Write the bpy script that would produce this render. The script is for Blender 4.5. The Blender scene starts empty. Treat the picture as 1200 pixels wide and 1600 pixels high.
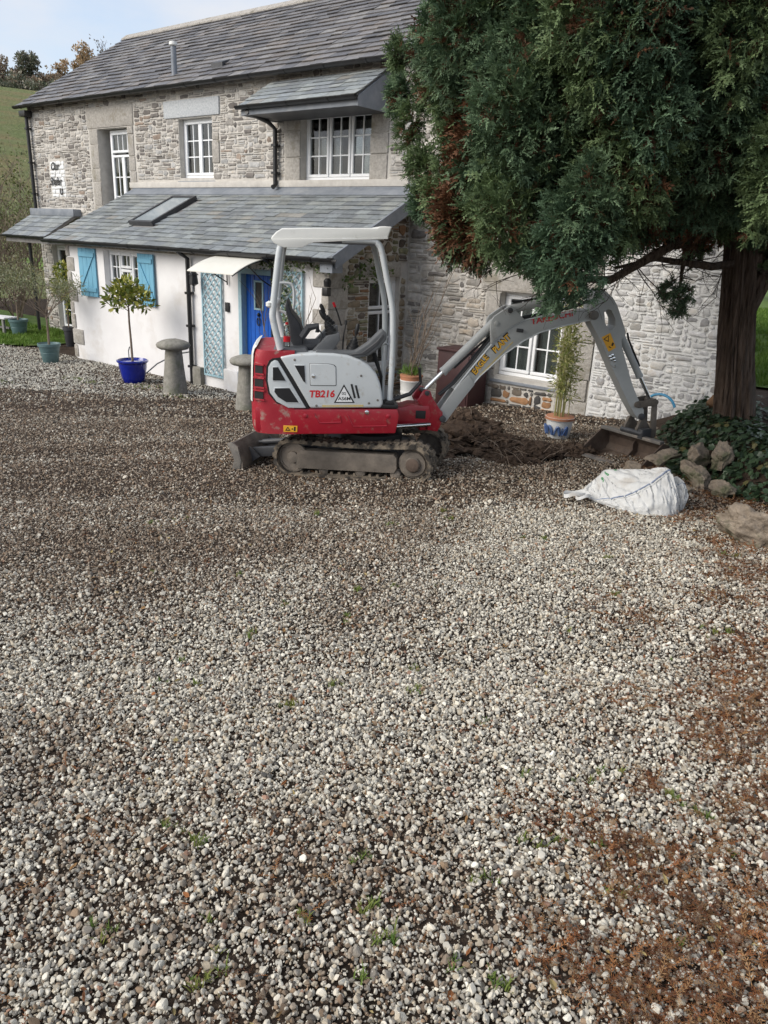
import bpy, bmesh, math, random
import numpy as np
from mathutils import Vector, Matrix, Euler
R = random.Random(7)
NR = np.random.default_rng(11)
rad = math.radians
SC = bpy.context.scene
COL = SC.collection

# ------------------------------------------------------------------ camera
CAM = np.array([0.0, 0.0, 2.6])
CR = Vector((0.7761, 0.6290, 0.0446)); CU = Vector((-0.2474, 0.2385, 0.9391)); CF = Vector((-0.5801, 0.7398, -0.3408))
cd = bpy.data.cameras.new('camera'); cam = bpy.data.objects.new('camera', cd); COL.objects.link(cam)
m = Matrix((CR, CU, -CF)).transposed()
cam.matrix_world = Matrix.Translation(Vector(CAM)) @ m.to_4x4()
cd.sensor_fit = 'VERTICAL'; cd.sensor_height = 24.0; cd.lens = 24.0 * 1170 / 1600
cd.clip_start = 0.05; cd.clip_end = 3000
SC.camera = cam

# ------------------------------------------------------------------ world
SUN_EL, SUN_AZ = rad(35), rad(207)      # azimuth clockwise from +Y: the light comes from behind the camera
W = bpy.data.worlds.new('World'); SC.world = W; W.use_nodes = True
nt = W.node_tree; nt.nodes.clear()
def wn(t, **k):
    n = nt.nodes.new(t)
    for a, b in k.items(): setattr(n, a, b)
    return n
sky = wn('ShaderNodeTexSky', sky_type='NISHITA', sun_disc=False, sun_elevation=SUN_EL, sun_rotation=SUN_AZ, air_density=1.0, dust_density=2.0, ozone_density=1.5)
tc = wn('ShaderNodeTexCoord'); mp = wn('ShaderNodeMapping'); mp.inputs['Scale'].default_value = (1.0, 1.0, 2.6)
nz = wn('ShaderNodeTexNoise'); nz.inputs['Scale'].default_value = 4.5; nz.inputs['Detail'].default_value = 8; nz.inputs['Roughness'].default_value = .55
cr = wn('ShaderNodeValToRGB'); cr.color_ramp.elements[0].position = .36; cr.color_ramp.elements[0].color = (.45, .45, .45, 1); cr.color_ramp.elements[1].position = .66; cr.color_ramp.elements[1].color = (.97, .97, .97, 1)
mx = wn('ShaderNodeMix', data_type='RGBA'); mx.inputs[7].default_value = (3.35, 3.5, 3.8, 1)
bg = wn('ShaderNodeBackground'); bg.inputs['Strength'].default_value = .1
ow = wn('ShaderNodeOutputWorld')
L = nt.links.new
L(tc.outputs['Generated'], mp.inputs[0]); L(mp.outputs[0], nz.inputs['Vector']); L(nz.outputs[0], cr.inputs[0]); L(cr.outputs[0], mx.inputs[0])
L(sky.outputs[0], mx.inputs[6]); L(mx.outputs[2], bg.inputs['Color']); L(bg.outputs[0], ow.inputs[0])
sd = bpy.data.lights.new('sun', 'SUN'); sd.energy = 1.3; sd.angle = rad(45); sd.color = (1, .95, .87)
so = bpy.data.objects.new('sun', sd); COL.objects.link(so)
dv = Vector((math.sin(SUN_AZ) * math.cos(SUN_EL), math.cos(SUN_AZ) * math.cos(SUN_EL), math.sin(SUN_EL)))
so.rotation_euler = dv.to_track_quat('Z', 'Y').to_euler()
SC.view_settings.view_transform = 'Standard'; SC.view_settings.look = 'None'; SC.view_settings.gamma = 1; SC.view_settings.exposure = 1.26
SC.view_settings.use_curve_mapping = False
try: SC.cycles.use_denoising = True
except Exception: pass

# ------------------------------------------------------------------ helpers
def tag(o, label=None, cat=None, group=None, kind=None):
    if label: o['label'] = label
    if cat: o['category'] = cat
    if group: o['group'] = group
    if kind: o['kind'] = kind
    return o
def empty(name, loc=(0, 0, 0), rz=0, parent=None):
    o = bpy.data.objects.new(name, None); COL.objects.link(o); o.location = loc; o.rotation_euler = (0, 0, rz); o.parent = parent
    o.empty_display_size = .1
    return o
def obj(name, me, parent=None, loc=None):
    o = bpy.data.objects.new(name, me); COL.objects.link(o); o.parent = parent
    if loc is not None: o.location = loc
    return o
def P(u, v, w): return np.array([u, v, w], float)
IDENT = lambda p: p
def frame(origin, ang, pitch=0, zoff=0):
    """local (u forward, v left, w up) -> root space, heading ang about Z; pitch lifts the nose"""
    c, s = math.cos(ang), math.sin(ang); cp, sp_ = math.cos(pitch), math.sin(pitch); ox, oy, oz = origin
    def f(p):
        u, v, w = p
        u, w = u * cp - w * sp_, u * sp_ + w * cp
        return (ox + c * u - s * v, oy + s * u + c * v, oz + w + zoff)
    return f

class MB:
    def __init__(s, T=IDENT): s.v = []; s.f = []; s.t = []; s.T = T; s.tint = (1, 1, 1); s.m = []; s.mi = 0
    def add(s, vs, fs):
        b = len(s.v); s.v += [tuple(s.T(p)) for p in vs]
        for f in fs: s.f.append([b + i for i in f]); s.t.append(s.tint); s.m.append(s.mi)
        return s
    def box(s, a, b):
        x0, y0, z0 = [min(p, q) for p, q in zip(a, b)]; x1, y1, z1 = [max(p, q) for p, q in zip(a, b)]
        return s.add([(x0,y0,z0),(x1,y0,z0),(x1,y1,z0),(x0,y1,z0),(x0,y0,z1),(x1,y0,z1),(x1,y1,z1),(x0,y1,z1)],
                     [(0,3,2,1),(4,5,6,7),(0,1,5,4),(1,2,6,5),(2,3,7,6),(3,0,4,7)])
    def prism(s, poly, v0, v1, bev=0.0, axis='v', seg=2):
        """extrude a (u,w) outline from v0 to v1; optional bevel of every edge"""
        n = len(poly)
        ar = sum(poly[i][0]*poly[(i+1) % n][1]-poly[(i+1) % n][0]*poly[i][1] for i in range(n))
        if ar < 0: poly = poly[::-1]
        if v0 > v1: v0, v1 = v1, v0
        mk = {'v': lambda a, b, c: (a, c, b), 'w': lambda a, b, c: (a, b, c), 'u': lambda a, b, c: (c, a, b)}[axis]
        vs = [mk(a, b, v0) for a, b in poly] + [mk(a, b, v1) for a, b in poly]
        fs = [list(range(n)), list(range(2*n-1, n-1, -1))] + [(i, i+n, (i+1) % n+n, (i+1) % n) for i in range(n)]
        if axis != 'v': fs = [f[::-1] for f in fs]
        if bev:
            bm = bmesh.new(); bv = [bm.verts.new(p) for p in vs]
            for f in fs: bm.faces.new([bv[i] for i in f])
            bmesh.ops.recalc_face_normals(bm, faces=bm.faces)
            ed = [e for e in bm.edges if e.calc_face_angle(0) > .5]
            bmesh.ops.bevel(bm, geom=ed, offset=bev, segments=seg, profile=.6, affect='EDGES', clamp_overlap=True)
            bm.verts.index_update()
            vs = [tuple(q.co) for q in bm.verts]; fs = [[q.index for q in f.verts] for f in bm.faces]; bm.free()
        return s.add(vs, fs)
    def bbox(s, a, b, bev=.01, seg=2):
        x0, y0, z0 = [min(p, q) for p, q in zip(a, b)]; x1, y1, z1 = [max(p, q) for p, q in zip(a, b)]
        return s.prism([(x0,z0),(x1,z0),(x1,z1),(x0,z1)], y0, y1, bev, 'v', seg)
    def tube(s, pts, r, n=8, cap=True, closed=False):
        pts = [Vector(p) for p in pts]; k = len(pts); rs = r if hasattr(r, '__len__') else [r]*k
        vs = []; fs = []; prev = None
        for i, p in enumerate(pts):
            if closed: t = (pts[(i+1) % k]-pts[i-1])
            else: t = (pts[min(i+1, k-1)]-pts[max(i-1, 0)])
            t = t.normalized() if t.length > 1e-9 else Vector((0, 0, 1))
            if prev is None:
                a = Vector((0, 0, 1)) if abs(t.z) < .9 else Vector((1, 0, 0)); x = t.cross(a).normalized()
            else:
                x = (prev - t*prev.dot(t)); x = x.normalized() if x.length > 1e-6 else t.orthogonal().normalized()
            prev = x; y = t.cross(x)
            for j in range(n):
                an = 2*math.pi*j/n; vs.append(tuple(p+(x*math.cos(an)+y*math.sin(an))*rs[i]))
        for i in range(k if closed else k-1):
            for j in range(n):
                a = i*n+j; b = i*n+(j+1) % n; i2 = (i+1) % k
                fs.append((a, b, i2*n+(j+1) % n, i2*n+j))
        if cap and not closed: fs.append(tuple(range(n))[::-1]); fs.append(tuple(range((k-1)*n, k*n)))
        return s.add(vs, fs)
    def cyl(s, a, b, r, n=16, r2=None): return s.tube([a, b], [r, r if r2 is None else r2], n)
    def lathe(s, prof, c=(0, 0, 0), n=28, wob=0):
        vs = []; fs = []; k = len(prof)
        for (r, z) in prof:
            for j in range(n):
                a = 2*math.pi*j/n; q = 1+(wob*R.uniform(-1, 1) if wob else 0)
                vs.append((c[0]+r*q*math.cos(a), c[1]+r*q*math.sin(a), c[2]+z*(1 if not wob else 1+wob*.3*R.uniform(-1, 1))))
        for i in range(k-1):
            for j in range(n): fs.append((i*n+j, i*n+(j+1) % n, (i+1)*n+(j+1) % n, (i+1)*n+j))
        fs.append(tuple(range(n))[::-1]); fs.append(tuple(range((k-1)*n, k*n)))
        return s.add(vs, fs)
    def mesh(s, name, mats, smooth=40):
        me = bpy.data.meshes.new(name); me.from_pydata(s.v, [], s.f)
        for mt in (mats if isinstance(mats, (list, tuple)) else [mats]): me.materials.append(mt)
        if len(me.polygons) and (any(s.m)): me.polygons.foreach_set('material_index', s.m)
        if any(t != (1, 1, 1) for t in s.t):
            at = me.attributes.new('tint', 'FLOAT_COLOR', 'CORNER')
            arr = np.ones((len(me.loops), 4), np.float32); k = 0
            cnt = np.fromiter((len(f) for f in s.f), int); arr[:, :3] = np.repeat(np.array(s.t, np.float32), cnt, axis=0)
            at.data.foreach_set('color', arr.ravel())
        if smooth:
            me.polygons.foreach_set('use_smooth', [True]*len(me.polygons)); me.set_sharp_from_angle(angle=rad(smooth))
        me.update(); return me
    def build(s, name, mats, parent=None, smooth=40): return obj(name, s.mesh(name, mats, smooth), parent)

def quads_mesh(name, Q, mat, tint=None):
    """Q (N,4,3) separate quads, tint (N,3)"""
    n = len(Q); me = bpy.data.meshes.new(name)
    me.vertices.add(4*n); me.vertices.foreach_set('co', np.asarray(Q, np.float32).ravel())
    me.loops.add(4*n); me.loops.foreach_set('vertex_index', np.arange(4*n, dtype=np.int32))
    me.polygons.add(n); me.polygons.foreach_set('loop_start', np.arange(0, 4*n, 4, dtype=np.int32))
    try: me.polygons.foreach_set('loop_total', np.full(n, 4, np.int32))
    except Exception: pass
    if tint is not None:
        at = me.attributes.new('tint', 'FLOAT_COLOR', 'CORNER'); a = np.ones((4*n, 4), np.float32); a[:, :3] = np.repeat(tint, 4, axis=0)
        at.data.foreach_set('color', a.ravel())
    me.materials.append(mat); me.update(calc_edges=True); me.validate(); return me

# ------------------------------------------------------------------ materials
MATS = {}
def mat(name, c1, c2=None, scale=6, rough=.7, bump=0, bscale=None, metal=0, tint=None, detail=6, stretch=None, spec=.5, c3=None, s3=1.5, cover=.5, coat=0, trans=0, bdist=.01):
    """procedural colour (two tones by noise, optional third in large patches), bump, per-piece tint ('mesh' or 'inst')"""
    M = bpy.data.materials.new(name); M.use_nodes = True; t = M.node_tree; N = t.nodes; b = N['Principled BSDF']; K = t.links.new
    b.inputs['Roughness'].default_value = rough; b.inputs['Metallic'].default_value = metal; b.inputs['Specular IOR Level'].default_value = spec
    if coat: b.inputs['Coat Weight'].default_value = coat; b.inputs['Coat Roughness'].default_value = .12
    tcn = N.new('ShaderNodeTexCoord'); vec = tcn.outputs['Object']
    if stretch:
        mpn = N.new('ShaderNodeMapping'); mpn.inputs['Scale'].default_value = stretch; K(vec, mpn.inputs[0]); vec = mpn.outputs[0]
    def noise(sc, de=detail, ro=.6):
        n = N.new('ShaderNodeTexNoise'); n.inputs['Scale'].default_value = sc; n.inputs['Detail'].default_value = de; n.inputs['Roughness'].default_value = ro; K(vec, n.inputs['Vector']); return n.outputs[0]
    def mixc(fac, a, bb, mode='MIX'):
        n = N.new('ShaderNodeMix'); n.data_type = 'RGBA'; n.blend_type = mode
        for i, x in ((0, fac), (6, a), (7, bb)):
            if hasattr(x, 'is_linked') or hasattr(x, 'links'): K(x, n.inputs[i])
            else: n.inputs[i].default_value = x if i == 0 else (*x, 1)
        return n.outputs[2]
    def ramp(x, a, bb):
        n = N.new('ShaderNodeMapRange'); n.inputs[1].default_value = a; n.inputs[2].default_value = bb; K(x, n.inputs[0]); return n.outputs[0]
    col = None
    if c2 is not None: col = mixc(ramp(noise(scale), .32, .68), c1, c2)
    if c3 is not None: col = mixc(ramp(noise(s3, 5), cover, cover+.14), col if col is not None else c1, c3)
    if tint:
        a = N.new('ShaderNodeAttribute'); a.attribute_name = 'tint'
        if tint == 'inst': a.attribute_type = 'INSTANCER'
        col = mixc(1.0, a.outputs['Color'], col if col is not None else c1, 'MULTIPLY')
    if col is not None: K(col, b.inputs['Base Color'])
    else: b.inputs['Base Color'].default_value = (*c1, 1)
    if bump:
        bn = N.new('ShaderNodeBump'); bn.inputs['Strength'].default_value = bump; bn.inputs['Distance'].default_value = bdist; K(noise(bscale or scale*4, 7, .65), bn.inputs['Height']); K(bn.outputs[0], b.inputs['Normal'])
    if trans:
        tr = N.new('ShaderNodeBsdfTranslucent'); ms = N.new('ShaderNodeMixShader'); ms.inputs[0].default_value = trans
        if col is not None: K(col, tr.inputs[0])
        else: tr.inputs[0].default_value = (*c1, 1)
        K(b.outputs[0], ms.inputs[1]); K(tr.outputs[0], ms.inputs[2]); K(ms.outputs[0], N['Material Output'].inputs[0])
    MATS[name] = M; return M
mat('soil', (.035,.024,.017), (.085,.060,.043), 55, .95, 1.0, 90, c3=(.028,.019,.013), s3=3.2, cover=.5, spec=.2, bdist=.03)
mat('pebble', (.82,.82,.82), (1.05,1.04,1.02), 40, .75, .3, 160, tint='inst', spec=.35, bdist=.003)
mat('litter', (.9,.9,.9), (1.1,1.05,1), 20, .85, tint='inst', spec=.2, trans=.15)
mat('grass', (.9,.9,.9), (1.15,1.1,1), 14, .7, tint='inst', spec=.3, trans=.25)
mat('turf', (.075,.125,.03), (.12,.18,.045), 3, .9, .5, 60, c3=(.14,.16,.06), s3=.8, cover=.56, spec=.2)
mat('hill_grass', (.14,.175,.065), (.20,.21,.10), .5, .95, 1.0, 2.2, c3=(.22,.19,.095), s3=.16, cover=.44, spec=.15, stretch=(1,1,4), bdist=.5)
mat('mortar', (.50,.472,.43), (.62,.592,.545), 7, .95, .7, 90, c3=(.43,.41,.38), s3=1.1, cover=.55, spec=.2, bdist=.012)
mat('mortar_white', (.60,.60,.59), (.74,.74,.73), 6, .95, .8, 60, c3=(.50,.50,.49), s3=1.6, cover=.58, spec=.2, bdist=.012)
mat('stone', (.72,.72,.72), (1.15,1.13,1.1), 14, .9, .8, 70, tint='mesh', c3=(.88,.82,.74), s3=6, cover=.55, spec=.25, bdist=.012)
mat('granite', (.32,.30,.27), (.50,.47,.43), 26, .92, .9, 55, c3=(.29,.265,.215), s3=4, cover=.54, spec=.25, bdist=.02)
mat('granite_pale', (.36,.39,.41), (.60,.61,.62), 30, .9, .6, 140, spec=.25)
mat('slate', (.76,.76,.76), (1.14,1.14,1.15), 16, .44, .5, 60, tint='mesh', spec=.5, c3=(1.2,1.14,1.0), s3=4, cover=.62, bdist=.006)
mat('lead', (.16,.18,.21), (.25,.27,.30), 5, .5, .15, 30, spec=.5, c3=(.33,.34,.35), s3=2, cover=.6)
mat('render_white', (.74,.725,.725), (.80,.79,.785), 2.2, .9, .15, 60, c3=(.66,.63,.60), s3=1.3, cover=.55, spec=.25)
mat('upvc', (.82,.84,.86), (.86,.87,.88), 5, .32, spec=.5)
mat('gutter_black', (.012,.012,.013), (.02,.02,.022), 9, .38, spec=.5)
mat('shutter_blue', (.14,.36,.50), (.17,.40,.54), 8, .6, .2, 40, spec=.4, stretch=(4,4,.6))
mat('door_blue', (.006,.09,.44), (.008,.11,.50), 9, .42, .1, 40, spec=.5)
mat('pale_blue', (.29,.45,.51), (.35,.50,.56), 9, .65, .2, 40, spec=.35, c3=(.40,.56,.62), s3=5, cover=.6)
mat('timber_grey', (.18,.17,.165), (.26,.25,.24), 9, .8, .4, 40, spec=.3)
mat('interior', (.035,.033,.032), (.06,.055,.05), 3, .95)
mat('curtain', (.40,.39,.37), (.52,.51,.49), 4, .9)
mat('staddle', (.20,.19,.165), (.31,.295,.26), 16, .95, .9, 60, c3=(.16,.165,.12), s3=5, cover=.52, spec=.2, bdist=.012)
mat('blue_glaze', (.004,.012,.20), (.006,.02,.30), 5, .12, spec=.6, coat=.6)
mat('teal_plastic', (.085,.15,.155), (.11,.18,.185), 6, .5, .05, 30)
mat('dark_plastic', (.03,.03,.036), (.05,.05,.056), 6, .5)
mat('pot_cream', (.66,.645,.57), (.72,.70,.63), 5, .4)
mat('pot_white', (.62,.62,.60), (.72,.72,.70), 7, .3, spec=.5)
mat('terracotta', (.36,.15,.08), (.44,.20,.11), 8, .85)
mat('leaf', (.85,.85,.85), (1.15,1.15,1.1), 12, .45, tint='mesh', spec=.4, trans=.2)
mat('cypress', (1.0,1.0,1.0), (1.4,1.4,1.3), 9, .6, tint='inst', spec=.3, trans=.12)
mat('ivy', (.85,.85,.85), (1.15,1.15,1.1), 12, .42, tint='inst', spec=.4, trans=.1)
mat('bark', (.042,.029,.022), (.20,.145,.112), 9, .95, 1.0, 14, stretch=(4,4,.22), c3=(.13,.11,.095), s3=2.5, cover=.55, spec=.15, bdist=.05)
mat('twig', (.15,.115,.085), (.24,.19,.15), 10, .9, spec=.2)
mat('twig_dark', (.06,.045,.035), (.10,.08,.065), 10, .9, spec=.2)
mat('rock', (.15,.12,.09), (.31,.255,.20), 9, .92, 1.0, 24, c3=(.10,.10,.06), s3=5, cover=.5, spec=.25, bdist=.02)
mat('earth', (.055,.036,.025), (.11,.076,.054), 16, .95, 1.0, 40, c3=(.035,.023,.016), s3=5, cover=.5, spec=.2, bdist=.03)
mat('cane', (.30,.30,.10), (.40,.38,.16), 14, .5)
mat('roof_glass', (.30,.34,.36), (.36,.40,.42), 2, .07, spec=.8)
mat('bag', (.53,.53,.52), (.64,.645,.635), 9, .6, .5, 70, c3=(.47,.445,.41), s3=5, cover=.57, spec=.35, bdist=.004, trans=.12)
mat('strap_blue', (.16,.20,.30), (.24,.28,.36), 20, .7)
mat('maroon', (.055,.022,.024), (.075,.032,.032), 5, .55)
mat('hose_blue', (.05,.28,.50), (.07,.34,.56), 9, .4)
mat('m_red', (.30,.006,.018), (.36,.010,.026), 4, .36, .05, 30, spec=.5, coat=.3, c3=(.27,.10,.08), s3=16, cover=.565)
mat('m_red_dusty', (.32,.012,.026), (.37,.03,.04), 7, .5, .08, 40, spec=.45, c3=(.34,.20,.17), s3=14, cover=.55)
mat('m_grey', (.52,.55,.56), (.57,.60,.61), 4, .36, .02, 20, spec=.5, coat=.2, c3=(.44,.43,.40), s3=13, cover=.60)
mat('m_boom', (.36,.37,.36), (.42,.43,.42), 5, .42, .04, 30, spec=.5, c3=(.27,.265,.25), s3=5, cover=.6)
mat('m_white', (.68,.68,.645), (.74,.74,.70), 4, .45, .03, 20, c3=(.52,.51,.47), s3=5, cover=.6)
mat('m_dark', (.035,.036,.04), (.06,.061,.065), 7, .5, .1, 40)
mat('m_seat', (.022,.024,.028), (.035,.037,.042), 9, .6, .3, 90)
mat('m_console', (.085,.09,.095), (.12,.125,.13), 7, .55, .05, 60)
mat('m_black', (.008,.008,.009), (.014,.014,.015), 9, .5)
mat('rubber', (.03,.027,.024), (.06,.053,.046), 14, .9, .6, 60, c3=(.20,.165,.125), s3=9, cover=.42, spec=.25)
mat('steel_worn', (.13,.12,.11), (.20,.185,.165), 9, .6, .3, 50, metal=.3, c3=(.28,.24,.20), s3=4, cover=.52)
mat('steel_mud', (.10,.085,.07), (.17,.145,.12), 8, .75, .5, 50, metal=.15, c3=(.22,.185,.15), s3=3, cover=.5)
mat('rusty', (.075,.052,.040), (.125,.088,.066), 9, .8, .4, 60, metal=.1, c3=(.16,.125,.10), s3=4, cover=.53)
mat('chrome', (.7,.7,.7), (.78,.78,.78), 9, .18, metal=1)
mat('t_red', (.55,.01,.015), rough=.5); mat('t_black', (.01,.01,.011), rough=.6); mat('t_white', (.75,.76,.76), rough=.5)
mat('t_amber', (.75,.36,.02), (.82,.42,.03), 12, .5); mat('t_orange', (.70,.38,.03), (.80,.46,.05), 20, .6); mat('t_gold', (.55,.40,.12), (.45,.42,.30), 30, .6)
mat('t_green', (.03,.22,.07), rough=.7); mat('bottle_red', (.5,.01,.02), rough=.3); mat('dark_log', (.16,.09,.05), (.26,.15,.08), 12, .9, .4, 40)
mat('t_blue', (.05,.10,.25), (.10,.16,.32), 9, .35)
def glass(name, rough=.03, ior=1.5, tintc=(.75,.8,.8)):
    M = bpy.data.materials.new(name); M.use_nodes = True; t = M.node_tree; t.nodes.clear(); N = t.nodes.new
    fr = N('ShaderNodeFresnel'); fr.inputs[0].default_value = ior; a = N('ShaderNodeBsdfTransparent'); a.inputs[0].default_value = (*tintc, 1)
    b = N('ShaderNodeBsdfGlossy'); b.inputs['Roughness'].default_value = rough; ms = N('ShaderNodeMixShader'); o = N('ShaderNodeOutputMaterial')
    mr = N('ShaderNodeMath'); mr.operation = 'MULTIPLY_ADD'; mr.inputs[1].default_value = 1.6; mr.inputs[2].default_value = .05; mr.use_clamp = True
    t.links.new(fr.outputs[0], mr.inputs[0]); t.links.new(mr.outputs[0], ms.inputs[0]); t.links.new(a.outputs[0], ms.inputs[1]); t.links.new(b.outputs[0], ms.inputs[2]); t.links.new(ms.outputs[0], o.inputs[0])
    MATS[name] = M
glass('glass')
glass('bottle_clear', .05, 1.4, (.85,.88,.88))
G = MATS.__getitem__

# ------------------------------------------------------------------ scatter by geometry nodes (only for what nobody could count)
def source(name, meshes):
    c = bpy.data.collections.new(name)
    for i, me in enumerate(meshes):
        o = bpy.data.objects.new('%s_%02d' % (name, i), me); c.objects.link(o)
    return c
def scatter(name, pts, rot, scl, tint, coll, nvar, parent=None):
    n = len(pts); me = bpy.data.meshes.new(name); me.vertices.add(n); me.vertices.foreach_set('co', np.asarray(pts, np.float32).ravel())
    for nm, ty, arr, key in (('rot', 'FLOAT_VECTOR', rot, 'vector'), ('scl', 'FLOAT_VECTOR', scl, 'vector'), ('pick', 'INT', NR.integers(0, nvar, n), 'value')):
        at = me.attributes.new(nm, ty, 'POINT'); at.data.foreach_set(key, np.asarray(arr, np.int32 if ty == 'INT' else np.float32).ravel())
    at = me.attributes.new('tint', 'FLOAT_COLOR', 'POINT'); a = np.ones((n, 4), np.float32); a[:, :3] = tint; at.data.foreach_set('color', a.ravel())
    o = obj(name, me, parent)
    ng = bpy.data.node_groups.new(name, 'GeometryNodeTree'); ng.interface.new_socket('Geometry', in_out='INPUT', socket_type='NodeSocketGeometry'); ng.interface.new_socket('Geometry', in_out='OUTPUT', socket_type='NodeSocketGeometry')
    N = ng.nodes.new; gi = N('NodeGroupInput'); go = N('NodeGroupOutput'); ip = N('GeometryNodeInstanceOnPoints'); ci = N('GeometryNodeCollectionInfo')
    ci.inputs['Collection'].default_value = coll; ci.inputs['Separate Children'].default_value = True; ci.inputs['Reset Children'].default_value = True
    ip.inputs['Pick Instance'].default_value = True
    def na(nm, ty):
        x = N('GeometryNodeInputNamedAttribute'); x.data_type = ty; x.inputs[0].default_value = nm; return x.outputs[0]
    K = ng.links.new
    K(gi.outputs[0], ip.inputs['Points']); K(ci.outputs[0], ip.inputs['Instance']); K(na('pick', 'INT'), ip.inputs['Instance Index'])
    e2r = N('FunctionNodeEulerToRotation'); K(na('rot', 'FLOAT_VECTOR'), e2r.inputs[0]); K(e2r.outputs[0], ip.inputs['Rotation'])
    K(na('scl', 'FLOAT_VECTOR'), ip.inputs['Scale']); K(ip.outputs[0], go.inputs[0])
    md = o.modifiers.new('scatter', 'NODES'); md.node_group = ng
    return o
def vnoise(x, y, sc, seed=0):
    """smooth value noise, vectorised, 0..1"""
    x = np.asarray(x)*sc+seed*17.3; y = np.asarray(y)*sc+seed*9.1; xi = np.floor(x).astype(np.int64); yi = np.floor(y).astype(np.int64); fx = x-xi; fy = y-yi
    fx = fx*fx*(3-2*fx); fy = fy*fy*(3-2*fy)
    def h(a, b):
        n = (a*374761393+b*668265263+seed*1442695041) & 0x7fffffff; n = ((n ^ (n >> 13))*1274126177) & 0x7fffffff; return ((n ^ (n >> 16)) & 0xffff)/65535.
    return (h(xi, yi)*(1-fx)+h(xi+1, yi)*fx)*(1-fy)+(h(xi, yi+1)*(1-fx)+h(xi+1, yi+1)*fx)*fy
def fbm(x, y, sc, seed=0, o=4): return sum(vnoise(x, y, sc*2**i, seed+i)*.5**(i+1) for i in range(o))/(1-.5**o)

# ------------------------------------------------------------------ terrain
FG = np.array([-.617, .787]); LG = np.array([.787, .617])
def spl(x, w): return w*np.logaddexp(0, x/w)
def drive(x, y):
    s = FG[0]*x+FG[1]*y; q = LG[0]*x+LG[1]*y
    s = np.maximum(s, -4); q = np.minimum(q, 6)
    return .052*spl(13.5-s, .8)+.045*spl(q+1.5, .8)*np.clip(1.6-np.abs(s-6)/14, .2, 1)
BANK = [(-60, 17.6), (-4.3, 16.6), (-3.75, 10.6), (-3.3, 9.5), (-2.75, 8.5), (-2.12, 7.42), (-1.45, 6.98), (-.75, 6.75), (.6, 5.9), (6, 3.0), (40, -18)]
def bank_d(x, y):
    """signed distance into the raised bank to the right of the drive (positive inside)"""
    x = np.asarray(x, float); y = np.asarray(y, float); best = np.full(np.broadcast(x, y).shape, 1e9); sg = np.zeros_like(best)
    for (ax, ay), (bx, by) in zip(BANK[:-1], BANK[1:]):
        dx, dy = bx-ax, by-ay; t = np.clip(((x-ax)*dx+(y-ay)*dy)/(dx*dx+dy*dy), 0, 1); ex = x-ax-t*dx; ey = y-ay-t*dy; d = np.hypot(ex, ey)
        s_ = np.sign(dx*ey-dy*ex); k = d < best; best = np.where(k, d, best); sg = np.where(k, s_, sg)
    return best*np.where(sg == 0, 1, sg)
def sstep(a, b, x): t = np.clip((x-a)/(b-a), 0, 1); return t*t*(3-2*t)
def height(x, y, rough=True):
    x = np.asarray(x, float); y = np.asarray(y, float)
    z = drive(x, y)
    d = bank_d(x, y); wdt = .45+.9*sstep(8.6, 10.2, y)
    b = sstep(0, 1, d/wdt); top = 1.0+.12*(fbm(x, y, .8, 3)-.5)
    z = z*(1-b)+np.maximum(top, z)*b
    # dug-over soil in front of the window and under the machine
    z = z+.05*np.exp(-(((x+3.9)/.5)**2+((y-5.75)/.4)**2))
    if rough:
        near = np.exp(-np.maximum(0, np.hypot(x, y)-16)/6)
        z = z+near*(.05*(fbm(x, y, .55, 5)-.5)+.022*(fbm(x, y, 2.6, 9)-.5)+.03*(fbm((FG[0]*x+FG[1]*y)*2.1+.10*(LG[0]*x+LG[1]*y)**2, (LG[0]*x+LG[1]*y)*.22, 1.0, 77)-.5))
        dug = np.exp(-(((x+4.0)/1.5)**4+((y-7.6)/1.0)**4)); z = z+dug*.10*(fbm(x, y, 2.2, 21)-.42)
    return z
def axis(lo, hi, a, b, st):
    mid = list(np.arange(a, b+1e-6, st)); l = []; s = st; x = a
    while x > lo: s = min(s*1.35, 40); x -= s; l.append(x)
    r_ = []; s = st; x = b
    while x < hi: s = min(s*1.35, 40); x += s; r_.append(x)
    return np.array(l[::-1]+mid+r_)
def sheet(name, xs, ys, zf, material, keep=None):
    X, Y = np.meshgrid(xs, ys, indexing='ij'); Z = zf(X, Y); nx, ny = X.shape
    me = bpy.data.meshes.new(name); V = np.stack([X, Y, Z], -1).reshape(-1, 3)
    idx = np.arange(nx*ny).reshape(nx, ny); F = np.stack([idx[:-1, :-1], idx[1:, :-1], idx[1:, 1:], idx[:-1, 1:]], -1).reshape(-1, 4)
    if keep is not None:
        cx = (X[:-1, :-1]+X[1:, 1:])/2; cy = (Y[:-1, :-1]+Y[1:, 1:])/2; F = F[keep(cx, cy).reshape(-1)]
        us, inv = np.unique(F, return_inverse=True); V = V[us]; F = inv.reshape(-1, 4)
    me.from_pydata(V.tolist(), [], F.tolist()); me.materials.append(material); me.polygons.foreach_set('use_smooth', [True]*len(me.polygons)); me.update()
    return obj(name, me)
tag(sheet('ground', axis(-500, 400, -16, 2.5, .09), axis(-80, 700, .2, 10.4, .09), height, G('soil')), kind='structure')
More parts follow.
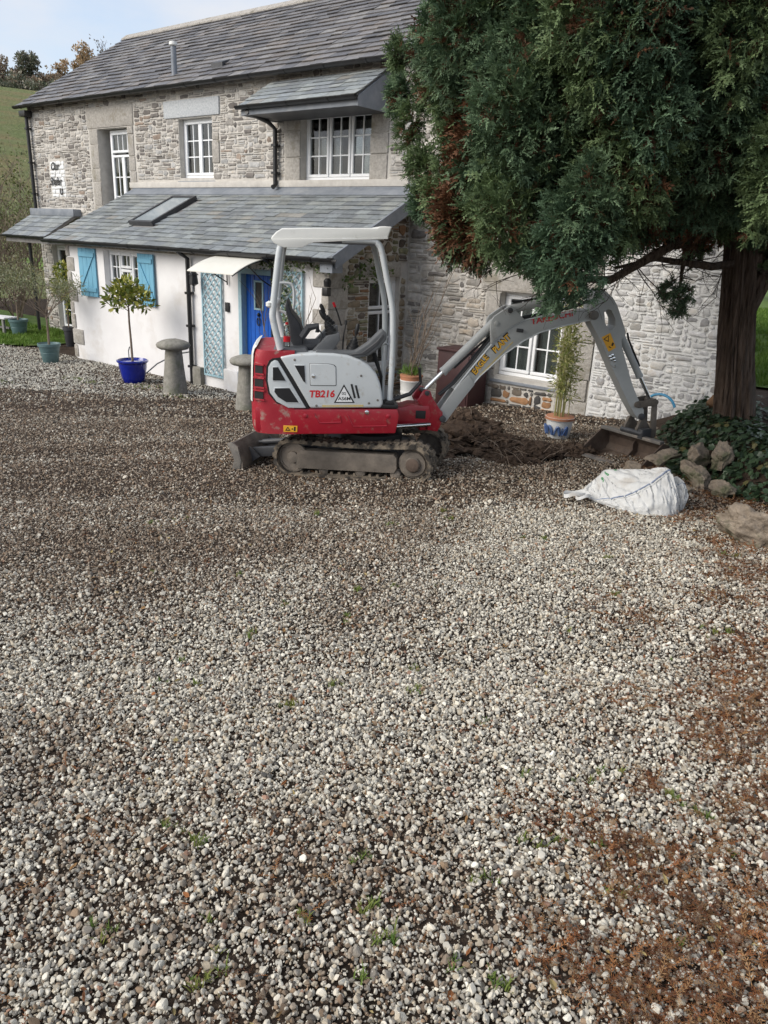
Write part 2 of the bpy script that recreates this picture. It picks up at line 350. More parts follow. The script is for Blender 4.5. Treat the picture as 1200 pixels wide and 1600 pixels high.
# ------------------------------------------------------------------ hill, lawns
HD = np.array([-.883, .469]); HL = np.array([.469, .883])
def hill_z(x, y):
    t = HD[0]*x+HD[1]*y; s_ = HL[0]*x+HL[1]*y
    z = 21.5*sstep(24, 150, t)*(1-.10*np.clip(s_/60, -1.5, 2.5))+1.2*(fbm(x, y, .03, 41)-.5)*sstep(30, 60, t)
    terr = .35*np.sin((z*1.5+2.0*fbm(x, y, .05, 44))*4.2)*sstep(2, 6, z)
    return z+.22*terr-.35+.25*sstep(22, 40, t)
hx = np.concatenate([np.arange(-330, -150, 6), np.arange(-150, -18, 1.6)]); hy = np.concatenate([np.arange(-70, -20, 6), np.arange(-20, 110, 1.6), np.arange(110, 420, 8)])
tag(sheet('hill', hx, hy, hill_z, G('hill_grass'), lambda x, y: HD[0]*x+HD[1]*y > 21), kind='structure')

def lawn_edge(x, y): return (y-7.9)-(x+17.3)*.62+.12*(vnoise(x, y, 1.2, 8)-.5)
tag(sheet('lawn', np.arange(-27, -16.6, .25), np.arange(1.0, 11.5, .25), lambda x, y: height(x, y)+.02+.03*vnoise(x, y, 2, 6), G('turf'), lambda x, y: (lawn_edge(x, y) > 0) & ((x < -17.2) | (y < 9.6))), kind='structure')
tag(sheet('lawn', np.concatenate([np.arange(-60, -12, 4), np.arange(-12, 6, .4), np.arange(6, 60, 4)]), np.concatenate([np.arange(9.6, 26, .4), np.arange(26, 90, 5)]), lambda x, y: height(x, y)+.03+.0*x, G('turf'), lambda x, y: (bank_d(x, y) > .15) & ((y > 10.9) | (x > -.8))), kind='structure')

def blade_mesh(name, k, h, w, lean, material, spread=.03):
    Q = []
    for i in range(k):
        a = R.uniform(0, 6.28); b = R.uniform(0, 6.28); r0 = spread*R.random(); hh = h*R.uniform(.6, 1.2); bx, by = r0*math.cos(b), r0*math.sin(b); l_ = lean*R.uniform(.3, 1.3)*hh
        dx, dy = math.cos(a), math.sin(a); p0 = (bx-dy*w, by+dx*w, 0); p1 = (bx+dy*w, by-dx*w, 0); m_ = (bx+dx*l_*.4, by+dy*l_*.4, hh*.6); t = (bx+dx*l_, by+dy*l_, hh*.92)
        Q.append((p0, p1, (m_[0]+dy*w*.7, m_[1]-dx*w*.7, m_[2]), (m_[0]-dy*w*.7, m_[1]+dx*w*.7, m_[2]))); Q.append(((m_[0]-dy*w*.7, m_[1]+dx*w*.7, m_[2]), (m_[0]+dy*w*.7, m_[1]-dx*w*.7, m_[2]), t, t))
    return quads_mesh2(name, Q, material)
def quads_mesh2(name, Q, material):
    me = bpy.data.meshes.new(name); v = []; f = []
    for q in Q:
        b = len(v); q = list(q)
        if q[2] == q[3]: q = q[:3]
        v += q; f.append(list(range(b, b+len(q))))
    me.from_pydata(v, [], f); me.materials.append(material); me.update(); return me
gsrc = source('grass_tuft_source', [blade_mesh('grass_blade', 9, .06, .004, .6, G('grass'), .05) for i in range(5)])
def grass(name, pts, sc, label):
    n = len(pts); pts = np.array(pts); rot = np.zeros((n, 3)); rot[:, 2] = NR.uniform(0, 6.28, n); s_ = (NR.uniform(.7, 1.3, n)*sc)[:, None]*np.ones(3)
    k = NR.random((n, 1)); t = np.array([.08, .17, .02])*(1-k)+np.array([.17, .26, .05])*k
    return tag(scatter(name, pts, rot, s_, t, gsrc, 5), label, 'grass', kind='stuff')
px = NR.uniform(-24, -16.8, 9000); py = NR.uniform(2, 10.2, 9000); k = (lawn_edge(px, py) > .02) & ((px < -17.3) | (py < 9.5)); px, py = px[k], py[k]
grass('lawn_grass', np.stack([px, py, height(px, py)+.02], 1), 1.5, 'short bright green grass of the lawn left of the porch')
px = NR.uniform(-7, 3, 16000); py = NR.uniform(9.6, 27, 16000); k = (bank_d(px, py) > .2) & ((py > 10.9) | (px > -.8)); px, py = px[k], py[k]
grass('garden_grass', np.stack([px, py, height(px, py)+.03], 1), 1.8, 'sunlit green grass behind the cypress trunk')

# ------------------------------------------------------------------ gravel
def pebble(i):
    bm = bmesh.new(); bmesh.ops.create_icosphere(bm, subdivisions=2, radius=.5)
    rr = random.Random(100+i)
    pl = [(Vector((rr.gauss(0, 1), rr.gauss(0, 1), rr.gauss(0, 1))).normalized(), rr.uniform(.17, .38)) for _ in range(10)]
    for v in bm.verts:
        for n_, d_ in pl:
            k = v.co.dot(n_)
            if k > d_: v.co -= n_*(k-d_)
    sx, sy, sz = rr.uniform(.95, 1.3), rr.uniform(.75, 1.0), rr.uniform(.58, .88)
    for v in bm.verts: v.co = Vector((v.co.x*sx, v.co.y*sy, v.co.z*sz))
    bmesh.ops.remove_doubles(bm, verts=bm.verts, dist=.035)
    me = bpy.data.meshes.new('pebble'); bm.to_mesh(me); bm.free(); me.materials.append(G('pebble')); me.polygons.foreach_set('use_smooth', [True]*len(me.polygons)); me.set_sharp_from_angle(angle=rad(18)); return me
psrc = source('pebble_source', [pebble(i) for i in range(12)])
def dirt(x, y):
    s = FG[0]*x+FG[1]*y; q = LG[0]*x+LG[1]*y; n = fbm(x, y, .9, 61); n2 = fbm(x, y, 2.8, 67)
    lo = 4.6+1.3*sstep(-.2, 1.2, q)
    d = sstep(-.9, 1.1, s-lo+2.6*(n-.5)) * (1-sstep(-.15, .25, s-11.65+.5*(n2-.5)-.10*np.abs(q+4)))
    stk = fbm(s*2.1+.10*q*q, q*.22, 1.0, 77); d = d*(.78+.5*sstep(.34, .66, stk))
    d = np.maximum(d*(.70+.7*(n2-.3)), .40*sstep(.53, .68, n)*sstep(.35, .65, n2+.1))
    d = np.maximum(d, .9*np.exp(-(((x+4.2)/2.0)**4+((y-7.7)/1.3)**4)))
    return np.clip(d, 0, 1)
def litterm(x, y):
    s = np.maximum(FG[0]*x+FG[1]*y, .5); q = LG[0]*x+LG[1]*y
    r = q/s; m_ = sstep(.26, .56, r+.42*(fbm(x, y, 1.5, 71)-.5))
    return np.clip(m_*(.06+1.1*sstep(.47, .60, fbm(x, y, 4.2, 73)+.13*sstep(.42, .62, r))+.35*sstep(.46, .60, r)), 0, 1)
def blocked(x, y):
    return ((x < -7.75) & (y > 8.36)) | (y > 10.25) | (bank_d(x, y) > .12) | (lawn_edge(x, y) > 0) & (x < -15.5)
pts = []; rots = []; scs = []; tins = []
for (s0, s1, den, szm) in ((.55, 3.2, 16500, 1.0), (3.2, 6, 11000, 1.03), (6, 10, 4700, 1.2), (10, 18, 1150, 1.75)):
    hw = lambda s: .58*s+.55
    n = int(den*2*hw((s0+s1)/2)*(s1-s0)); s = NR.uniform(s0, s1, n*2); q = NR.uniform(-1, 1, n*2)*hw(s1); k = np.abs(q) < hw(s); s, q = s[k], q[k]
    n = min(len(s), n); s, q = s[:n], q[:n]
    x = FG[0]*s+LG[0]*q; y = FG[1]*s+LG[1]*q
    d = dirt(x, y); lm = litterm(x, y)
    k = (~blocked(x, y)) & (NR.random(n) > .10+.26*d+.28*lm); x, y, d, lm = x[k], y[k], d[k], lm[k]; n = len(x)
    size = np.clip(NR.lognormal(math.log(.0158), .32, n), .007, .042)*np.where(NR.random(n) < .36, NR.uniform(.35, .6, n), 1.0)*szm
    tint = np.zeros((n, 3)); c = NR.random(n)
    base = np.array([[.64,.61,.54],[.52,.50,.45],[.46,.41,.33],[.29,.27,.24],[.30,.215,.145],[.74,.72,.65],[.11,.105,.10],[.33,.20,.145]]); cum = np.cumsum([.30,.21,.15,.13,.06,.09,.04,.02])
    ix = np.minimum(np.searchsorted(cum, c), 7); tint = base[ix]*NR.uniform(.72, 1.15, (n, 1))*np.array([1.02, 1.0, .955])
    soilc = np.array([.185,.132,.09])*NR.uniform(.55, 1.5, (n, 1)); dd = np.where(NR.random(n) < .80*d+.15*lm, NR.uniform(.70, .97, n), d*NR.uniform(.1, .5, n))[:, None]
    lt = .45*sstep(11.3, 12.2, FG[0]*x+FG[1]*y)[:, None]; tint = tint*(1-lt)+np.array([.56,.55,.50])*lt
    tint = tint*(1-dd)+soilc*dd
    z = height(x, y)+NR.uniform(-.006, .014, n)-.005*d+size*.10
    pts.append(np.stack([x, y, z], 1)); r_ = np.zeros((n, 3)); r_[:, 0] = NR.normal(0, .7, n); r_[:, 1] = NR.normal(0, .7, n); r_[:, 2] = NR.uniform(0, 6.28, n); rots.append(r_)
    scs.append(size[:, None]*np.ones(3)); tins.append(tint)
tag(scatter('gravel', np.concatenate(pts), np.concatenate(rots), np.concatenate(scs), np.concatenate(tins), psrc, 12), 'pale grey and white gravel with brown soil worked into it', 'gravel', kind='stuff')

# fallen cypress needles, leaf scraps and small weeds in the gravel
def sprig(i):
    rr = random.Random(300+i); Q = []
    def leaf(p, d, l_, w, up):
        d = d.normalized(); s_ = d.cross(Vector((0, 0, 1))).normalized()*w; m_ = p+d*l_*.5+Vector((0, 0, up)); Q.append((tuple(p), tuple(m_+s_), tuple(p+d*l_), tuple(m_-s_)))
    ax = Vector((1, 0, 0)); p = Vector((0, 0, 0))
    for j in range(7):
        ax = (ax+Vector((0, rr.uniform(-.35, .35), rr.uniform(-.12, .12)))).normalized(); p2 = p+ax*.15
        leaf(p, ax, .17, .018, .01)
        for sg in (-1, 1):
            d = Euler((rr.uniform(-.5, .5), rr.uniform(-.3, .3), sg*rr.uniform(.5, 1.0))).to_matrix() @ ax; leaf(p2, d, rr.uniform(.12, .28)*(1-j*.06), .022, .015)
        p = p2
    return quads_mesh2('needle_sprig', Q, G('litter'))
def scrap(i):
    rr = random.Random(330+i); w = rr.uniform(.16, .30); c = rr.uniform(.05, .25)
    return quads_mesh2('leaf_scrap', [((0, 0, 0), (.35, -w, c), (.75, -w*.7, c*.6), (.55, 0, -.02)), ((.55, 0, -.02), (.75, -w*.7, c*.6), (1, 0, .10), (.8, w*.6, c)), ((0, 0, 0), (.55, 0, -.02), (.8, w*.6, c), (.3, w, c*.7))], G('litter'))
lsrc = source('litter_source', [sprig(i) for i in range(9)]); ksrc = source('leaf_scrap_source', [scrap(i) for i in range(4)])
n = 150000; s = NR.uniform(.6, 9, n); q = NR.uniform(-.6, 1.05, n)*(.6*s+.8); x = FG[0]*s+LG[0]*q; y = FG[1]*s+LG[1]*q
lm = litterm(x, y); lm = np.where(bank_d(x, y) > -.5, np.maximum(lm, .5), lm)
k = (NR.random(n) < lm*.62+.03*(vnoise(x, y, 3, 9) > .55)) & (bank_d(x, y) < .1); x, y = x[k], y[k]; n = len(x)
cc = np.array([[.23,.095,.04],[.15,.065,.033],[.27,.13,.055],[.10,.055,.035],[.28,.17,.085]])[NR.integers(0, 5, n)]*NR.uniform(.7, 1.25, (n, 1))
r_ = np.stack([NR.normal(0, .3, n), NR.normal(0, .3, n), NR.uniform(0, 6.28, n)], 1)
tag(scatter('needle_litter', np.stack([x, y, height(x, y)+NR.uniform(.008, .022, n)], 1), r_, (NR.uniform(.035, .085, n))[:, None]*np.ones(3), cc, lsrc, 9), 'rust brown cypress needles fallen over the gravel at right', 'leaf litter', kind='stuff')
n = 2600; s = NR.uniform(.7, 8, n); q = NR.uniform(-.65, .9, n)*(.6*s+.4); x = FG[0]*s+LG[0]*q; y = FG[1]*s+LG[1]*q
k = (~blocked(x, y)) & (NR.random(n) < .25+.75*litterm(x, y)); x, y = x[k], y[k]; n = len(x)
cc = np.array([[.26,.11,.045],[.17,.075,.035],[.36,.22,.10],[.12,.07,.045],[.42,.34,.16]])[NR.integers(0, 5, n)]*NR.uniform(.7, 1.2, (n, 1))
tag(scatter('fallen_leaves', np.stack([x, y, height(x, y)+NR.uniform(.012, .02, n)], 1), np.stack([NR.normal(0, .5, n), NR.normal(0, .5, n), NR.uniform(0, 6.28, n)], 1), (NR.uniform(.012, .034, n))[:, None]*np.ones(3), cc, ksrc, 4), 'small curled brown leaf scraps strewn over the gravel', 'fallen leaves', kind='stuff')
wsrc = source('weed_source', [blade_mesh('weed', 12, .028, .0022, .9, G('grass'), .018) for i in range(4)])
wp = []
for i in range(64):
    s = R.uniform(1.3, 6.0); q = (R.uniform(-.35, .62) if R.random() < .75 else R.uniform(-.6, .6))*s; cx, cy = FG[0]*s+LG[0]*q, FG[1]*s+LG[1]*q
    for j in range(R.randint(1, 5)): wp.append((cx+R.gauss(0, .022), cy+R.gauss(0, .022)))
for s, q, k_ in ((11.9, -3.4, 14), (12.6, -4.1, 14), (12.9, -5.2, 16), (13.2, -5.6, 14), (11.8, -2.0, 14), (12.4, -6.5, 10)):
    for j in range(k_*2): wp.append((FG[0]*s+LG[0]*q+R.gauss(0, .14), FG[1]*s+LG[1]*q+R.gauss(0, .1)))
wp = np.array(wp); n = len(wp); k = NR.random((n, 1))
tag(scatter('weeds', np.column_stack([wp, height(wp[:, 0], wp[:, 1])+.008]), np.column_stack([np.zeros(n), np.zeros(n), NR.uniform(0, 6.28, n)]), NR.uniform(.5, 1.2, n)[:, None]*np.ones(3), np.array([.09, .17, .03])*(1-k)+np.array([.22, .24, .06])*k, wsrc, 4), 'small green weeds and moss tufts growing through the gravel', 'weeds', kind='stuff')
# ------------------------------------------------------------------ house
YM, YL, XR, XL, XW = 10.27, 8.37, -7.80, -19.57, -2.62
XE = -4.40
EAVE = 5.22
house = tag(empty('stone_house', (-11, 9.3, 0)), 'long two storey stone farmhouse with slate roof and white rendered lean-to', 'house')
HO = np.array([-11, 9.3, 0.0])
HT = lambda p: (p[0]-HO[0], p[1]-HO[1], p[2]-HO[2])
def HM(): return MB(HT)
def mm(*k): return [G(x) for x in k]
def pane_wall(mb, axis, c0, c1, u0, u1, z0, z1, holes):
    """solid wall between planes c0 (outer) and c1 along 'x' or 'y', with rectangular openings"""
    us = sorted({u0, u1, *[h[0] for h in holes], *[h[1] for h in holes]}); us = [u for u in us if u0 <= u <= u1]
    zs = sorted({z0, z1, *[h[2] for h in holes], *[h[3] for h in holes]}); zs = [z for z in zs if z0 <= z <= z1]
    for a, b in zip(us[:-1], us[1:]):
        st = None
        for c, d in list(zip(zs[:-1], zs[1:]))+[(None, None)]:
            solid = c is not None and not any(h[0] < (a+b)/2 < h[1] and h[2] < (c+d)/2 < h[3] for h in holes)
            if solid and st is None: st = c
            if solid: en = d
            if not solid and st is not None:
                if axis == 'x': mb.box((a, c0, st), (b, c1, en))
                else: mb.box((c0, a, st), (c1, b, en))
                st = None
W1 = (-16.6, -15.45, 2.35, 4.62); W2 = (-13.70, -12.66, 3.60, 4.67); W3 = (-10.28, -8.68, 3.53, 4.60); WB = (-6.0, -4.92, .70, 1.95); D0 = (-19.05, -18.25, .08, 2.12)
WS = (9.30, 10.07, .60, 2.05); WL = (-13.66, -12.54, 1.38, 2.19); DL = (-9.74, -8.90, .05, 2.06)
JX = -4.40
mb = HM(); pane_wall(mb, 'x', YM, YM+.5, XL, JX, -.3, EAVE, [W1, W2, W3, WB, D0]); wall_main = mb.build('wall', mm('mortar'), house, 0); tag(wall_main, 'pale lime mortared stone wall of the main house')
mb = HM(); pane_wall(mb, 'x', YM-.03, YM+.5, JX+.001, XW, -.3, 3.5, []); wall_white = mb.build('wall', mm('mortar_white'), house, 0); tag(wall_white, 'limewashed white stone wall behind the cypress trunk')
SLP = lambda y: 2.335+(y-8.17)*(3.37-2.335)/(YM-.02-8.17)-.07
mb = HM(); pane_wall(mb, 'y', XR, XR-.45, YL+.001, YM-.001, -.3, SLP(YL), [WS]); mb.prism([(YL+.001, SLP(YL)+.0005), (YM-.001, SLP(YL)+.0005), (YM-.001, SLP(YM))], XR-.45, XR, axis='u')
wall_side = mb.build('wall', mm('mortar'), house, 0); tag(wall_side, 'brown rubble stone end wall of the lean-to')
mb = HM(); pane_wall(mb, 'x', YL, YL+.4, -14.97, XR-.002, -.3, 2.33, [WL, DL]); wall_lean = mb.build('wall', mm('render_white'), house, 0); tag(wall_lean, 'smooth white rendered front wall of the lean-to')
mb = HM(); mb.box((-14.97, YL+.41, -.3), (-14.6, YM-.01, 2.5)); mb.build('wall', mm('render_white'), house, 0)
# gable ends and back, so the house is closed
mb = HM(); RY, RZ = 13.24, 7.26
mb.prism([(YM+.5, -.3), (16.0, -.3), (16.0, EAVE), (RY, RZ-.15), (YM+.5, EAVE)], XL, XL+.4, axis='u'); mb.build('gable', mm('mortar'), house, 0); mb = HM(); mb.prism([(YM+.5, -.3), (16.0, -.3), (16.0, EAVE), (RY, RZ-.15), (YM+.5, EAVE)], XE-.4, XE, axis='u')
mb.build('gable', mm('mortar'), house, 0)
mb = HM(); mb.box((XL+.4, 15.6, -.3), (XE-.4, 16.0, EAVE)); mb.build('back_wall', mm('mortar'), house, 0)
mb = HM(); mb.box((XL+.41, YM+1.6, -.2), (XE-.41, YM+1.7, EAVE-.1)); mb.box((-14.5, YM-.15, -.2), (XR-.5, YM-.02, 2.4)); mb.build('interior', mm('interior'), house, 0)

# --- stones, laid one by one into free cells
CELL = .036
def lay(u0, u1, z0, z1, holes, rng, smin=(3, 1), smax=(9, 4)):
    nu, nz_ = int((u1-u0)/CELL), int((z1-z0)/CELL); occ = np.zeros((nu, nz_), bool)
    for h in holes:
        a, b = int(math.floor((h[0]-u0)/CELL)), int(math.ceil((h[1]-u0)/CELL)); c, d = int(math.floor((h[2]-z0)/CELL)), int(math.ceil((h[3]-z0)/CELL)); occ[max(a, 0):max(b, 0), max(c, 0):max(d, 0)] = True
    out = []
    for j in range(nz_):
        i = 0
        while i < nu:
            if occ[i, j]: i += 1; continue
            w = rng.randint(smin[0], smax[0]); h = rng.choices(range(smin[1], smax[1]+1), [5, 5, 2.4, 1.0, .5][:smax[1]-smin[1]+1])[0]
            if h >= 4: w = min(max(w, 4), 9)
            e = i
            while e < nu and e < i+w and not occ[e, j]: e += 1
            if e < nu and not occ[e:e+2, j].all() and e-i >= 4 and False: pass
            # swallow slivers
            r_ = e
            while r_ < nu and not occ[r_, j] and r_-e < 2: r_ += 1
            if r_-e < 2 and (r_ >= nu or occ[r_, j]): e = r_
            hh = 1
            while hh < h and j+hh < nz_ and not occ[i:e, j+hh].any(): hh += 1
            occ[i:e, j:j+hh] = True
            out.append((u0+i*CELL, u0+e*CELL, z0+j*CELL, z0+(j+hh)*CELL)); i = e
    return out
def stone_piece(rect, put, rng, proud, gap=.009):
    a, b, c, d = rect; a += gap*rng.uniform(.5, 1.6); b -= gap*rng.uniform(.5, 1.6); c += gap*rng.uniform(.4, 1.3); d -= gap*rng.uniform(.4, 1.3)
    w, h = b-a, d-c; k = min(w, h)*.34; j = lambda s: rng.uniform(-1, 1)*s
    jw, jh = min(.028, w*.11), min(.020, h*.17)
    ring = [(a+k*rng.uniform(.4, 1.3), c+j(jh)), ((a+b)/2+j(jw), c+j(jh)), (b-k*rng.uniform(.4, 1.3), c+j(jh)), (b+j(jw), c+k*rng.uniform(.4, 1.2)), (b+j(jw), d-k*rng.uniform(.4, 1.2)), (b-k*rng.uniform(.4, 1.3), d+j(jh)), ((a+b)/2+j(jw), d+j(jh)), (a+k*rng.uniform(.4, 1.3), d+j(jh)), (a+j(jw), d-k*rng.uniform(.4, 1.2)), (a+j(jw), c+k*rng.uniform(.4, 1.2))]
    n = len(ring); cu, cz = (a+b)/2, (c+d)/2; p = proud*rng.uniform(.45, 1.3)
    vs = [put(u, z, -.012) for u, z in ring]
    ins = min(.012, k*.5); sc = lambda u, z, q: (u+(cu-u)/max(abs(cu-u)+abs(cz-z), 1e-4)*q, z+(cz-z)/max(abs(cu-u)+abs(cz-z), 1e-4)*q)
    vs += [put(*sc(u, z, ins*.35), p*.7) for u, z in ring]; vs += [put(*sc(u, z, ins*1.8), p*rng.uniform(.85, 1.1)) for u, z in ring]; vs.append(put(cu+j(w*.15), cz+j(h*.15), p*1.08))
    fs = [(r*n+i, r*n+(i+1) % n, (r+1)*n+(i+1) % n, (r+1)*n+i) for r in (0, 1) for i in range(n)]+[(2*n+i, 2*n+(i+1) % n, 3*n) for i in range(n)]
    return vs, fs
def view_area(c, nrm, area):
    d = np.array(c)-CAM; r_ = np.linalg.norm(d); z = d @ np.array(CF)
    if z < .5: return 0
    X = (d @ np.array(CR))/z*1170+600; Y = 800-(d @ np.array(CU))/z*1170
    if not (-5 < X < 1205 and -5 < Y < 1605): return 0
    if X > 640 and Y < 400: return area/r_**2*.05        # behind the crown
    return area*abs(d @ np.array(nrm))/r_**3
PIECES = {'stone': [], 'slate': []}
def put_front(Y): return lambda u, z, p: (u, Y-p, z)
def put_side(X): return lambda u, z, p: (X+p, u, z)
def pal(rng, cs, ws): c = rng.choices(cs, ws)[0]; k = rng.uniform(.78, 1.2); return (c[0]*k, c[1]*k, c[2]*k)
UP = ([(.45,.43,.405),(.34,.32,.298),(.53,.51,.48),(.20,.185,.175),(.45,.447,.44),(.34,.275,.23)], [5, 3.5, 5, 3.6, 3, .7])
LOW = ([(.50,.475,.435),(.60,.575,.54),(.38,.36,.335),(.47,.42,.36),(.26,.245,.23)], [5, 5, 3, 2, 1.6])
SIDE = ([(.26,.215,.155),(.34,.29,.21),(.16,.135,.115),(.31,.19,.115),(.37,.34,.28),(.25,.25,.16)], [5, 3.5, 3.5, 1.8, 2, 2])
BELOW = ([(.13,.125,.12),(.22,.19,.16),(.34,.19,.10),(.34,.32,.29),(.09,.088,.088)], [4, 3, 1.3, 1.5, 3])
WHITE = ([(.62,.62,.62),(.56,.56,.57),(.69,.69,.68),(.40,.40,.41),(.50,.49,.47)], [5, 4, 5, 1.3, 1.6])
rs = random.Random(21)
def lay_wall(wall, put, nrm, u0, u1, z0, z1, holes, palette, proud, **k):
    for rc in lay(u0, u1, z0, z1, holes, rs, **k):
        if rc[1]-rc[0] < .06 or rc[3]-rc[2] < .035: continue
        if wall is wall_side and rc[3] > SLP(rc[0])-.02: continue
        col = pal(rs, *palette) if not callable(palette) else palette(rc)
        vs, fs = stone_piece(rc, put, rs, proud, .0115)
        PIECES['stone'].append((view_area(put((rc[0]+rc[1])/2, (rc[2]+rc[3])/2, 0), nrm, (rc[1]-rc[0])*(rc[3]-rc[2])), wall, vs, fs, col))
grow = lambda h, a, b=None, c=0, d=0: (h[0]-a, h[1]+(a if b is None else b), h[2]-c, h[3]+d)
LI2 = (-14.13, -12.42, 4.69, 5.0); LI1 = (-17.0, -15.2, 4.64, 5.05); LIB = (-6.35, -4.75, 1.96, 2.27); SIGN = (-18.78, -18.12, 3.22, 4.06)
J1 = (-16.95, -16.6, 2.4, 4.64); J1b = (-15.45, -15.2, 2.4, 4.64); J3 = (-10.66, -10.28, 3.42, 4.62); J3b = (-8.68, -8.3, 3.42, 4.62); JB = (-6.25, -6.0, .2, 1.95); JBR = (-4.92, -4.40, .1, 2.6); J2b = (-12.66, -12.45, 3.85, 4.4)
FL = (-15.6, XR, -1, 3.55)
nf = (0, -1, 0)
lay_wall(wall_main, put_front(YM), nf, XL, XR, 2.35, EAVE+.02, [W1, W2, W3, LI1, LI2, SIGN, J1, J1b, J3, J3b, J2b, FL, (-19.6, -17.6, 2.3, 2.98)], UP, .015, smax=(9, 3))
lay_wall(wall_main, put_front(YM), nf, XL, -14.95, -.1, 2.4, [D0, (-19.1, -18.2, 2.12, 2.35)], UP, .02)
lay_wall(wall_main, put_front(YM), nf, XR+.02, JX, .05, EAVE-.05, [WB, LIB, JB, JBR, (-6.25, -4.92, .1, .70)], LOW, .020, smax=(10, 4))
lay_wall(wall_main, put_front(YM), nf, -6.25, -4.92, .1, .60, [], BELOW, .022, smin=(4, 2), smax=(9, 4))
lay_wall(wall_white, put_front(YM-.03), nf, JX+.02, XW, .05, 3.46, [], WHITE, .014, smin=(2, 1), smax=(7, 3))
LS = (9.05, 10.2, 2.06, 2.28)
def side_pal(rc):
    return pal(rs, *SIDE)
lay_wall(wall_side, put_side(XR), (1, 0, 0), YL+.42, YM-.01, .02, 3.3, [WS, LS], side_pal, .024, smax=(10, 5))

# --- granite blocks: lintels, jambs, quoins
def block(name, a, b, material, parent, bev=.018, label=None):
    mb = HM(); mb.bbox(a, b, bev); o = mb.build(name, mm(material), parent); 
    if label: o['label'] = label
    return o
block('lintel', (LI2[0], YM-.035, LI2[2]), (LI2[1], YM+.1, LI2[3]), 'granite_pale', wall_main, label='pale speckled granite lintel')
block('lintel', (LI1[0]+.02, YM-.02, LI1[2]), (LI1[1]-.02, YM+.1, LI1[3]), 'granite', wall_main)
block('lintel', (LIB[0], YM-.03, LIB[2]), (LIB[1], YM+.1, LIB[3]), 'granite', wall_main)
block('lintel', (XR-.1, LS[0], LS[2]), (XR+.035, LS[1]-.15, LS[3]), 'granite', wall_side)
def jamb(J, Y, hs):
    z = J[2]+.01
    while z < J[3]-.08:
        h = rs.uniform(*hs); h = min(h, J[3]-z); 
        if J[3]-(z+h) < .12: h = J[3]-z
        block('quoin', (J[0]+rs.uniform(0, .06), Y-rs.uniform(.012, .03), z), (J[1]-.002, Y+.1, z+h-.012), 'granite', wall_main, .014); z += h
def jamb_r(J, Y, hs):
    z = J[2]+.01
    while z < J[3]-.08:
        h = rs.uniform(*hs); h = min(h, J[3]-z)
        if J[3]-(z+h) < .12: h = J[3]-z
        block('quoin', (J[0]+.002, Y-rs.uniform(.012, .03), z), (J[1]-rs.uniform(0, .06), Y+.1, z+h-.012), 'granite', wall_main, .014); z += h
jamb(J1, YM, (.25, .5)); jamb_r(J1b, YM, (.25, .5)); jamb(J3, YM, (.3, .6)); jamb_r(J3b, YM, (.25, .5)); jamb(JB, YM, (.25, .5)); jamb_r(JBR, YM-.02, (.3, .55)); jamb_r(J2b, YM, (.4, .6))
# rendered lean-to: quoins at its left corner and stone end pier at right
z = .02; i = 0
for h, w in ((.27, .14), (.32, .40), (.30, .13), (.24, .12), (.27, .30), (.32, .13), (.28, .26), (.24, .12)):
    block('quoin', (-15.0, YL-.02-.004*(i % 3), z), (-15.0+w+rs.uniform(0, .03), YL+.2, z+h-.012), 'granite', wall_lean, .03); z += h; i += 1
z = .05; i = 0
while z < 2.1:
    h = rs.uniform(.22, .42); h = min(h, 2.2-z); w = .20 if i % 2 else .34
    block('quoin', (XR-(.12 if i % 2 else .30), YL-.02, z), (XR+.03, YL+.42-(.0 if i % 2 else .05), z+h-.012), 'granite', wall_side, .02); z += h; i += 1
# slate-stone band under the lean-to eave
x = -14.9
while x < XR-.4:
    w = rs.uniform(.25, .6); block('band_stone', (x, YL-.018, 2.215), (min(x+w, XR-.36)-.01, YL+.05, 2.325), 'granite', wall_lean, .01); x += w

# --- slates
def roof_slates(parent, o, du, dv, length, up, w, exp, palette, lift=.012, th=.009, wj=.25, clip=None, ragged=.006):
    """o lower-left corner; du unit along the eave, dv unit up the slope"""
    o = np.array(o, float); du = np.array(du, float); dv = np.array(dv, float); nn = np.cross(du, dv)
    rows = int(round(up/exp)); expv = up/rows
    for r_ in range(rows):
        x = -rs.uniform(0, w)*.6
        while x < length:
            ww = w*rs.uniform(1-wj, 1+wj); a, b = max(x, 0), min(x+ww, length); x += ww
            if b-a < .05: continue
            if clip and clip((a+b)/2, (r_+.5)*expv): continue
            a += .002; b -= .002; y0 = r_*expv-(.03 if r_ == 0 else 0)+rs.uniform(-ragged, ragged); y1 = min((r_+1)*expv+.06, up); sk = rs.uniform(-ragged, ragged)
            l0 = lift*rs.uniform(.9, 1.6)+th; tl = rs.uniform(-.002, .002)
            tp = [(a, y0, l0+tl), (b, y0+sk, l0-tl), (b, y1, th*.6), (a, y1, th*.6)]
            vs = [tuple(o+du*p+dv*q+nn*t) for p, q, t in tp]+[tuple(o+du*p+dv*q+nn*(t-th)) for p, q, t in tp]
            fs = [(0, 1, 2, 3), (7, 6, 5, 4), (0, 4, 5, 1), (1, 5, 6, 2), (2, 6, 7, 3), (3, 7, 4, 0)]
            c = o+du*(a+b)/2+dv*(y0+y1)/2
            PIECES['slate'].append((view_area(c, nn, (b-a)*(y1-y0)), parent, vs, fs, pal(rs, *palette)))
def unit(v): v = np.array(v, float); return v/np.linalg.norm(v)
LEANP = ([(.255,.275,.275),(.225,.245,.255),(.28,.295,.285),(.20,.215,.225),(.28,.27,.245)], [5, 5, 4, 3, .8])
MAINP = ([(.165,.155,.15),(.13,.124,.124),(.20,.19,.18),(.18,.16,.145),(.10,.097,.10)], [5, 5, 3, 2, 3])
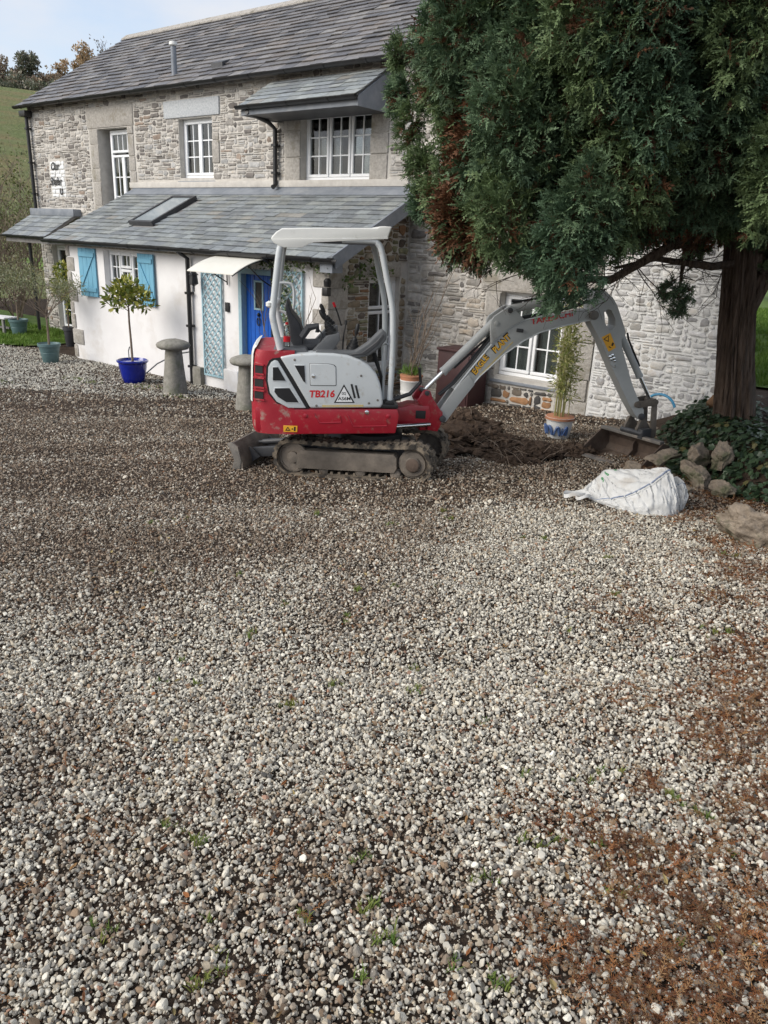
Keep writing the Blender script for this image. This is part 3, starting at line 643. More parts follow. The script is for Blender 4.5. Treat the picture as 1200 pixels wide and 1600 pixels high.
def roof_deck(name, corners, th, material, parent):
    mb = HM(); a, b, c, d = [np.array(p, float) for p in corners]; n_ = unit(np.cross(b-a, d-a))*th
    mb.add([tuple(p) for p in (a, b, c, d)]+[tuple(p-n_) for p in (a, b, c, d)], [(0, 1, 2, 3), (7, 6, 5, 4), (0, 4, 5, 1), (1, 5, 6, 2), (2, 6, 7, 3), (3, 7, 4, 0)])
    return mb.build(name, mm(material), parent, 0)
EY, EZ = 10.10, 5.24
sl = unit((0, RY-EY, RZ-EZ)); LEN = math.hypot(RY-EY, RZ-EZ)
roof = roof_deck('roof', [(XL-.10, EY, EZ), (XE+.12, EY, EZ), (XE+.12, RY, RZ), (XL-.10, RY, RZ)], .06, 'timber_grey', house); tag(roof, 'dark weathered slate main roof')
roof_deck('back_roof', [(XE+.12, RY+3.15, EZ), (XL-.10, RY+3.15, EZ), (XL-.10, RY, RZ), (XE+.12, RY, RZ)], .06, 'lead', house)
roof_slates(roof, (XL-.13, EY-.03, EZ-.015), (1, 0, 0), sl, XE-XL+.26, LEN+.02, .34, .205, MAINP, lift=.017, th=.015, ragged=.018)
x = XL-.13
while x < XE+.1:
    mb = HM(); w = .46; mb.prism([(RY-.16, RZ-.03), (RY, RZ+.085), (RY+.16, RZ-.03), (RY+.16, RZ-.06), (RY, RZ+.05), (RY-.16, RZ-.06)], x, x+w-.008, axis='u'); mb.build('ridge_tile', mm('granite'), roof); x += w
# lean-to roof
LY, LZ, LT, LTZ = 8.17, 2.335, YM-.02, 3.37
sl2 = unit((0, LT-LY, LTZ-LZ)); LEN2 = math.hypot(LT-LY, LTZ-LZ)
roof2 = roof_deck('roof', [(-15.33, LY, LZ), (-7.52, LY, LZ), (-7.52, LT, LTZ), (-15.33, LT, LTZ)], .05, 'timber_grey', house); tag(roof2, 'pale grey green slate roof of the lean-to')
def onroof(x, t, h=0): p = np.array([x, LY, LZ])+sl2*t+np.cross((1, 0, 0), sl2)*h; return tuple(p)
SKX0, SKX1, SKT0, SKT1 = -13.36, -12.62, .70, 1.86
roof_slates(roof2, (-15.36, LY-.02, LZ-.01), (1, 0, 0), sl2, 7.86, LEN2-.17, .27, .150, LEANP, lift=.014, th=.011, clip=lambda a, b: SKX0-.05 < a-15.36 < SKX1+.05 and SKT0-.1 < b < SKT1)
mb = HM()
for sgx in range(5):
    x0 = -15.36+sgx*1.572; n2 = np.cross((1, 0, 0), sl2); o1 = np.array([x0, LY, LZ])+sl2*(LEN2-.26)+n2*.028; o2 = np.array([x0+1.568, LY, LZ])+sl2*(LEN2-.26)+n2*.028
    vs = [o1, o2, o2+sl2*.27, o1+sl2*.27]; vs += [v-n2*.008 for v in vs]; mb.add([tuple(v) for v in vs], [(0, 1, 2, 3), (7, 6, 5, 4), (0, 4, 5, 1), (1, 5, 6, 2), (2, 6, 7, 3), (3, 7, 4, 0)])
    mb.box((x0, YM-.03, LTZ-.02), (x0+1.568, YM-.022, LTZ+.09))
mb.build('flashing', mm('lead'), roof2)
mb = HM(); mb.bbox((-15.45, YM-.045, 3.42), (XR-.05, YM+.02, 3.53), .01); mb.build('mortar_band', mm('mortar'), wall_main)
# verge boards of the lean-to
mb = HM()
n2 = np.cross((1, 0, 0), sl2)
for X in (-7.50,):
    a = np.array([X, LY-.02, LZ]); b = np.array([X, LT, LTZ]); vs = [a+n2*.03, b+n2*.03, b-n2*.16, a-n2*.16]; vs += [v-np.array([.03, 0, 0]) for v in vs]; mb.add([tuple(v) for v in vs], [(0, 3, 2, 1), (4, 5, 6, 7), (0, 1, 5, 4), (1, 2, 6, 5), (2, 3, 7, 6), (3, 0, 4, 7)])
mb.box((-7.78, YL-.2, 2.13), (-7.54, YL+.02, 2.30)); mb.build('bargeboard', mm('lead'), roof2, 0)
# skylight
sk = None
def roof_bar(mb, x0, x1, t0, t1, h0, h1):
    vs = [onroof(x0, t0, h0), onroof(x1, t0, h0), onroof(x1, t1, h0), onroof(x0, t1, h0), onroof(x0, t0, h1), onroof(x1, t0, h1), onroof(x1, t1, h1), onroof(x0, t1, h1)]
    mb.add(vs, [(0,3,2,1),(4,5,6,7),(0,1,5,4),(1,2,6,5),(2,3,7,6),(3,0,4,7)])
mb = HM(); f_ = .06
roof_bar(mb, SKX0, SKX1, SKT0, SKT0+f_, 0, .09); roof_bar(mb, SKX0, SKX1, SKT1-f_, SKT1, 0, .09); roof_bar(mb, SKX0, SKX0+f_, SKT0+f_, SKT1-f_, 0, .088); roof_bar(mb, SKX1-f_, SKX1, SKT0+f_, SKT1-f_, 0, .088)
sk = mb.build('skylight', mm('m_dark'), house)
mb = HM(); roof_bar(mb, SKX0+f_, SKX1-f_, SKT0+f_, SKT1-f_, .05, .07); mb.build('pane', mm('roof_glass'), sk)
mb = HM(); roof_bar(mb, SKX0+f_, SKX1-f_, SKT0+f_, SKT1-f_, .005, .03); mb.build('blind', mm('curtain'), sk)
# catslide canopy over the right upper window
CX0, CX1, CY, CZ = -10.85, -8.30, 9.45, 4.63
sl3 = unit((0, 10.2-CY, 5.10-CZ)); LEN3 = math.hypot(10.2-CY, 5.10-CZ)
roof3 = roof_deck('roof', [(CX0, CY, CZ), (CX1, CY, CZ), (CX1, 10.2, 5.10), (CX0, 10.2, 5.10)], .04, 'timber_grey', house); tag(roof3, 'small slate canopy roof above the right upper window')
roof_slates(roof3, (CX0-.03, CY-.03, CZ-.012), (1, 0, 0), sl3, CX1-CX0+.06, LEN3, .30, .15, LEANP, clip=None)
mb = HM(); mb.box((CX0, CY, CZ-.155), (CX1, CY+.03, CZ-.045)); mb.build('fascia', mm('lead'), roof3, 0)
mb = HM(); mb.box((CX0+.02, CY+.031, CZ-.15), (CX1-.02, YM-.03, CZ-.12)); mb.build('soffit', mm('m_dark'), roof3, 0)
mb = HM(); mb.prism([(CY+.001, CZ-.16), (YM-.02, CZ-.16), (YM-.02, 5.10), (CY+.001, CZ-.03)], CX1+.001, CX1+.03, axis='u'); mb.build('cheek', mm('lead'), roof3, 0); mb = HM(); mb.prism([(CY+.001, CZ-.16), (YM-.02, CZ-.16), (YM-.02, 5.10), (CY+.001, CZ-.03)], CX0-.03, CX0-.001, axis='u'); mb.build('cheek', mm('lead'), roof3, 0)
# porch roof at far left
PX0, PX1, PY, PZ = -19.55, -17.58, 9.35, 2.34
sl4 = unit((0, YM-.02-PY, 2.9-PZ)); LEN4 = math.hypot(YM-.02-PY, 2.9-PZ)
roof4 = roof_deck('roof', [(PX0, PY, PZ), (PX1, PY, PZ), (PX1, YM-.02, 2.9), (PX0, YM-.02, 2.9)], .05, 'timber_grey', house); tag(roof4, 'little slate porch roof over the left door')
roof_slates(roof4, (PX0-.03, PY-.02, PZ-.01), (1, 0, 0), sl4, PX1-PX0+.06, LEN4-.13, .31, .17, LEANP)
mb = HM(); mb.bbox((PX0, YM-.22, 2.80), (PX1+.05, YM-.01, 2.96), .02); mb.build('flashing', mm('lead'), roof4)
mb = HM(); mb.bbox((PX0+.02, PY+.02, PZ-.17), (PX1, PY+.10, PZ-.06), .01); mb.bbox((PX1-.07, PY+.03, PZ-.17), (PX1+.02, YM-.01, PZ-.06), .01); mb.build('porch_frame', mm('timber_grey'), roof4)

# slates and stones: the 300 of each that show largest are pieces of their own, the rest one mass
for nm, sm in (('stone', 50), ('slate', 0)):
    L_ = sorted(PIECES[nm], key=lambda t: -t[0]); big, rest = L_[:300], L_[300:]
    for ar, par, vs, fs, c in big:
        mb = HM(); mb.tint = c; mb.add(vs, fs); mb.build(nm, mm(nm), par, sm)
    mb = HM()
    for ar, par, vs, fs, c in rest: mb.tint = c; mb.add(vs, fs)
    tag(mb.build({'stone': 'stonework', 'slate': 'slating'}[nm], mm(nm), house, sm), kind='stuff')

# --- gutters, pipes
def gutter(x0, x1, y, z, parent, r=.055):
    mb = HM(); n_ = 8; pr = [(y+r*math.cos(math.pi+math.pi*i/n_), z+r*math.sin(math.pi+math.pi*i/n_)) for i in range(n_+1)]; inn = [(y+(r-.008)*math.cos(math.pi+math.pi*i/n_), z+.002+(r-.008)*math.sin(math.pi+math.pi*i/n_)) for i in range(n_+1)]
    mb.prism(pr+inn[::-1], x0, x1, axis='u'); o = mb.build('gutter', mm('gutter_black'), parent)
    x = x0+.3
    while x < x1:
        mb = HM(); mb.prism([(y+(r+.006)*math.cos(math.pi+math.pi*i/n_), z+(r+.006)*math.sin(math.pi+math.pi*i/n_)) for i in range(n_+1)]+[(y+r*math.cos(math.pi+math.pi*i/n_), z+r*math.sin(math.pi+math.pi*i/n_)) for i in range(n_, -1, -1)], x, x+.035, axis='u'); mb.build('gutter_bracket', mm('gutter_black'), o); x += .9
    return o
gutter(XL-.16, XE+.15, EY-.07, EZ-.02, house, .06); gutter(-15.40, -7.46, LY-.06, LZ-.02, house); gutter(CX0-.08, CX1+.04, CY-.06, CZ-.025, house); gutter(PX0-.05, PX1+.03, PY-.05, PZ-.02, house, .045)
def pipe(pts, r, brackets=(), name='downpipe'):
    mb = HM(); mb.tube(pts, r, 12); o = mb.build(name, mm('gutter_black'), house)
    for (x, y, z) in brackets:
        mb = HM(); mb.box((x-r-.012, y-r-.012, z-.02), (x+r+.012, y+r+.03, z+.02)); mb.box((x+r+.01, y, z-.012), (x+r+.06, y+.02, z+.012)); mb.build('pipe_bracket', mm('gutter_black'), o)
    return o
lp = pipe([(-19.48, YM-.09, 5.0), (-19.48, YM-.09, 2.7)], .042, [(-19.48, YM-.09, z) for z in (4.75, 4.0, 3.3)])
mb = HM(); mb.prism([(-19.60, 5.0), (-19.36, 5.0), (-19.33, 5.13), (-19.63, 5.13)], YM-.2, YM-.0, .01); mb.build('hopper', mm('gutter_black'), lp)
pipe([(-18.95, PY+.3, 2.2), (-18.95, PY+.32, .05)], .04, [(-18.95, PY+.3, 1.2)])
pipe([(-10.99, LY-.06, 2.27), (-10.99, YL-.07, 2.16), (-10.99, YL-.07, .02)], .038, [(-10.99, YL-.07, z) for z in (1.6, 1.05, .35)])
pipe([(-8.9, LY-.06, 2.27), (-8.9, YL-.07, 2.16), (-8.9, YL-.07, .6)], .03)
pipe([(-10.72, CY-.02, 4.52), (-10.80, YM-.3, 4.45), (-10.84, YM-.08, 4.36), (-10.84, YM-.08, 3.46), (-10.82, YM-.16, 3.41)], .04, [(-10.84, YM-.08, z) for z in (4.1, 3.65)])
# flue and vent slate on the main roof
mb = HM(); mb.cyl((-14.02, 10.47, 5.35), (-14.02, 10.47, 6.02), .055, 16); fl = mb.build('flue_pipe', mm('lead'), roof)
mb = HM(); mb.lathe([(.07, 0), (.085, .02), (.075, .07), (.03, .085)], (-14.02, 10.47, 6.0), 16); mb.build('flue_cap', mm('m_white'), fl)
mb = HM(); mb.prism([(10.52, 5.50), (10.72, 5.70), (10.52, 5.62)], -12.95, -12.62, axis='u'); mb.build('vent_slate', mm('m_dark'), roof)

# --- windows and doors
def casement(name, O_, ux, inw, W, H, layout, recess, label=None, sill=True, back=None, matf='upvc', mullw=.05, silldark=False):
    """O_ lower-left outer corner of the opening, ux unit along the wall, inw unit into the wall; layout: list of (u0,u1,z0,z1,cols,rows) sashes in 0..1"""
    O_ = np.array(O_, float); ux = np.array(ux, float); inw = np.array(inw, float)
    T = lambda p: HT(tuple(O_+ux*p[0]+inw*(recess+p[1])+np.array([0, 0, p[2]])))
    B = lambda: MB(T)
    f = .055; mb = B()
    for a, b in (((0, 0, 0), (W, .07, f)), ((0, 0, H-f), (W, .07, H)), ((0, .001, f), (f, .069, H-f)), ((W-f, .001, f), (W, .069, H-f))): mb.bbox(a, b, .006, 1)
    win = mb.build(name, mm(matf), house)
    if label: win['label'] = label
    for (a, b, c, d, nc, nr_) in layout:
        u0, u1, z0, z1 = a*W, b*W, c*H, d*H; fr = .05; mb = B()
        for p, q in (((u0, -.012, z0), (u1, .06, z0+fr)), ((u0, -.012, z1-fr), (u1, .06, z1)), ((u0, -.011, z0+fr), (u0+fr, .059, z1-fr)), ((u1-fr, -.011, z0+fr), (u1, .059, z1-fr))): mb.bbox(p, q, .008, 1)
        gu0, gu1, gz0, gz1 = u0+fr, u1-fr, z0+fr, z1-fr; bw = .010
        for i in range(1, nc): x = gu0+(gu1-gu0)*i/nc; mb.box((x-bw, .012, gz0), (x+bw, .040, gz1))
        for i in range(1, nr_): z = gz0+(gz1-gz0)*i/nr_; mb.box((gu0, .013, z-bw), (gu1, .039, z+bw))
        mb.build('sash', mm(matf), win)
        for i in range(nc):
            for j in range(nr_):
                mb = B(); x0, x1 = gu0+(gu1-gu0)*i/nc, gu0+(gu1-gu0)*(i+1)/nc; z0_, z1_ = gz0+(gz1-gz0)*j/nr_, gz0+(gz1-gz0)*(j+1)/nr_
                tw = rs.uniform(-.0012, .0012); mb.add([(x0, .022+tw, z0_), (x1, .022-tw, z0_), (x1, .022-tw, z1_), (x0, .022+tw, z1_), (x0, .030, z0_), (x1, .030, z0_), (x1, .030, z1_), (x0, .030, z1_)], [(0, 1, 2, 3), (7, 6, 5, 4), (0, 4, 5, 1), (1, 5, 6, 2), (2, 6, 7, 3), (3, 7, 4, 0)]); mb.build('pane', mm('glass'), win, 0)
    if sill:
        mb = B(); mb.bbox((-.03, -recess*.55-.02, -.055), (W+.03, .02, -.002), .008, 1); mb.build('sill', mm(matf), win)
        mb = B(); mb.bbox((-.05, -recess-.04, -.10), (W+.05, .05, -.058), .006, 1); mb.build('stone_sill', mm('lead'), win)
    if back == 'curtain':
        for a, b in ((f, W*.45), (W*.55, W-f)):
            mb = B(); k = 14; vs = []; fs = []
            for i in range(k+1):
                u = a+(b-a)*i/k; y = .13+.018*math.sin(i*2.1); vs += [(u, y, .02), (u, y, H-.02)]
            for i in range(k): fs.append((2*i, 2*i+2, 2*i+3, 2*i+1))
            mb.add(vs, fs); mb.build('curtain', mm('curtain'), win)
    elif back == 'blind':
        mb = B(); mb.box((f, .12, H*.5), (W-f, .125, H-.03)); mb.build('blind', mm('curtain'), win)
    return win
casement('window', (W1[0]+.22, YM, W1[2]), (1, 0, 0), (0, 1, 0), W1[1]-W1[0]-.24, W1[3]-W1[2]-.02, [(.05, .95, .80, .98, 4, 1), (.05, .5, .03, .78, 2, 4), (.5, .95, .03, .78, 2, 4)], .16, 'tall white french window of the upper floor', sill=False, back='curtain')
casement('window', (W2[0], YM, W2[2]), (1, 0, 0), (0, 1, 0), W2[1]-W2[0], W2[3]-W2[2], [(.05, .5, .05, .96, 2, 3), (.5, .95, .05, .96, 2, 3)], .12, 'white two light window under the pale granite lintel')
casement('window', (W3[0], YM, W3[2]), (1, 0, 0), (0, 1, 0), W3[1]-W3[0], W3[3]-W3[2], [(.03, .34, .05, .96, 2, 3), (.35, .65, .05, .96, 2, 3), (.66, .97, .05, .96, 2, 3)], .14, 'white three light window under the slate canopy', back='blind')
casement('window', (WB[0], YM, WB[2]), (1, 0, 0), (0, 1, 0), WB[1]-WB[0], WB[3]-WB[2], [(.05, .49, .05, .96, 2, 3), (.51, .95, .05, .96, 2, 3)], .14, 'white ground floor window behind the digger boom', back='curtain')
casement('window', (XR, WS[0], WS[2]), (0, 1, 0), (-1, 0, 0), WS[1]-WS[0], WS[3]-WS[2], [(.07, .93, .66, .97, 2, 1), (.07, .93, .04, .64, 2, 2)], .08, 'narrow white window in the brown stone end wall', back='blind')
casement('window', (WL[0], YL, WL[2]), (1, 0, 0), (0, 1, 0), WL[1]-WL[0], WL[3]-WL[2], [(.04, .34, .05, .96, 2, 3), (.35, .66, .62, .96, 2, 1), (.35, .66, .05, .60, 2, 2), (.67, .96, .05, .96, 2, 3)], .12, 'white window between the blue shutters')
casement('glazed_door', (D0[0], YM, D0[2]), (1, 0, 0), (0, 1, 0), D0[1]-D0[0], D0[3]-D0[2], [(.07, .93, .03, .97, 2, 5)], .12, 'white glazed door under the small porch roof', sill=False)
# blue plank door
dn = []; mb = HM(); mb.box((DL[0]+.06, YL+.10, DL[2]), (DL[1]-.06, YL+.13, DL[3]-.06)); door = mb.build('door', mm('door_blue'), house); door['label'] = 'bright blue plank front door'
npk = 7; dw = (DL[1]-DL[0]-.12)/npk
for i in range(npk):
    x0 = DL[0]+.06+dw*i
    if 2 <= i <= 3:
        mb = HM(); mb.bbox((x0+.003, YL+.075, DL[2]+.01), (x0+dw-.003, YL+.099, 1.46), .005, 1); mb.bbox((x0+.003, YL+.075, 1.90), (x0+dw-.003, YL+.099, DL[3]-.065), .005, 1)
    else: mb = HM(); mb.bbox((x0+.003, YL+.075, DL[2]+.01), (x0+dw-.003, YL+.099, DL[3]-.065), .005, 1)
    mb.build('plank', mm('door_blue'), door)
wx0, wx1 = DL[0]+.06+dw*2, DL[0]+.06+dw*4
mb = HM()
for a, b in (((wx0-.01, 1.45), (wx1+.01, 1.48)), ((wx0-.01, 1.88), (wx1+.01, 1.91)), ((wx0-.01, 1.48), (wx0+.025, 1.88)), ((wx1-.025, 1.48), (wx1+.01, 1.88))): mb.bbox((a[0], YL+.06, a[1]), (b[0], YL+.097, b[1]), .004, 1)
mb.build('window_frame', mm('pale_blue'), door)
mb = HM(); mb.box((wx0+.025, YL+.08, 1.48), (wx1-.025, YL+.086, 1.88)); mb.build('pane', mm('m_black'), door)
mb = HM(); xk = (wx0+wx1)/2+.0; mb.lathe([(.012, -.03), (.03, 0), (.012, .03)], (xk, YL+.06, 1.38), 12); mb.tube([(xk+.035*math.sin(t), YL+.055, 1.27-.06*math.cos(t)) for t in np.linspace(.2, 6.08, 14)], .009, 8); mb.build('knocker', mm('m_black'), door)
mb = HM(); mb.lathe([(.02, -.02), (.032, 0), (.02, .02)], (DL[1]-.13, YL+.06, 1.02), 12); mb.build('door_knob', mm('m_black'), door)
mb = HM(); mb.bbox((DL[0]-.02, YL-.03, DL[2]-.03), (DL[0]+.058, YL+.12, DL[3]), .006, 1); mb.bbox((DL[1]-.058, YL-.03, DL[2]-.03), (DL[1]+.02, YL+.12, DL[3]), .006, 1); mb.bbox((DL[0]-.02, YL-.029, DL[3]-.06), (DL[1]+.02, YL+.12, DL[3]+.02), .006, 1); mb.build('door_frame', mm('pale_blue'), house)
mb = HM(); mb.bbox((DL[0]-.1, YL-.3, -.1), (DL[1]+.1, YL+.3, .06), .02); mb.build('doorstep', mm('granite'), house)
# shutters
def shutter(x0, x1, z0, z1, flip, yaw, label):
    piv = x0 if not flip else x1
    def T(p):
        u = p[0]-piv; c, s_ = math.cos(yaw), math.sin(yaw); return HT((piv+u*c, p[1]-abs(u)*s_, p[2]))
    mb = MB(T); mb.box((x0, YL-.022, z0), (x1, YL-.012, z1)); sh = mb.build('shutter', mm('shutter_blue'), house); sh['label'] = label
    n_ = 4; w = (x1-x0)/n_
    for i in range(n_): mb = MB(T); mb.bbox((x0+i*w+.002, YL-.036, z0), (x0+(i+1)*w-.002, YL-.0225, z1), .003, 1); mb.build('plank', mm('shutter_blue'), sh)
    for zb in (z0+.09, z1-.16): mb = MB(T); mb.bbox((x0+.02, YL-.056, zb), (x1-.02, YL-.037, zb+.08), .004, 1); mb.build('ledge', mm('shutter_blue'), sh)
    a = (x0+.05, z1-.165) if not flip else (x1-.05, z1-.165); b = (x1-.06, z0+.175) if not flip else (x0+.06, z0+.175); w = .04 if not flip else -.04
    mb = MB(T); mb.prism([a, (a[0]+w, a[1]), (b[0]+w, b[1]), b], YL-.054, YL-.037, 0); mb.build('brace', mm('shutter_blue'), sh)
shutter(-14.40, -13.90, 1.30, 2.20, True, .12, 'blue plank shutter left of the window')
shutter(-12.50, -12.00, 1.28, 2.18, False, .05, 'blue plank shutter right of the window')
# trellises
def trellis(x0, x1, z0, z1, label):
    mb = HM()
    for a, b in (((x0, z0), (x1, z0+.03)), ((x0, z1-.03), (x1, z1)), ((x0, z0+.03), (x0+.03, z1-.03)), ((x1-.03, z0+.03), (x1, z1-.03))): mb.bbox((a[0], YL-.05, a[1]), (b[0], YL-.02, b[1]), .003, 1)
    tr = mb.build('trellis', mm('pale_blue'), house); tr['label'] = label
    step = .105; hw = .011
    for sg, y in ((1, YL-.045), (-1, YL-.034)):
        c = -(z1-z0) if sg > 0 else 0
        c0 = c
        while c < (x1-x0)+(0 if sg > 0 else z1-z0):
            pts = []
            for x in (x0+.02, x1-.02):
                z = z0+sg*(x-x0-c); pts.append((x, z))
            (xa, za), (xb, zb) = pts
            def cl(xa, za, xb, zb):
                for lim, up in ((z0+.02, 0), (z1-.02, 1)):
                    ia, ib = (za < lim, zb < lim) if not up else (za > lim, zb > lim)
                    if ia and ib: return None
                    if ia or ib:
                        t = (lim-za)/(zb-za); xm = xa+t*(xb-xa)
                        if ia: xa, za = xm, lim
                        else: xb, zb = xm, lim
                return xa, za, xb, zb
            s_ = cl(xa, za, xb, zb)
            if s_ and abs(s_[2]-s_[0]) > .04:
                xa, za, xb, zb = s_; d = unit((xb-xa, 0, zb-za)); p = np.array([-d[2], 0, d[0]])*hw
                mb = HM(); vs = [(xa+p[0], y, za+p[2]), (xa-p[0], y, za-p[2]), (xb-p[0], y, zb-p[2]), (xb+p[0], y, zb+p[2])]; vs += [(a, b+.009, c_) for a, b, c_ in vs]
                mb.add(vs, [(0, 1, 2, 3), (7, 6, 5, 4), (0, 4, 5, 1), (1, 5, 6, 2), (2, 6, 7, 3), (3, 7, 4, 0)]); mb.build('slat', mm('pale_blue'), tr, 0)
            c += step*1.42
    return tr
trellis(-10.68, -10.16, .24, 1.98, 'pale blue diagonal trellis left of the front door'); trellis(-8.80, -8.28, .30, 2.10, 'pale blue diagonal trellis right of the front door')
# curved door canopy
AX0, AX1 = -10.02, -8.94
pr = [(YL-.02-.80*t, 2.03+.235*(1-(t)**2.0)) for t in np.linspace(0, 1, 12)]
mb = HM(); mb.prism(pr+[(y, z-.012) for y, z in pr[::-1]], AX0, AX1, axis='u'); aw = mb.build('door_canopy', mm('pot_cream'), house); aw['label'] = 'curved white canopy above the blue door'
for X in (AX0+.0, AX1-.015):
    mb = HM(); mb.tube([(X, y, z-.02) for y, z in pr], .012, 6); mb.tube([(X, YL-.03, 2.24), (X, YL-.03, 1.80)], .012, 6); mb.tube([(X, YL-.03, 1.84), (X, YL-.25, 1.95), (X, YL-.5, 2.14)], .010, 6); mb.build('canopy_bracket', mm('gutter_black'), aw)
# lantern, bell, floodlight
def fix(name, label, fn, material):
    mb = HM(); fn(mb); o = mb.build(name, mm(material), house); o['label'] = label; return o
fix('lantern', 'black wall lantern beside the downpipe', lambda m: (m.tube([(-10.72, YL, 1.98), (-10.72, YL-.1, 2.04), (-10.72, YL-.16, 1.99)], .010, 6), m.lathe([(.02, 0), (.075, .03), (.06, .17), (.085, .175), (.02, .24)], (-10.72, YL-.16, 1.74), 6), m.lathe([(.008, 0), (.015, .1)], (-10.72, YL-.16, 1.64), 6)), 'gutter_black')
fix('door_bell', 'small black and white bell box', lambda m: m.bbox((-10.09, YL-.035, 1.37), (-10.00, YL, 1.52), .008), 't_black')
fix('floodlight', 'black floodlight on the lean-to corner', lambda m: (m.lathe([(.05, 0), (.06, .08), (.03, .12)], (-7.72, YL-.10, 1.93), 12), m.bbox((-7.79, YL-.14, 1.80), (-7.69, YL-.05, 1.92), .01)), 'gutter_black')
mb = HM(); mb.bbox((-10.95, YL-.10, .0), (-10.72, YL-.005, .36), .02); mb.build('plinth_block', mm('staddle'), house)
mb = HM(); mb.bbox((-10.15, YL-.06, .0), (-9.78, YL-.004, .42), .02); mb.build('plinth_block', mm('render_white'), house)
# painted house name panel with its lettering
def text_quads(s, size, shear=0, offset=0, space=1, extr=0):
    cu = bpy.data.curves.new('lettering', 'FONT'); cu.body = s; cu.size = size; cu.shear = shear; cu.offset = offset; cu.space_character = space; cu.resolution_u = 3
    o = bpy.data.objects.new('lettering', cu); COL.objects.link(o); dg = bpy.context.evaluated_depsgraph_get(); me = bpy.data.meshes.new_from_object(o.evaluated_get(dg))
    vs = [tuple(v.co) for v in me.vertices]; fs = [tuple(p.vertices) for p in me.polygons]; bpy.data.objects.remove(o); bpy.data.meshes.remove(me); bpy.data.curves.remove(cu)
    xs = [v[0] for v in vs]; return vs, fs, (min(xs), max(xs), min(v[1] for v in vs), max(v[1] for v in vs))
mb = HM()
z = SIGN[2]+.01
while z < SIGN[3]-.04:
    h = rs.uniform(.05, .12); h = min(h, SIGN[3]-z); x = SIGN[0]+.02
    while x < SIGN[1]-.05:
        w = rs.uniform(.12, .34); w = min(w, SIGN[1]-x); vs, fs = stone_piece((x, x+w, z, z+h), put_front(YM), rs, .016, .004); mb.add(vs, fs); x += w
    z += h
sg_ = mb.build('painted_sign', mm('t_white'), house, 50); sg_['label'] = 'white painted patch of wall with the house name'
for s, x, zz, size in (('Our', -18.70, 3.83, .24), ('Shafer', -18.80, 3.50, .24)):
    vs, fs, bb = text_quads(s, size, .35, .006, .92); mb = HM(); mb.add([(x+v[0]*.95, YM-.032, zz+v[1]) for v in vs], fs); mb.build('lettering', mm('t_black'), sg_, 0)
mb = HM(); mb.tube([(-18.30+.055*math.cos(t), YM-.03, 3.36+.075*math.sin(t)) for t in np.linspace(2.2, 7.2, 12)], .013, 6); mb.build('horseshoe', mm('t_black'), sg_)
# ------------------------------------------------------------------ mini excavator
CT = (-4.681, 5.617, .386)
ex = tag(empty('mini_excavator', CT), 'red and pale grey mini excavator with canopy parked on the gravel', 'excavator')
FB = frame((0, 0, 0), rad(44)); FT = frame((0, 0, .012), rad(24), .0566); FO = frame((.398, .385, .647), rad(52))
def EB(): return MB(FB)
def EO(): return MB(FO)
SV = -.48
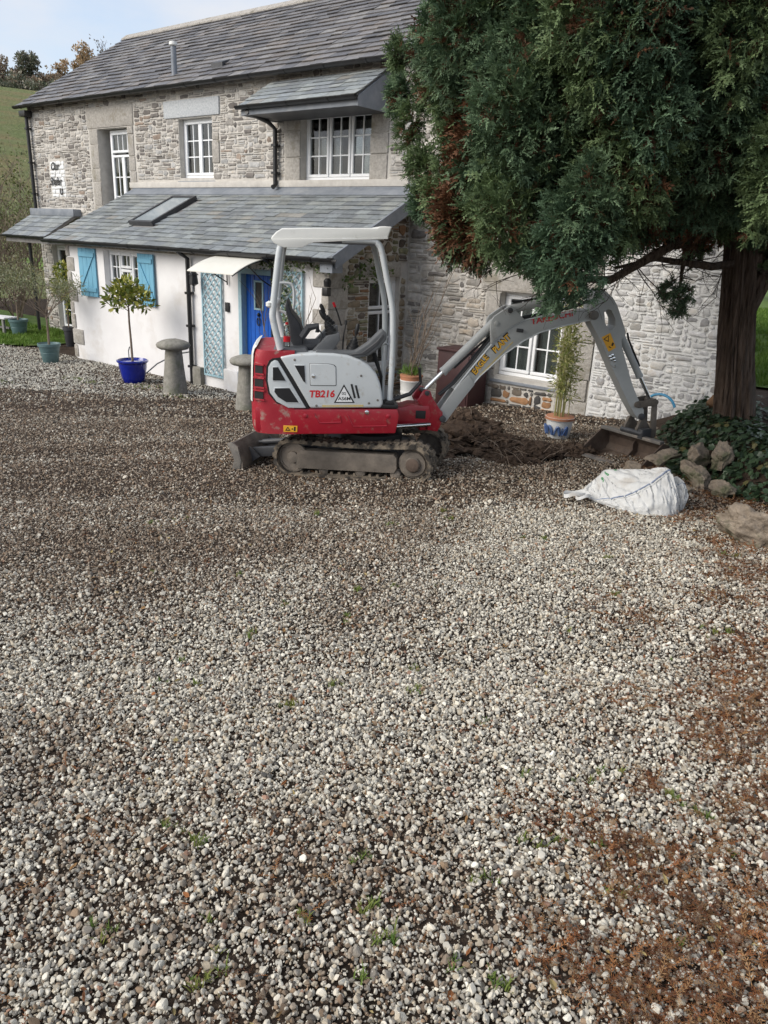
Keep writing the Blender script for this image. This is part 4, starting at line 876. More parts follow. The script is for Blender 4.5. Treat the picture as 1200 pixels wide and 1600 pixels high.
# tracks
def track(v0, v1, near):
    def TT(): return MB(FT)
    cu0, cu1, r, zc = -.635, .585, .185, .185
    n = 46; per = 2*(cu1-cu0)+2*math.pi*r
    def path(t, rr):
        d = (t % 1)*per; Ln = cu1-cu0
        sag = lambda u: 0
        if d < Ln: return (cu0+d, zc-rr), (0, -1)
        d -= Ln
        if d < math.pi*r: a = -math.pi/2+d/r; return (cu1+rr*math.cos(a), zc+rr*math.sin(a)), (math.cos(a), math.sin(a))
        d -= math.pi*r
        if d < Ln: s_ = .018*math.sin(math.pi*d/Ln); return (cu1-d, zc+rr-s_), (0, 1)
        d -= Ln; a = math.pi/2+d/r; return (cu0+rr*math.cos(a), zc+rr*math.sin(a)), (math.cos(a), math.sin(a))
    K = 120; mb = TT(); vs = []; fs = []
    for i in range(K):
        po, _ = path(i/K, r); pi, _ = path(i/K, r-.030)
        vs += [(po[0], v0, po[1]), (po[0], v1, po[1]), (pi[0], v1, pi[1]), (pi[0], v0, pi[1])]
    for i in range(K):
        a, b = 4*i, 4*((i+1) % K)
        for j in range(4): fs.append((a+j, b+j, b+(j+1) % 4, a+(j+1) % 4))
    mb.add(vs, fs); tr = mb.build('track', mm('rubber'), ex)
    # lugs: two staggered rows joined to the belt as one tread
    mb = TT()
    for i in range(n):
        for k, (a, b) in enumerate(((v0+.004, (v0+v1)/2+.01), ((v0+v1)/2-.01, v1-.004))):
            t = (i+.5*k)/n; w = .36/n; q = [path(t-w, r-.002)[0], path(t+w, r-.002)[0], path(t+w*.7, r+.015)[0], path(t-w*.7, r+.015)[0]]
            mb.prism(q, a, b)
    mb.build('tread', mm('rubber'), tr)
    mb = TT()
    for i in range(n):
        t = i/n; q = [path(t-.18/n, r-.028)[0], path(t+.18/n, r-.028)[0], path(t+.14/n, r-.055)[0], path(t-.14/n, r-.055)[0]]
        mb.prism(q, v0+.06, v1-.06)
    mb.build('drive_lugs', mm('rubber'), tr)
    o = v0 if near else v1; sg = 1 if near else -1
    mb = TT(); mb.prism([(-.60, .075), (.40, .085), (.425, .13), (.425, .235), (.395, .27), (-.55, .262), (-.60, .21)], o+.035*sg, o+.16*sg, .012); mb.build('track_frame', mm('steel_mud'), tr)
    mb = TT(); mb.lathe([(.150, -.07), (.155, -.03), (.120, -.02), (.112, .0), (.10, .012), (.04, .02)], (0, 0, 0), 28); 
    for nm, cu, prof in (('idler', cu0, [(.150, -.05), (.150, -.02), (.13, -.015), (.125, -.028), (.06, -.028), (.055, -.005), (.02, 0)]), ('sprocket', cu1, [(.145, -.06), (.145, -.035), (.125, -.03), (.118, -.012), (.075, -.010), (.072, .012), (.066, .018), (.01, .018)])):
        mb = TT(); tmp = MB(lambda p, cu=cu: FT((cu+p[0], o+.03*sg-sg*p[2], zc+p[1]))); tmp.lathe(prof, (0, 0, 0), 28); tmp.build(nm, mm('steel_mud'), tr)
    if near:
        tmp = MB(lambda p: FT((cu1+p[0], o+.03-p[2], zc+p[1]))); tmp.lathe([(.064, .0), (.064, .024), (.058, .028), (.01, .028)], (0, 0, 0), 24); tmp.build('hub_cap', mm('rusty'), tr)
    for cu in (-.33, .05, .40):
        tmp = MB(lambda p, cu=cu: FT((cu+p[0], o+.06*sg-sg*p[2], .062+p[1]))); tmp.lathe([(.05, -.08), (.05, -.01), (.035, .0), (.01, .004)], (0, 0, 0), 16); tmp.build('roller', mm('steel_mud'), tr)
    return tr
track(-.39, -.16, True)['label'] = 'near rubber track with muddy frame'; track(.30, .53, False)['label'] = 'far rubber track'
mb = MB(FT); mb.bbox((-.45, -.18, .12), (.40, .32, .30), .03); mb.bbox((-.2, -.30, .16), (.2, .44, .26), .02); mb.build('undercarriage', mm('m_dark'), ex)
mb = MB(lambda p: (p[0], p[1], p[2])); mb.lathe([(.30, .33), (.31, .36), (.31, .43), (.26, .46)], (0.03, 0.05, 0), 32); mb.build('slew_ring', mm('m_black'), ex)
# dozer blade behind
mb = MB(FT)
pr = [(-1.17+.050*math.cos(t), .14+.165*math.sin(t)) for t in np.linspace(-1.35, 1.35, 9)]
pr = [(-1.20-.055*(1-abs(k)**2)*-1-.03*k, .155+.16*k) for k in np.linspace(-1, 1, 9)]
mb.prism(pr+[(u-.022, w) for u, w in pr[::-1]], -.43, .55); bl = mb.build('dozer_blade', mm('steel_mud'), ex)
for v in (-.43, .535):
    mb = MB(FT); mb.prism([(-1.29, .31), (-1.235, .325), (-1.175, .28), (-1.150, .15), (-1.175, .02), (-1.235, -.005), (-1.255, .06), (-1.225, .15), (-1.265, .26)], v-.012, v+.014, .004); mb.build('end_plate', mm('steel_worn'), bl)
for v in (-.2, .30): mb = MB(FT); mb.prism([(-1.16, .23), (-1.05, .13), (-1.16, .06)], v-.012, v+.012); mb.build('rib', mm('m_dark'), bl)
for v in (-.12, .22): mb = MB(FT); mb.prism([(-1.17, .10), (-.4, .19), (-.4, .27), (-.8, .24), (-1.17, .20)], v-.03, v+.03, .008); mb.build('blade_arm', mm('m_dark'), ex)
mb = MB(FT); mb.cyl((-1.12, .05, .22), (-.45, .05, .30), .03, 12); mb.cyl((-1.18, .05, .215), (-.8, .05, .26), .016, 10); mb.build('blade_cylinder', mm('m_dark'), ex)

# upper structure
core = [(-1.06, .50), (-.76, .485), (.24, .515), (.262, .60), (.262, .68), (.245, .748), (-1.06, .735)]
mb = EB(); mb.prism(core, -.46, .46, .03); mb.build('frame', mm('m_red'), ex)
skirt = [(-.775, .722), (.085, .745), (.25, .749), (.270, .68), (.243, .516), (-.70, .487), (-.735, .60)]
mb = EB(); mb.prism(skirt, SV, SV+.05, .014); sk_ = mb.build('side_skirt', mm('m_red'), ex)
for a, b in (((-.52, .60), (-.27, .69)), ((-.21, .575), (.16, .675))):
    mb = EB(); mb.tube([(a[0], SV-.001, b[1]), (a[0]+.05, SV-.001, a[1]), (b[0], SV-.001, a[1]+.012), (b[0]-.015, SV-.001, b[1]-.02)], .007, 6); mb.build('pressed_rib', mm('m_red'), sk_)
for u, z in ((-.60, .665), (-.035, .712), (.165, .68)):
    tmp = MB(lambda p, u=u, z=z: FB((u+p[0], SV-p[2], z+p[1]))); tmp.lathe([(.020, -.004), (.020, .006), (.012, .010), (.004, .010)], (0, 0, 0), 14); tmp.build('bolt', mm('chrome' if u == -.035 else 'm_red'), sk_)
mb = EB(); mb.bbox((-.80, SV-.004, .509), (-.672, SV-.0005, .569), .002, 1); st = mb.build('warning_label', mm('t_amber'), sk_)
mb = EB(); mb.add([(-.785, SV-.006, .522), (-.735, SV-.006, .522), (-.76, SV-.006, .56), (-.772, SV-.006, .530), (-.748, SV-.006, .530), (-.76, SV-.006, .548)], [(0, 1, 4, 3), (1, 2, 5, 4), (2, 0, 3, 5)]); mb.add([(-.705, SV-.006, .52), (-.690, SV-.006, .52), (-.688, SV-.006, .56), (-.703, SV-.006, .56)], [(0, 1, 2, 3)]); mb.add([(-.73, SV-.006, .538), (-.712, SV-.006, .530), (-.712, SV-.006, .548)], [(0, 1, 2)]); mb.build('pictogram', mm('t_black'), sk_)
# counterweight: rounded rear, red side with louvres and white back
def rear_ring(o):   # plan outline of the tail, half ellipse
    return None
tail = [(-.70, -.478)]
mb = EB(); vs = []; fs = []
zs = [(.487, .93), (.52, .975), (.60, .998), (.75, 1.0), (.90, .985), (1.05, .97), (1.15, .955), (1.215, .925), (1.245, .88)]
na = 25
for z, k in zs:
    for i in range(na):
        a = math.pi*i/(na-1); # from right side (-v) round the back to left
        v = -.48*math.copysign(abs(math.cos(a))**.35, math.cos(a)); u = -.76-.345*k*abs(math.sin(a))**.40
        vs.append((u if 0 < i < na-1 else -.70, v, z))
for j in range(len(zs)-1):
    for i in range(na-1): b = j*na+i; fs.append((b, b+na, b+na+1, b+1))
fs.append([(len(zs)-1)*na+i for i in range(na)][::-1]); fs.append(list(range(na)))
mb.add(vs, fs); cw = mb.build('counterweight', mm('m_red_dusty'), ex, 50)
mb = EB(); vs = []; fs = []   # white rear cover wraps the tail centre
zz = [.77, .95, 1.10, 1.20, 1.25, 1.272]; kk = [1.012, .998, .985, .968, .93, .87]
for z, k in zip(zz, kk):
    for i in range(17):
        a = math.pi*(.30+.40*i/16); v = -.485*math.copysign(abs(math.cos(a))**.35, math.cos(a)); vs.append((-.76-.350*k*abs(math.sin(a))**.40, v, z))
for j in range(5):
    for i in range(16): b = j*17+i; fs.append((b, b+17, b+18, b+1))
fs.append([5*17+i for i in range(17)][::-1])
mb.add(vs, fs); mb.build('rear_cover', mm('m_white'), ex)
for (a, b) in (((-1.045, 1.040), (-.985, 1.110)), ((-1.052, .918), (-.982, .990)), ((-1.055, .808), (-.982, .876))):
    mb = EB(); vs = [(a[0]-.01, -.436, a[1]), (b[0], -.4735, a[1]), (b[0], -.4735, b[1]), (a[0]-.01, -.436, b[1])]; vs += [(u, v+.03, z) for u, v, z in vs]
    mb.add([(u, v-.006, z) for u, v, z in vs], [(0, 1, 2, 3), (7, 6, 5, 4), (0, 4, 5, 1), (1, 5, 6, 2), (2, 6, 7, 3), (3, 7, 4, 0)]); o = mb.build('louvre', mm('m_black'), cw, 0)
    for zz_ in (a[1]-.012, b[1]+.002):
        mb = EB(); vs = [(a[0]-.02, -.430, zz_), (b[0]+.01, -.478, zz_), (b[0]+.01, -.478, zz_+.012), (a[0]-.02, -.430, zz_+.012)]; vs = [(u, v-.018, z) for u, v, z in vs]+[(u, v+.03, z) for u, v, z in vs]
        mb.add(vs, [(0, 1, 2, 3), (7, 6, 5, 4), (0, 4, 5, 1), (1, 5, 6, 2), (2, 6, 7, 3), (3, 7, 4, 0)]); mb.build('louvre_lip', mm('m_red_dusty'), o, 0)
# grey side panels
panel = [(-.832, 1.196), (-.72, 1.222), (-.521, 1.239), (-.36, 1.241), (-.226, 1.228), (-.117, 1.192), (-.034, 1.147), (.036, 1.075), (.074, .995), (.099, .899), (.113, .802), (.094, .758), (-.555, .738), (-.715, 1.010)]
mb = EB(); mb.prism(panel, SV-.014, SV+.20, .022, seg=3); pn = mb.build('side_panel', mm('m_grey'), ex)
vp = [(-.875, 1.168), (-.848, 1.160), (-.592, .738), (-.755, .735), (-.862, .79), (-.922, .871), (-.941, .979), (-.935, 1.099), (-.908, 1.147)]
mb = EB(); mb.prism(vp, SV-.012, SV+.06, .012); vpn = mb.build('vent_panel', mm('m_grey'), ex)
mb = EB(); mb.prism([(-.895, 1.180), (-.83, 1.190), (-.700, 1.0), (-.565, .735), (-.60, .733), (-.86, .772), (-.935, .86), (-.957, .979), (-.951, 1.105), (-.925, 1.160)], SV-.003, SV+.03); mb.build('seal', mm('m_black'), ex)
for nm, poly, par, dv_ in (('vent', [(-.892, 1.101), (-.846, 1.105), (-.778, .985), (-.893, .985)], vpn, -.013), ('vent', [(-.873, .913), (-.745, .920), (-.660, .790), (-.773, .790), (-.847, .836), (-.88, .882)], vpn, -.013), ('vent', [(-.700, 1.123), (-.612, 1.126), (-.602, .972), (-.620, .985)], pn, -.015)):
    cx = sum(p[0] for p in poly)/len(poly); cz = sum(p[1] for p in poly)/len(poly)
    mb = EB(); mb.prism([(cx+(u-cx)*1.14, cz+(z-cz)*1.14) for u, z in poly], SV+dv_-.003, SV+dv_+.01, .002, seg=1); mb.build('vent_rim', mm('m_grey'), par)
    mb = EB(); mb.prism(poly, SV+dv_-.0045, SV+dv_+.008); mb.build(nm, mm('m_black'), par, 0)
mb = EB(); hp = [(-.563, 1.144), (-.399, 1.147), (-.35, 1.138), (-.331, 1.120), (-.325, .962), (-.335, .955), (-.550, .950), (-.556, .958)]; mb.prism([(u*1.0+(-.004 if u < -.45 else .004), z+(.004 if z > 1.05 else -.004)) for u, z in hp], SV-.0152, SV-.010); mb.build('hatch_seal', mm('m_black'), pn, 0)
mb = EB(); mb.prism(hp, SV-.019, SV-.012, .003, seg=1); ht = mb.build('fuel_hatch', mm('m_grey'), pn)
tmp = MB(lambda p: FB((-.532+p[0], SV-.019-p[2], 1.035+p[1]))); tmp.lathe([(.015, 0), (.015, .008), (.006, .010)], (0, 0, 0), 12); tmp.build('latch', mm('chrome'), ht)
for a, b in (((-.185, .970), (-.150, .846)), ((-.146, .960), (-.113, .846))): mb = EB(); mb.prism([(a[0]-.009, a[1]), (a[0]+.009, a[1]+.004), (b[0]+.009, b[1]), (b[0]-.009, b[1]-.004)], SV-.0165, SV-.008); mb.build('slot', mm('m_black'), pn, 0)
def etext(s, p0, p1, hgt, v, material, parent, T, shear=0, offset=.0, xs=None, width=None, space=1.0):
    vs, fs, bb = text_quads(s, 1.0, shear, offset, space); w0 = bb[1]-bb[0]; h0 = bb[3]-bb[2]; d = np.array(p1)-np.array(p0); L_ = np.linalg.norm(d) if width is None else width; d = d/np.linalg.norm(d); e = np.array([-d[1], d[0]])
    mb = MB(T); mb.add([(p0[0]+d[0]*(q[0]-bb[0])/w0*L_+e[0]*(q[1]-bb[2])/h0*hgt, v, p0[1]+d[1]*(q[0]-bb[0])/w0*L_+e[1]*(q[1]-bb[2])/h0*hgt) for q in vs], fs); return mb.build('lettering', mm(material), parent, 0)
etext('TB216', (-.563, .838), (-.335, .846), .068, SV-.0162, 't_red', pn, FB, .16, .03)
mb = EB(); mb.prism([(-.253, .968), (-.150, .800), (-.340, .795)], SV-.0158, SV-.010); bd = mb.build('badge', mm('t_black'), pn, 0)
mb = EB(); mb.prism([(-.252, .945), (-.170, .809), (-.322, .805)], SV-.0166, SV-.0135); mb.build('badge_face', mm('t_white'), bd, 0)
etext('GQ', (-.272, .868), (-.232, .869), .030, SV-.0176, 't_black', bd, FB, 0, .02); etext('AS6M', (-.305, .820), (-.190, .823), .032, SV-.0176, 't_black', bd, FB, 0, .02)
mb = EB(); mb.prism([(-.45, .753), (-.07, .765), (-.07, .785), (-.45, .772)], SV-.0156, SV-.010); mb.build('faded_decal', mm('t_gold'), pn, 0)
# far side body, deck, foot pads
mb = EB(); mb.prism([(-.78, .74), (-.76, 1.12), (-.60, 1.20), (-.30, 1.19), (-.22, 1.0), (-.20, .74)], -.27, .45, .03); mb.build('engine_housing', mm('m_dark'), ex)
mb = EB(); mb.bbox((-.24, -.27, .735), (.24, .46, .80), .01); mb.build('floor_plate', mm('m_console'), ex)
mb = EB(); mb.prism([(-.91, 1.235), (-.86, 1.262), (-.60, 1.258), (-.56, 1.20), (-.60, 1.18), (-.90, 1.18)], -.40, .40, .015); mb.build('rear_deck', mm('m_console'), ex)
mb = EB(); mb.bbox((.088, SV-.005, .752), (.255, -.30, .790), .01); mb.prism([(.12, .79), (.225, .79), (.205, .822), (.145, .822)], -.47, -.36, .006); mb.build('post_foot', mm('m_black'), ex)
mb = EB(); mb.bbox((.088, .30, .752), (.255, .46, .790), .01); mb.build('post_foot', mm('m_black'), ex)
# seat, console, levers
mb = EB(); prof = [(-.795, 1.60), (-.783, 1.668), (-.765, 1.64), (-.737, 1.554), (-.66, 1.462), (-.628, 1.36), (-.632, 1.245), (-.70, 1.225), (-.745, 1.30), (-.755, 1.42)]
mb.prism(prof, -.20, .22, .03, seg=3); mb.prism([(-.70, 1.20), (-.38, 1.215), (-.34, 1.25), (-.37, 1.29), (-.66, 1.27)], -.22, .24, .025, seg=3); seat = mb.build('seat', mm('m_seat'), ex)
mb = EB(); mb.prism([(-.575, 1.20), (-.405, 1.385), (-.30, 1.41), (-.292, 1.345), (-.39, 1.20)], -.37, -.25, .012); co = mb.build('console', mm('m_console'), ex)
mb = EB(); mb.prism([(-.575, 1.20), (-.405, 1.385), (-.30, 1.41), (-.292, 1.345), (-.39, 1.20)], .25, .37, .012); mb.build('console', mm('m_console'), ex)
mb = EB(); mb.tube([(-.64, -.30, 1.35), (-.58, -.30, 1.44), (-.50, -.30, 1.455), (-.50, -.30, 1.40)], [.03, .035, .03, .02], 8); mb.tube([(-.50, -.30, 1.44), (-.45, -.30, 1.38), (-.48, -.30, 1.30)], .008, 6); mb.build('armrest', mm('m_seat'), ex)
def lever(base, tip, label=None, bel=.045):
    b = np.array(base); t = np.array(tip); d = (t-b); mb = EB()
    mb.tube([tuple(b+d*k) for k in (0, .12, .13, .24, .25, .36, .37, .46)], [bel, bel, bel*.8, bel*.8, bel*.62, bel*.62, bel*.45, bel*.4], 12)
    mb.tube([tuple(b+d*k) for k in (.4, .62)], .009, 8); mb.tube([tuple(b+d*k) for k in (.6, .7, .9, 1.0)], [.014, .02, .021, .012], 10)
    return mb.build('control_lever', mm('m_black'), ex)
lever((-.37, -.31, 1.40), (-.48, -.31, 1.60), bel=.055); lever((-.37, .31, 1.40), (-.47, .31, 1.60), bel=.055); lever((-.175, -.30, 1.25), (-.13, -.30, 1.49), bel=.06)
lever((-.40, -.33, 1.24), (-.385, -.33, 1.36), bel=.04)
mb = EB(); mb.tube([(-.27, -.33, 1.22), (-.26, -.33, 1.40), (-.245, -.33, 1.49)], .008, 6); mb.tube([(-.245, -.33, 1.48), (-.243, -.33, 1.52)], .013, 8); mb.build('blade_lever', mm('m_black'), ex)
mb = EB(); mb.tube([(-.26, .32, 1.40), (-.30, .32, 1.52), (-.335, .32, 1.60)], .008, 6); lv = mb.build('lock_lever', mm('m_black'), ex)
mb = EB(); mb.tube([(-.325, .32, 1.578), (-.345, .32, 1.622)], .013, 8); mb.build('red_knob', mm('bottle_red'), lv)
fend = [(-.516, 1.262), (-.30, 1.258), (-.158, 1.262), (-.05, 1.335), (.06, 1.448), (.085, 1.462), (.125, 1.425), (.118, 1.37), (.07, 1.30), (-.03, 1.225), (-.12, 1.200), (-.23, 1.198), (-.50, 1.208)]
mb = EB(); mb.prism(fend, -.455, -.33, .018, seg=3); fd = mb.build('fender', mm('m_console'), ex)
mb = EB(); mb.prism([(-.20, 1.238), (-.10, 1.25), (.03, 1.355), (.085, 1.425), (.10, 1.40), (.04, 1.318), (-.06, 1.235), (-.19, 1.222)], -.461, -.44, .004, seg=1); mb.build('fender_trim', mm('m_dark'), fd)
for i in range(3): mb = EB(); mb.tube([(.03-.012*i, -.34+.03*i, 1.24), (.10, -.34+.03*i, 1.02), (.09+.02*i, -.32+.03*i, .86), (.05, -.30+.03*i, .78)], .012, 8); mb.build('hose', mm('m_black'), ex)
mb = EB(); mb.tube([(.13, -.30, .80), (.10, -.30, 1.3), (.13, -.30, 1.32), (.18, -.34, 1.30)], .012, 8); mb.build('grab_rail', mm('m_grey'), ex)
# canopy and posts
def post(pts, v, r, nm='canopy_post'):
    P_ = []; q = [Vector((u, v, z)) for u, z in pts]
    for i in range(len(q)-1):
        a = q[max(i-1, 0)]; b = q[i]; c = q[i+1]; d = q[min(i+2, len(q)-1)]
        for k in range(5):
            t = k/5; P_.append(.5*((2*b)+(c-a)*t+(2*a-5*b+4*c-d)*t*t+(3*b-a-3*c+d)*t**3))
    P_.append(q[-1]); mb = EB(); mb.tube(P_, r, 12); return mb.build(nm, mm('m_grey'), ex)
for v in (-.42, .40):
    post([(-.80, 2.17), (-.832, 2.10), (-.864, 1.856), (-.892, 1.60), (-.890, 1.50), (-.829, 1.25)], v, .030)
    post([(-.30, 2.20), (-.032, 2.204), (.011, 2.185), (.046, 2.127), (.099, 1.915), (.16, 1.667), (.178, 1.45), (.185, 1.1), (.178, .80)], v, .027)
post([(-.87, 1.78), (-.76, 1.775), (-.73, 1.70), (-.74, 1.52), (-.80, 1.50), (-.87, 1.52)], .38, .013, 'back_rail')
mb = EB(); mb.tube([(-.88, -.42, 1.62), (-.88, .40, 1.62)], .02, 8); mb.build('cross_rail', mm('m_grey'), ex)
tmp = MB(lambda p: FB((-.925+p[0], -.42+p[1], 1.64+p[2]))); tmp.lathe([(.005, -.03), (.03, -.015), (.03, .015), (.005, .03)], (0, 0, 0), 12); tmp.build('work_lamp', mm('m_white'), ex)
top = [(-.909, 2.180), (-.895, 2.205), (-.862, 2.241), (-.811, 2.272), (-.5, 2.290), (-.004, 2.310), (.016, 2.324), (.059, 2.328), (.128, 2.326), (.106, 2.262), (.095, 2.232), (-.4, 2.205), (-.85, 2.178)]
mb = EB(); mb.prism(top, -.44, .44, .022, seg=3); cp = mb.build('canopy_roof', mm('m_white'), ex)
lipo = [(-.905, 2.182), (.098, 2.235), (.094, 2.225), (-.085, 2.210), (-.549, 2.168), (-.59, 2.152), (-.643, 2.124), (-.80, 2.118), (-.88, 2.150)]
for v in (-.452, .425): mb = EB(); mb.prism(lipo, v, v+.028, .006); mb.build('canopy_lip', mm('m_white'), cp)
mb = EB(); mb.prism([(-.88, 2.15), (-.80, 2.118), (-.77, 2.122), (-.84, 2.178)], -.42, .42); mb.build('canopy_back', mm('m_console'), cp)
mb = EB(); mb.box((-.82, -.42, 2.165), (.04, .42, 2.185)); mb.build('headliner', mm('m_console'), cp)
# swing bracket, post
mb = EB(); mb.prism([(.24, .52), (.33, .51), (.50, .515), (.60, .56), (.62, .60), (.60, .715), (.41, .716), (.33, .69), (.24, .70)], -.13, .13, .015); mb.build('swing_bracket', mm('m_red'), ex)
mb = EB(); mb.prism([(.47, .585), (.57, .583), (.57, .665), (.47, .665)], -.135, .135, .006); mb.build('pin_slot', mm('m_black'), ex)
mb = EB(); mb.cyl((.26, -.22, .52), (.62, -.12, .53), .022, 12); mb.cyl((.30, -.21, .521), (.52, -.148, .527), .016, 12); mb.build('swing_cylinder', mm('chrome'), ex)
tow = [(-.085, .115), (-.035, .205), (-.012, .220), (.034, .212), (.06, .145), (.148, .022), (.175, .0), (.178, -.09), (.135, -.195), (.03, -.18), (.02, -.10), (-.03, -.10), (-.03, .06), (-.07, .08)]
mb = EO()
for a, b in ((-.125, -.085), (.085, .125)): mb.prism(tow, a, b, .008)
mb.prism([(-.04, -.19), (.10, -.19), (.11, -.10), (-.04, -.10)], -.085, .085, .006); mb.prism([(-.06, .03), (.05, .03), (.04, .11), (-.07, .10)], -.085, .085, .006); tw = mb.build('swing_post', mm('m_red'), ex)
def pin(u, z, v0, v1, r, material='m_dark', parent=ex, T=FO, nm='pin'):
    tmp = MB(lambda p: T((u+p[0], p[2], z+p[1]))); tmp.lathe([(r*.6, v0-.004), (r, v0), (r, v1), (r*.6, v1+.004)], (0, 0, 0), 16); return tmp.build(nm, mm(material), parent)
pin(.175, -.066, -.145, .145, .032); pin(.0, .19, -.135, .135, .024)
# boom
btop = [(.140, -.040), (.165, .02), (.295, .213), (.47, .44), (.644, .658), (.716, .742), (.821, .825), (.959, .895), (1.12, .930), (1.332, .962), (1.60, 1.018), (1.72, 1.01)]
bbot = [(.231, -.108), (.30, .0), (.413, .167), (.544, .338), (.784, .562), (.982, .701), (1.138, .779), (1.348, .842), (1.60, .90), (1.735, .92)]
mb = EO(); mb.prism(btop[2:]+bbot[2:][::-1], -.062, .062, .008); 
for a in (-.085, .055): mb.prism([(.140, -.05), (.150, -.095), (.185, -.118), (.231, -.105), (.33, .04), (.50, .27), (.43, .36), (.295, .215), (.165, .025)], a, a+.030, .006)
boom = mb.build('boom', mm('m_boom'), ex)
for edge in (btop[2:], bbot[2:]):
    mb = EO(); mb.tube([(u, -.064, z) for u, z in edge], .007, 6); mb.build('weld_flange', mm('m_grey'), boom)
brk = [(.635, .66), (.612, .80), (.615, .885), (.64, .925), (.765, 1.012), (.80, 1.028), (.838, 1.018), (.870, .975), (.960, .90), (.82, .83), (.70, .73)]
mb = EO()
for a in (-.080, .050): mb.prism(brk, a, a+.030, .006)
mb.build('boom_bracket', mm('m_boom'), boom)
pin(.796, .985, -.09, .09, .026, 'm_dark', boom); pin(.669, .860, -.09, .09, .024, 'm_boom', boom); pin(1.685, .962, -.105, .105, .045, 'steel_worn', boom)
mb = EO(); mb.tube([(.89, -.075, .80), (.95, -.078, .795)], .018, 8); mb.build('grease_block', mm('m_dark'), boom)
# boom cylinder
def cyl_obj(a, b, split, rb, rr, nm):
    a = np.array(a); b = np.array(b); s_ = a+(b-a)*split
    mb = EO(); mb.tube([tuple(s_), tuple(s_+(b-a)*.03), tuple(s_+(b-a)*.03), tuple(b)], [rb*1.08, rb*1.08, rb, rb], 18); o = mb.build(nm, mm('m_boom'), ex)
    mb = EO(); mb.cyl(tuple(a), tuple(s_), rr, 14); mb.build('rod', mm('chrome'), o)
    mb = EO(); n_ = unit((-(b-a)[2], 0, (b-a)[0]))*-1.25*rb; mb.tube([tuple(s_+n_+(b-a)*.12), tuple(s_+n_*1.2+(b-a)*.5), tuple(b+n_*1.6-(b-a)*.06)], .011, 8); mb.build('hose', mm('m_black'), o)
    return o
cyl_obj((0, 0, .19), (.669, 0, .86), .27, .043, .021, 'boom_cylinder')
cyl_obj((1.66, 0, 1.16), (.80, 0, .985), .42, .040, .020, 'arm_cylinder')
# arm
arm = [(1.645, 1.10), (1.66, 1.165), (1.70, 1.207), (1.777, 1.197), (1.871, 1.135), (1.93, 1.062), (1.999, .938), (2.066, .810), (2.068, .752), (2.035, .735), (2.050, .66), (2.133, .484), (2.241, .262), (2.325, .13), (2.42, .0), (2.43, -.07), (2.385, -.105), (2.34, -.07), (2.222, .081), (2.012, .386), (1.805, .714), (1.663, .897), (1.643, .972)]
hole = [(1.800, .99), (1.833, 1.022), (1.875, 1.015), (1.933, .928), (1.944, .861), (1.912, .826), (1.874, .826), (1.826, .884)]
def plate_with_hole(mb, outer, inner, v0, v1):
    bm = bmesh.new(); o = [bm.verts.new((u, v0, z)) for u, z in outer]; i_ = [bm.verts.new((u, v0, z)) for u, z in inner]
    eo = [bm.edges.new((o[k], o[(k+1) % len(o)])) for k in range(len(o))]; ei = [bm.edges.new((i_[k], i_[(k+1) % len(i_)])) for k in range(len(i_))]
    bmesh.ops.triangle_fill(bm, use_beauty=True, use_dissolve=False, edges=eo+ei); bmesh.ops.recalc_face_normals(bm, faces=bm.faces)
    r_ = bmesh.ops.extrude_face_region(bm, geom=list(bm.faces)); bmesh.ops.translate(bm, vec=(0, v1-v0, 0), verts=[g_ for g_ in r_['geom'] if isinstance(g_, bmesh.types.BMVert)])
    bmesh.ops.recalc_face_normals(bm, faces=bm.faces); bm.verts.index_update(); mb.add([tuple(v.co) for v in bm.verts], [[v.index for v in f.verts] for f in bm.faces]); bm.free()
mb = EO(); plate_with_hole(mb, arm, hole, -.075, .075); ar = mb.build('arm', mm('m_boom'), ex, 30)
mb = EO(); mb.prism([(1.809, .748), (1.898, .792), (1.984, .648), (1.909, .604)], -.0775, -.070); wl = mb.build('warning_label', mm('t_amber'), ar, 0)
mb = EO(); tri = lambda a, b, c: mb.add([a, b, c], [(0, 1, 2)])
def ring_tri(c, r_, w):
    P_ = [(c[0]+r_*math.cos(t), -.079, c[1]+r_*math.sin(t)) for t in (1.2, 1.2+2.094, 1.2+4.189)]; Q_ = [(c[0]+(r_-w)*math.cos(t), -.079, c[1]+(r_-w)*math.sin(t)) for t in (1.2, 1.2+2.094, 1.2+4.189)]; mb.add(P_+Q_, [(0, 1, 4, 3), (1, 2, 5, 4), (2, 0, 3, 5)])
ring_tri((1.868, .733), .040, .014); mb.add([(1.925, -.079, .668), (1.945, -.079, .66), (1.955, -.079, .69), (1.935, -.079, .70)], [(0, 1, 2, 3)]); mb.add([(1.90, -.079, .652), (1.93, -.079, .640), (1.93, -.079, .648), (1.903, -.079, .660)], [(0, 1, 2, 3)]); mb.build('pictogram', mm('t_black'), ar, 0)
for u, z, r_ in ((1.93, .555, .018), (1.955, .57, .018), (1.945, .53, .016), (1.975, .54, .018), (1.99, .515, .014), (2.0, .46, .012)): pin(u, z, -.085, -.07, r_, 'chrome', ar, FO, 'fitting')
cyl_obj((2.53, 0, .085), (2.045, 0, .79), .36, .036, .018, 'bucket_cylinder')
pin(2.400, -.068, -.10, .10, .034, 'm_dark'); pin(2.53, .085, -.10, .10, .034, 'steel_mud'); pin(2.325, .06, -.10, .10, .030, 'steel_mud')
for a in (-.098, .080):
    mb = EO(); mb.prism([(2.295, .06), (2.325, .095), (2.53, .125), (2.565, .09), (2.53, .05), (2.34, .025)], a, a+.018, .005); mb.build('link_arm', mm('steel_mud'), ex)
    mb = EO(); mb.prism([(2.50, .09), (2.56, .09), (2.61, -.28), (2.575, -.33), (2.535, -.28)], a+.012, a+.030, .005); mb.build('link_arm', mm('steel_mud'), ex)
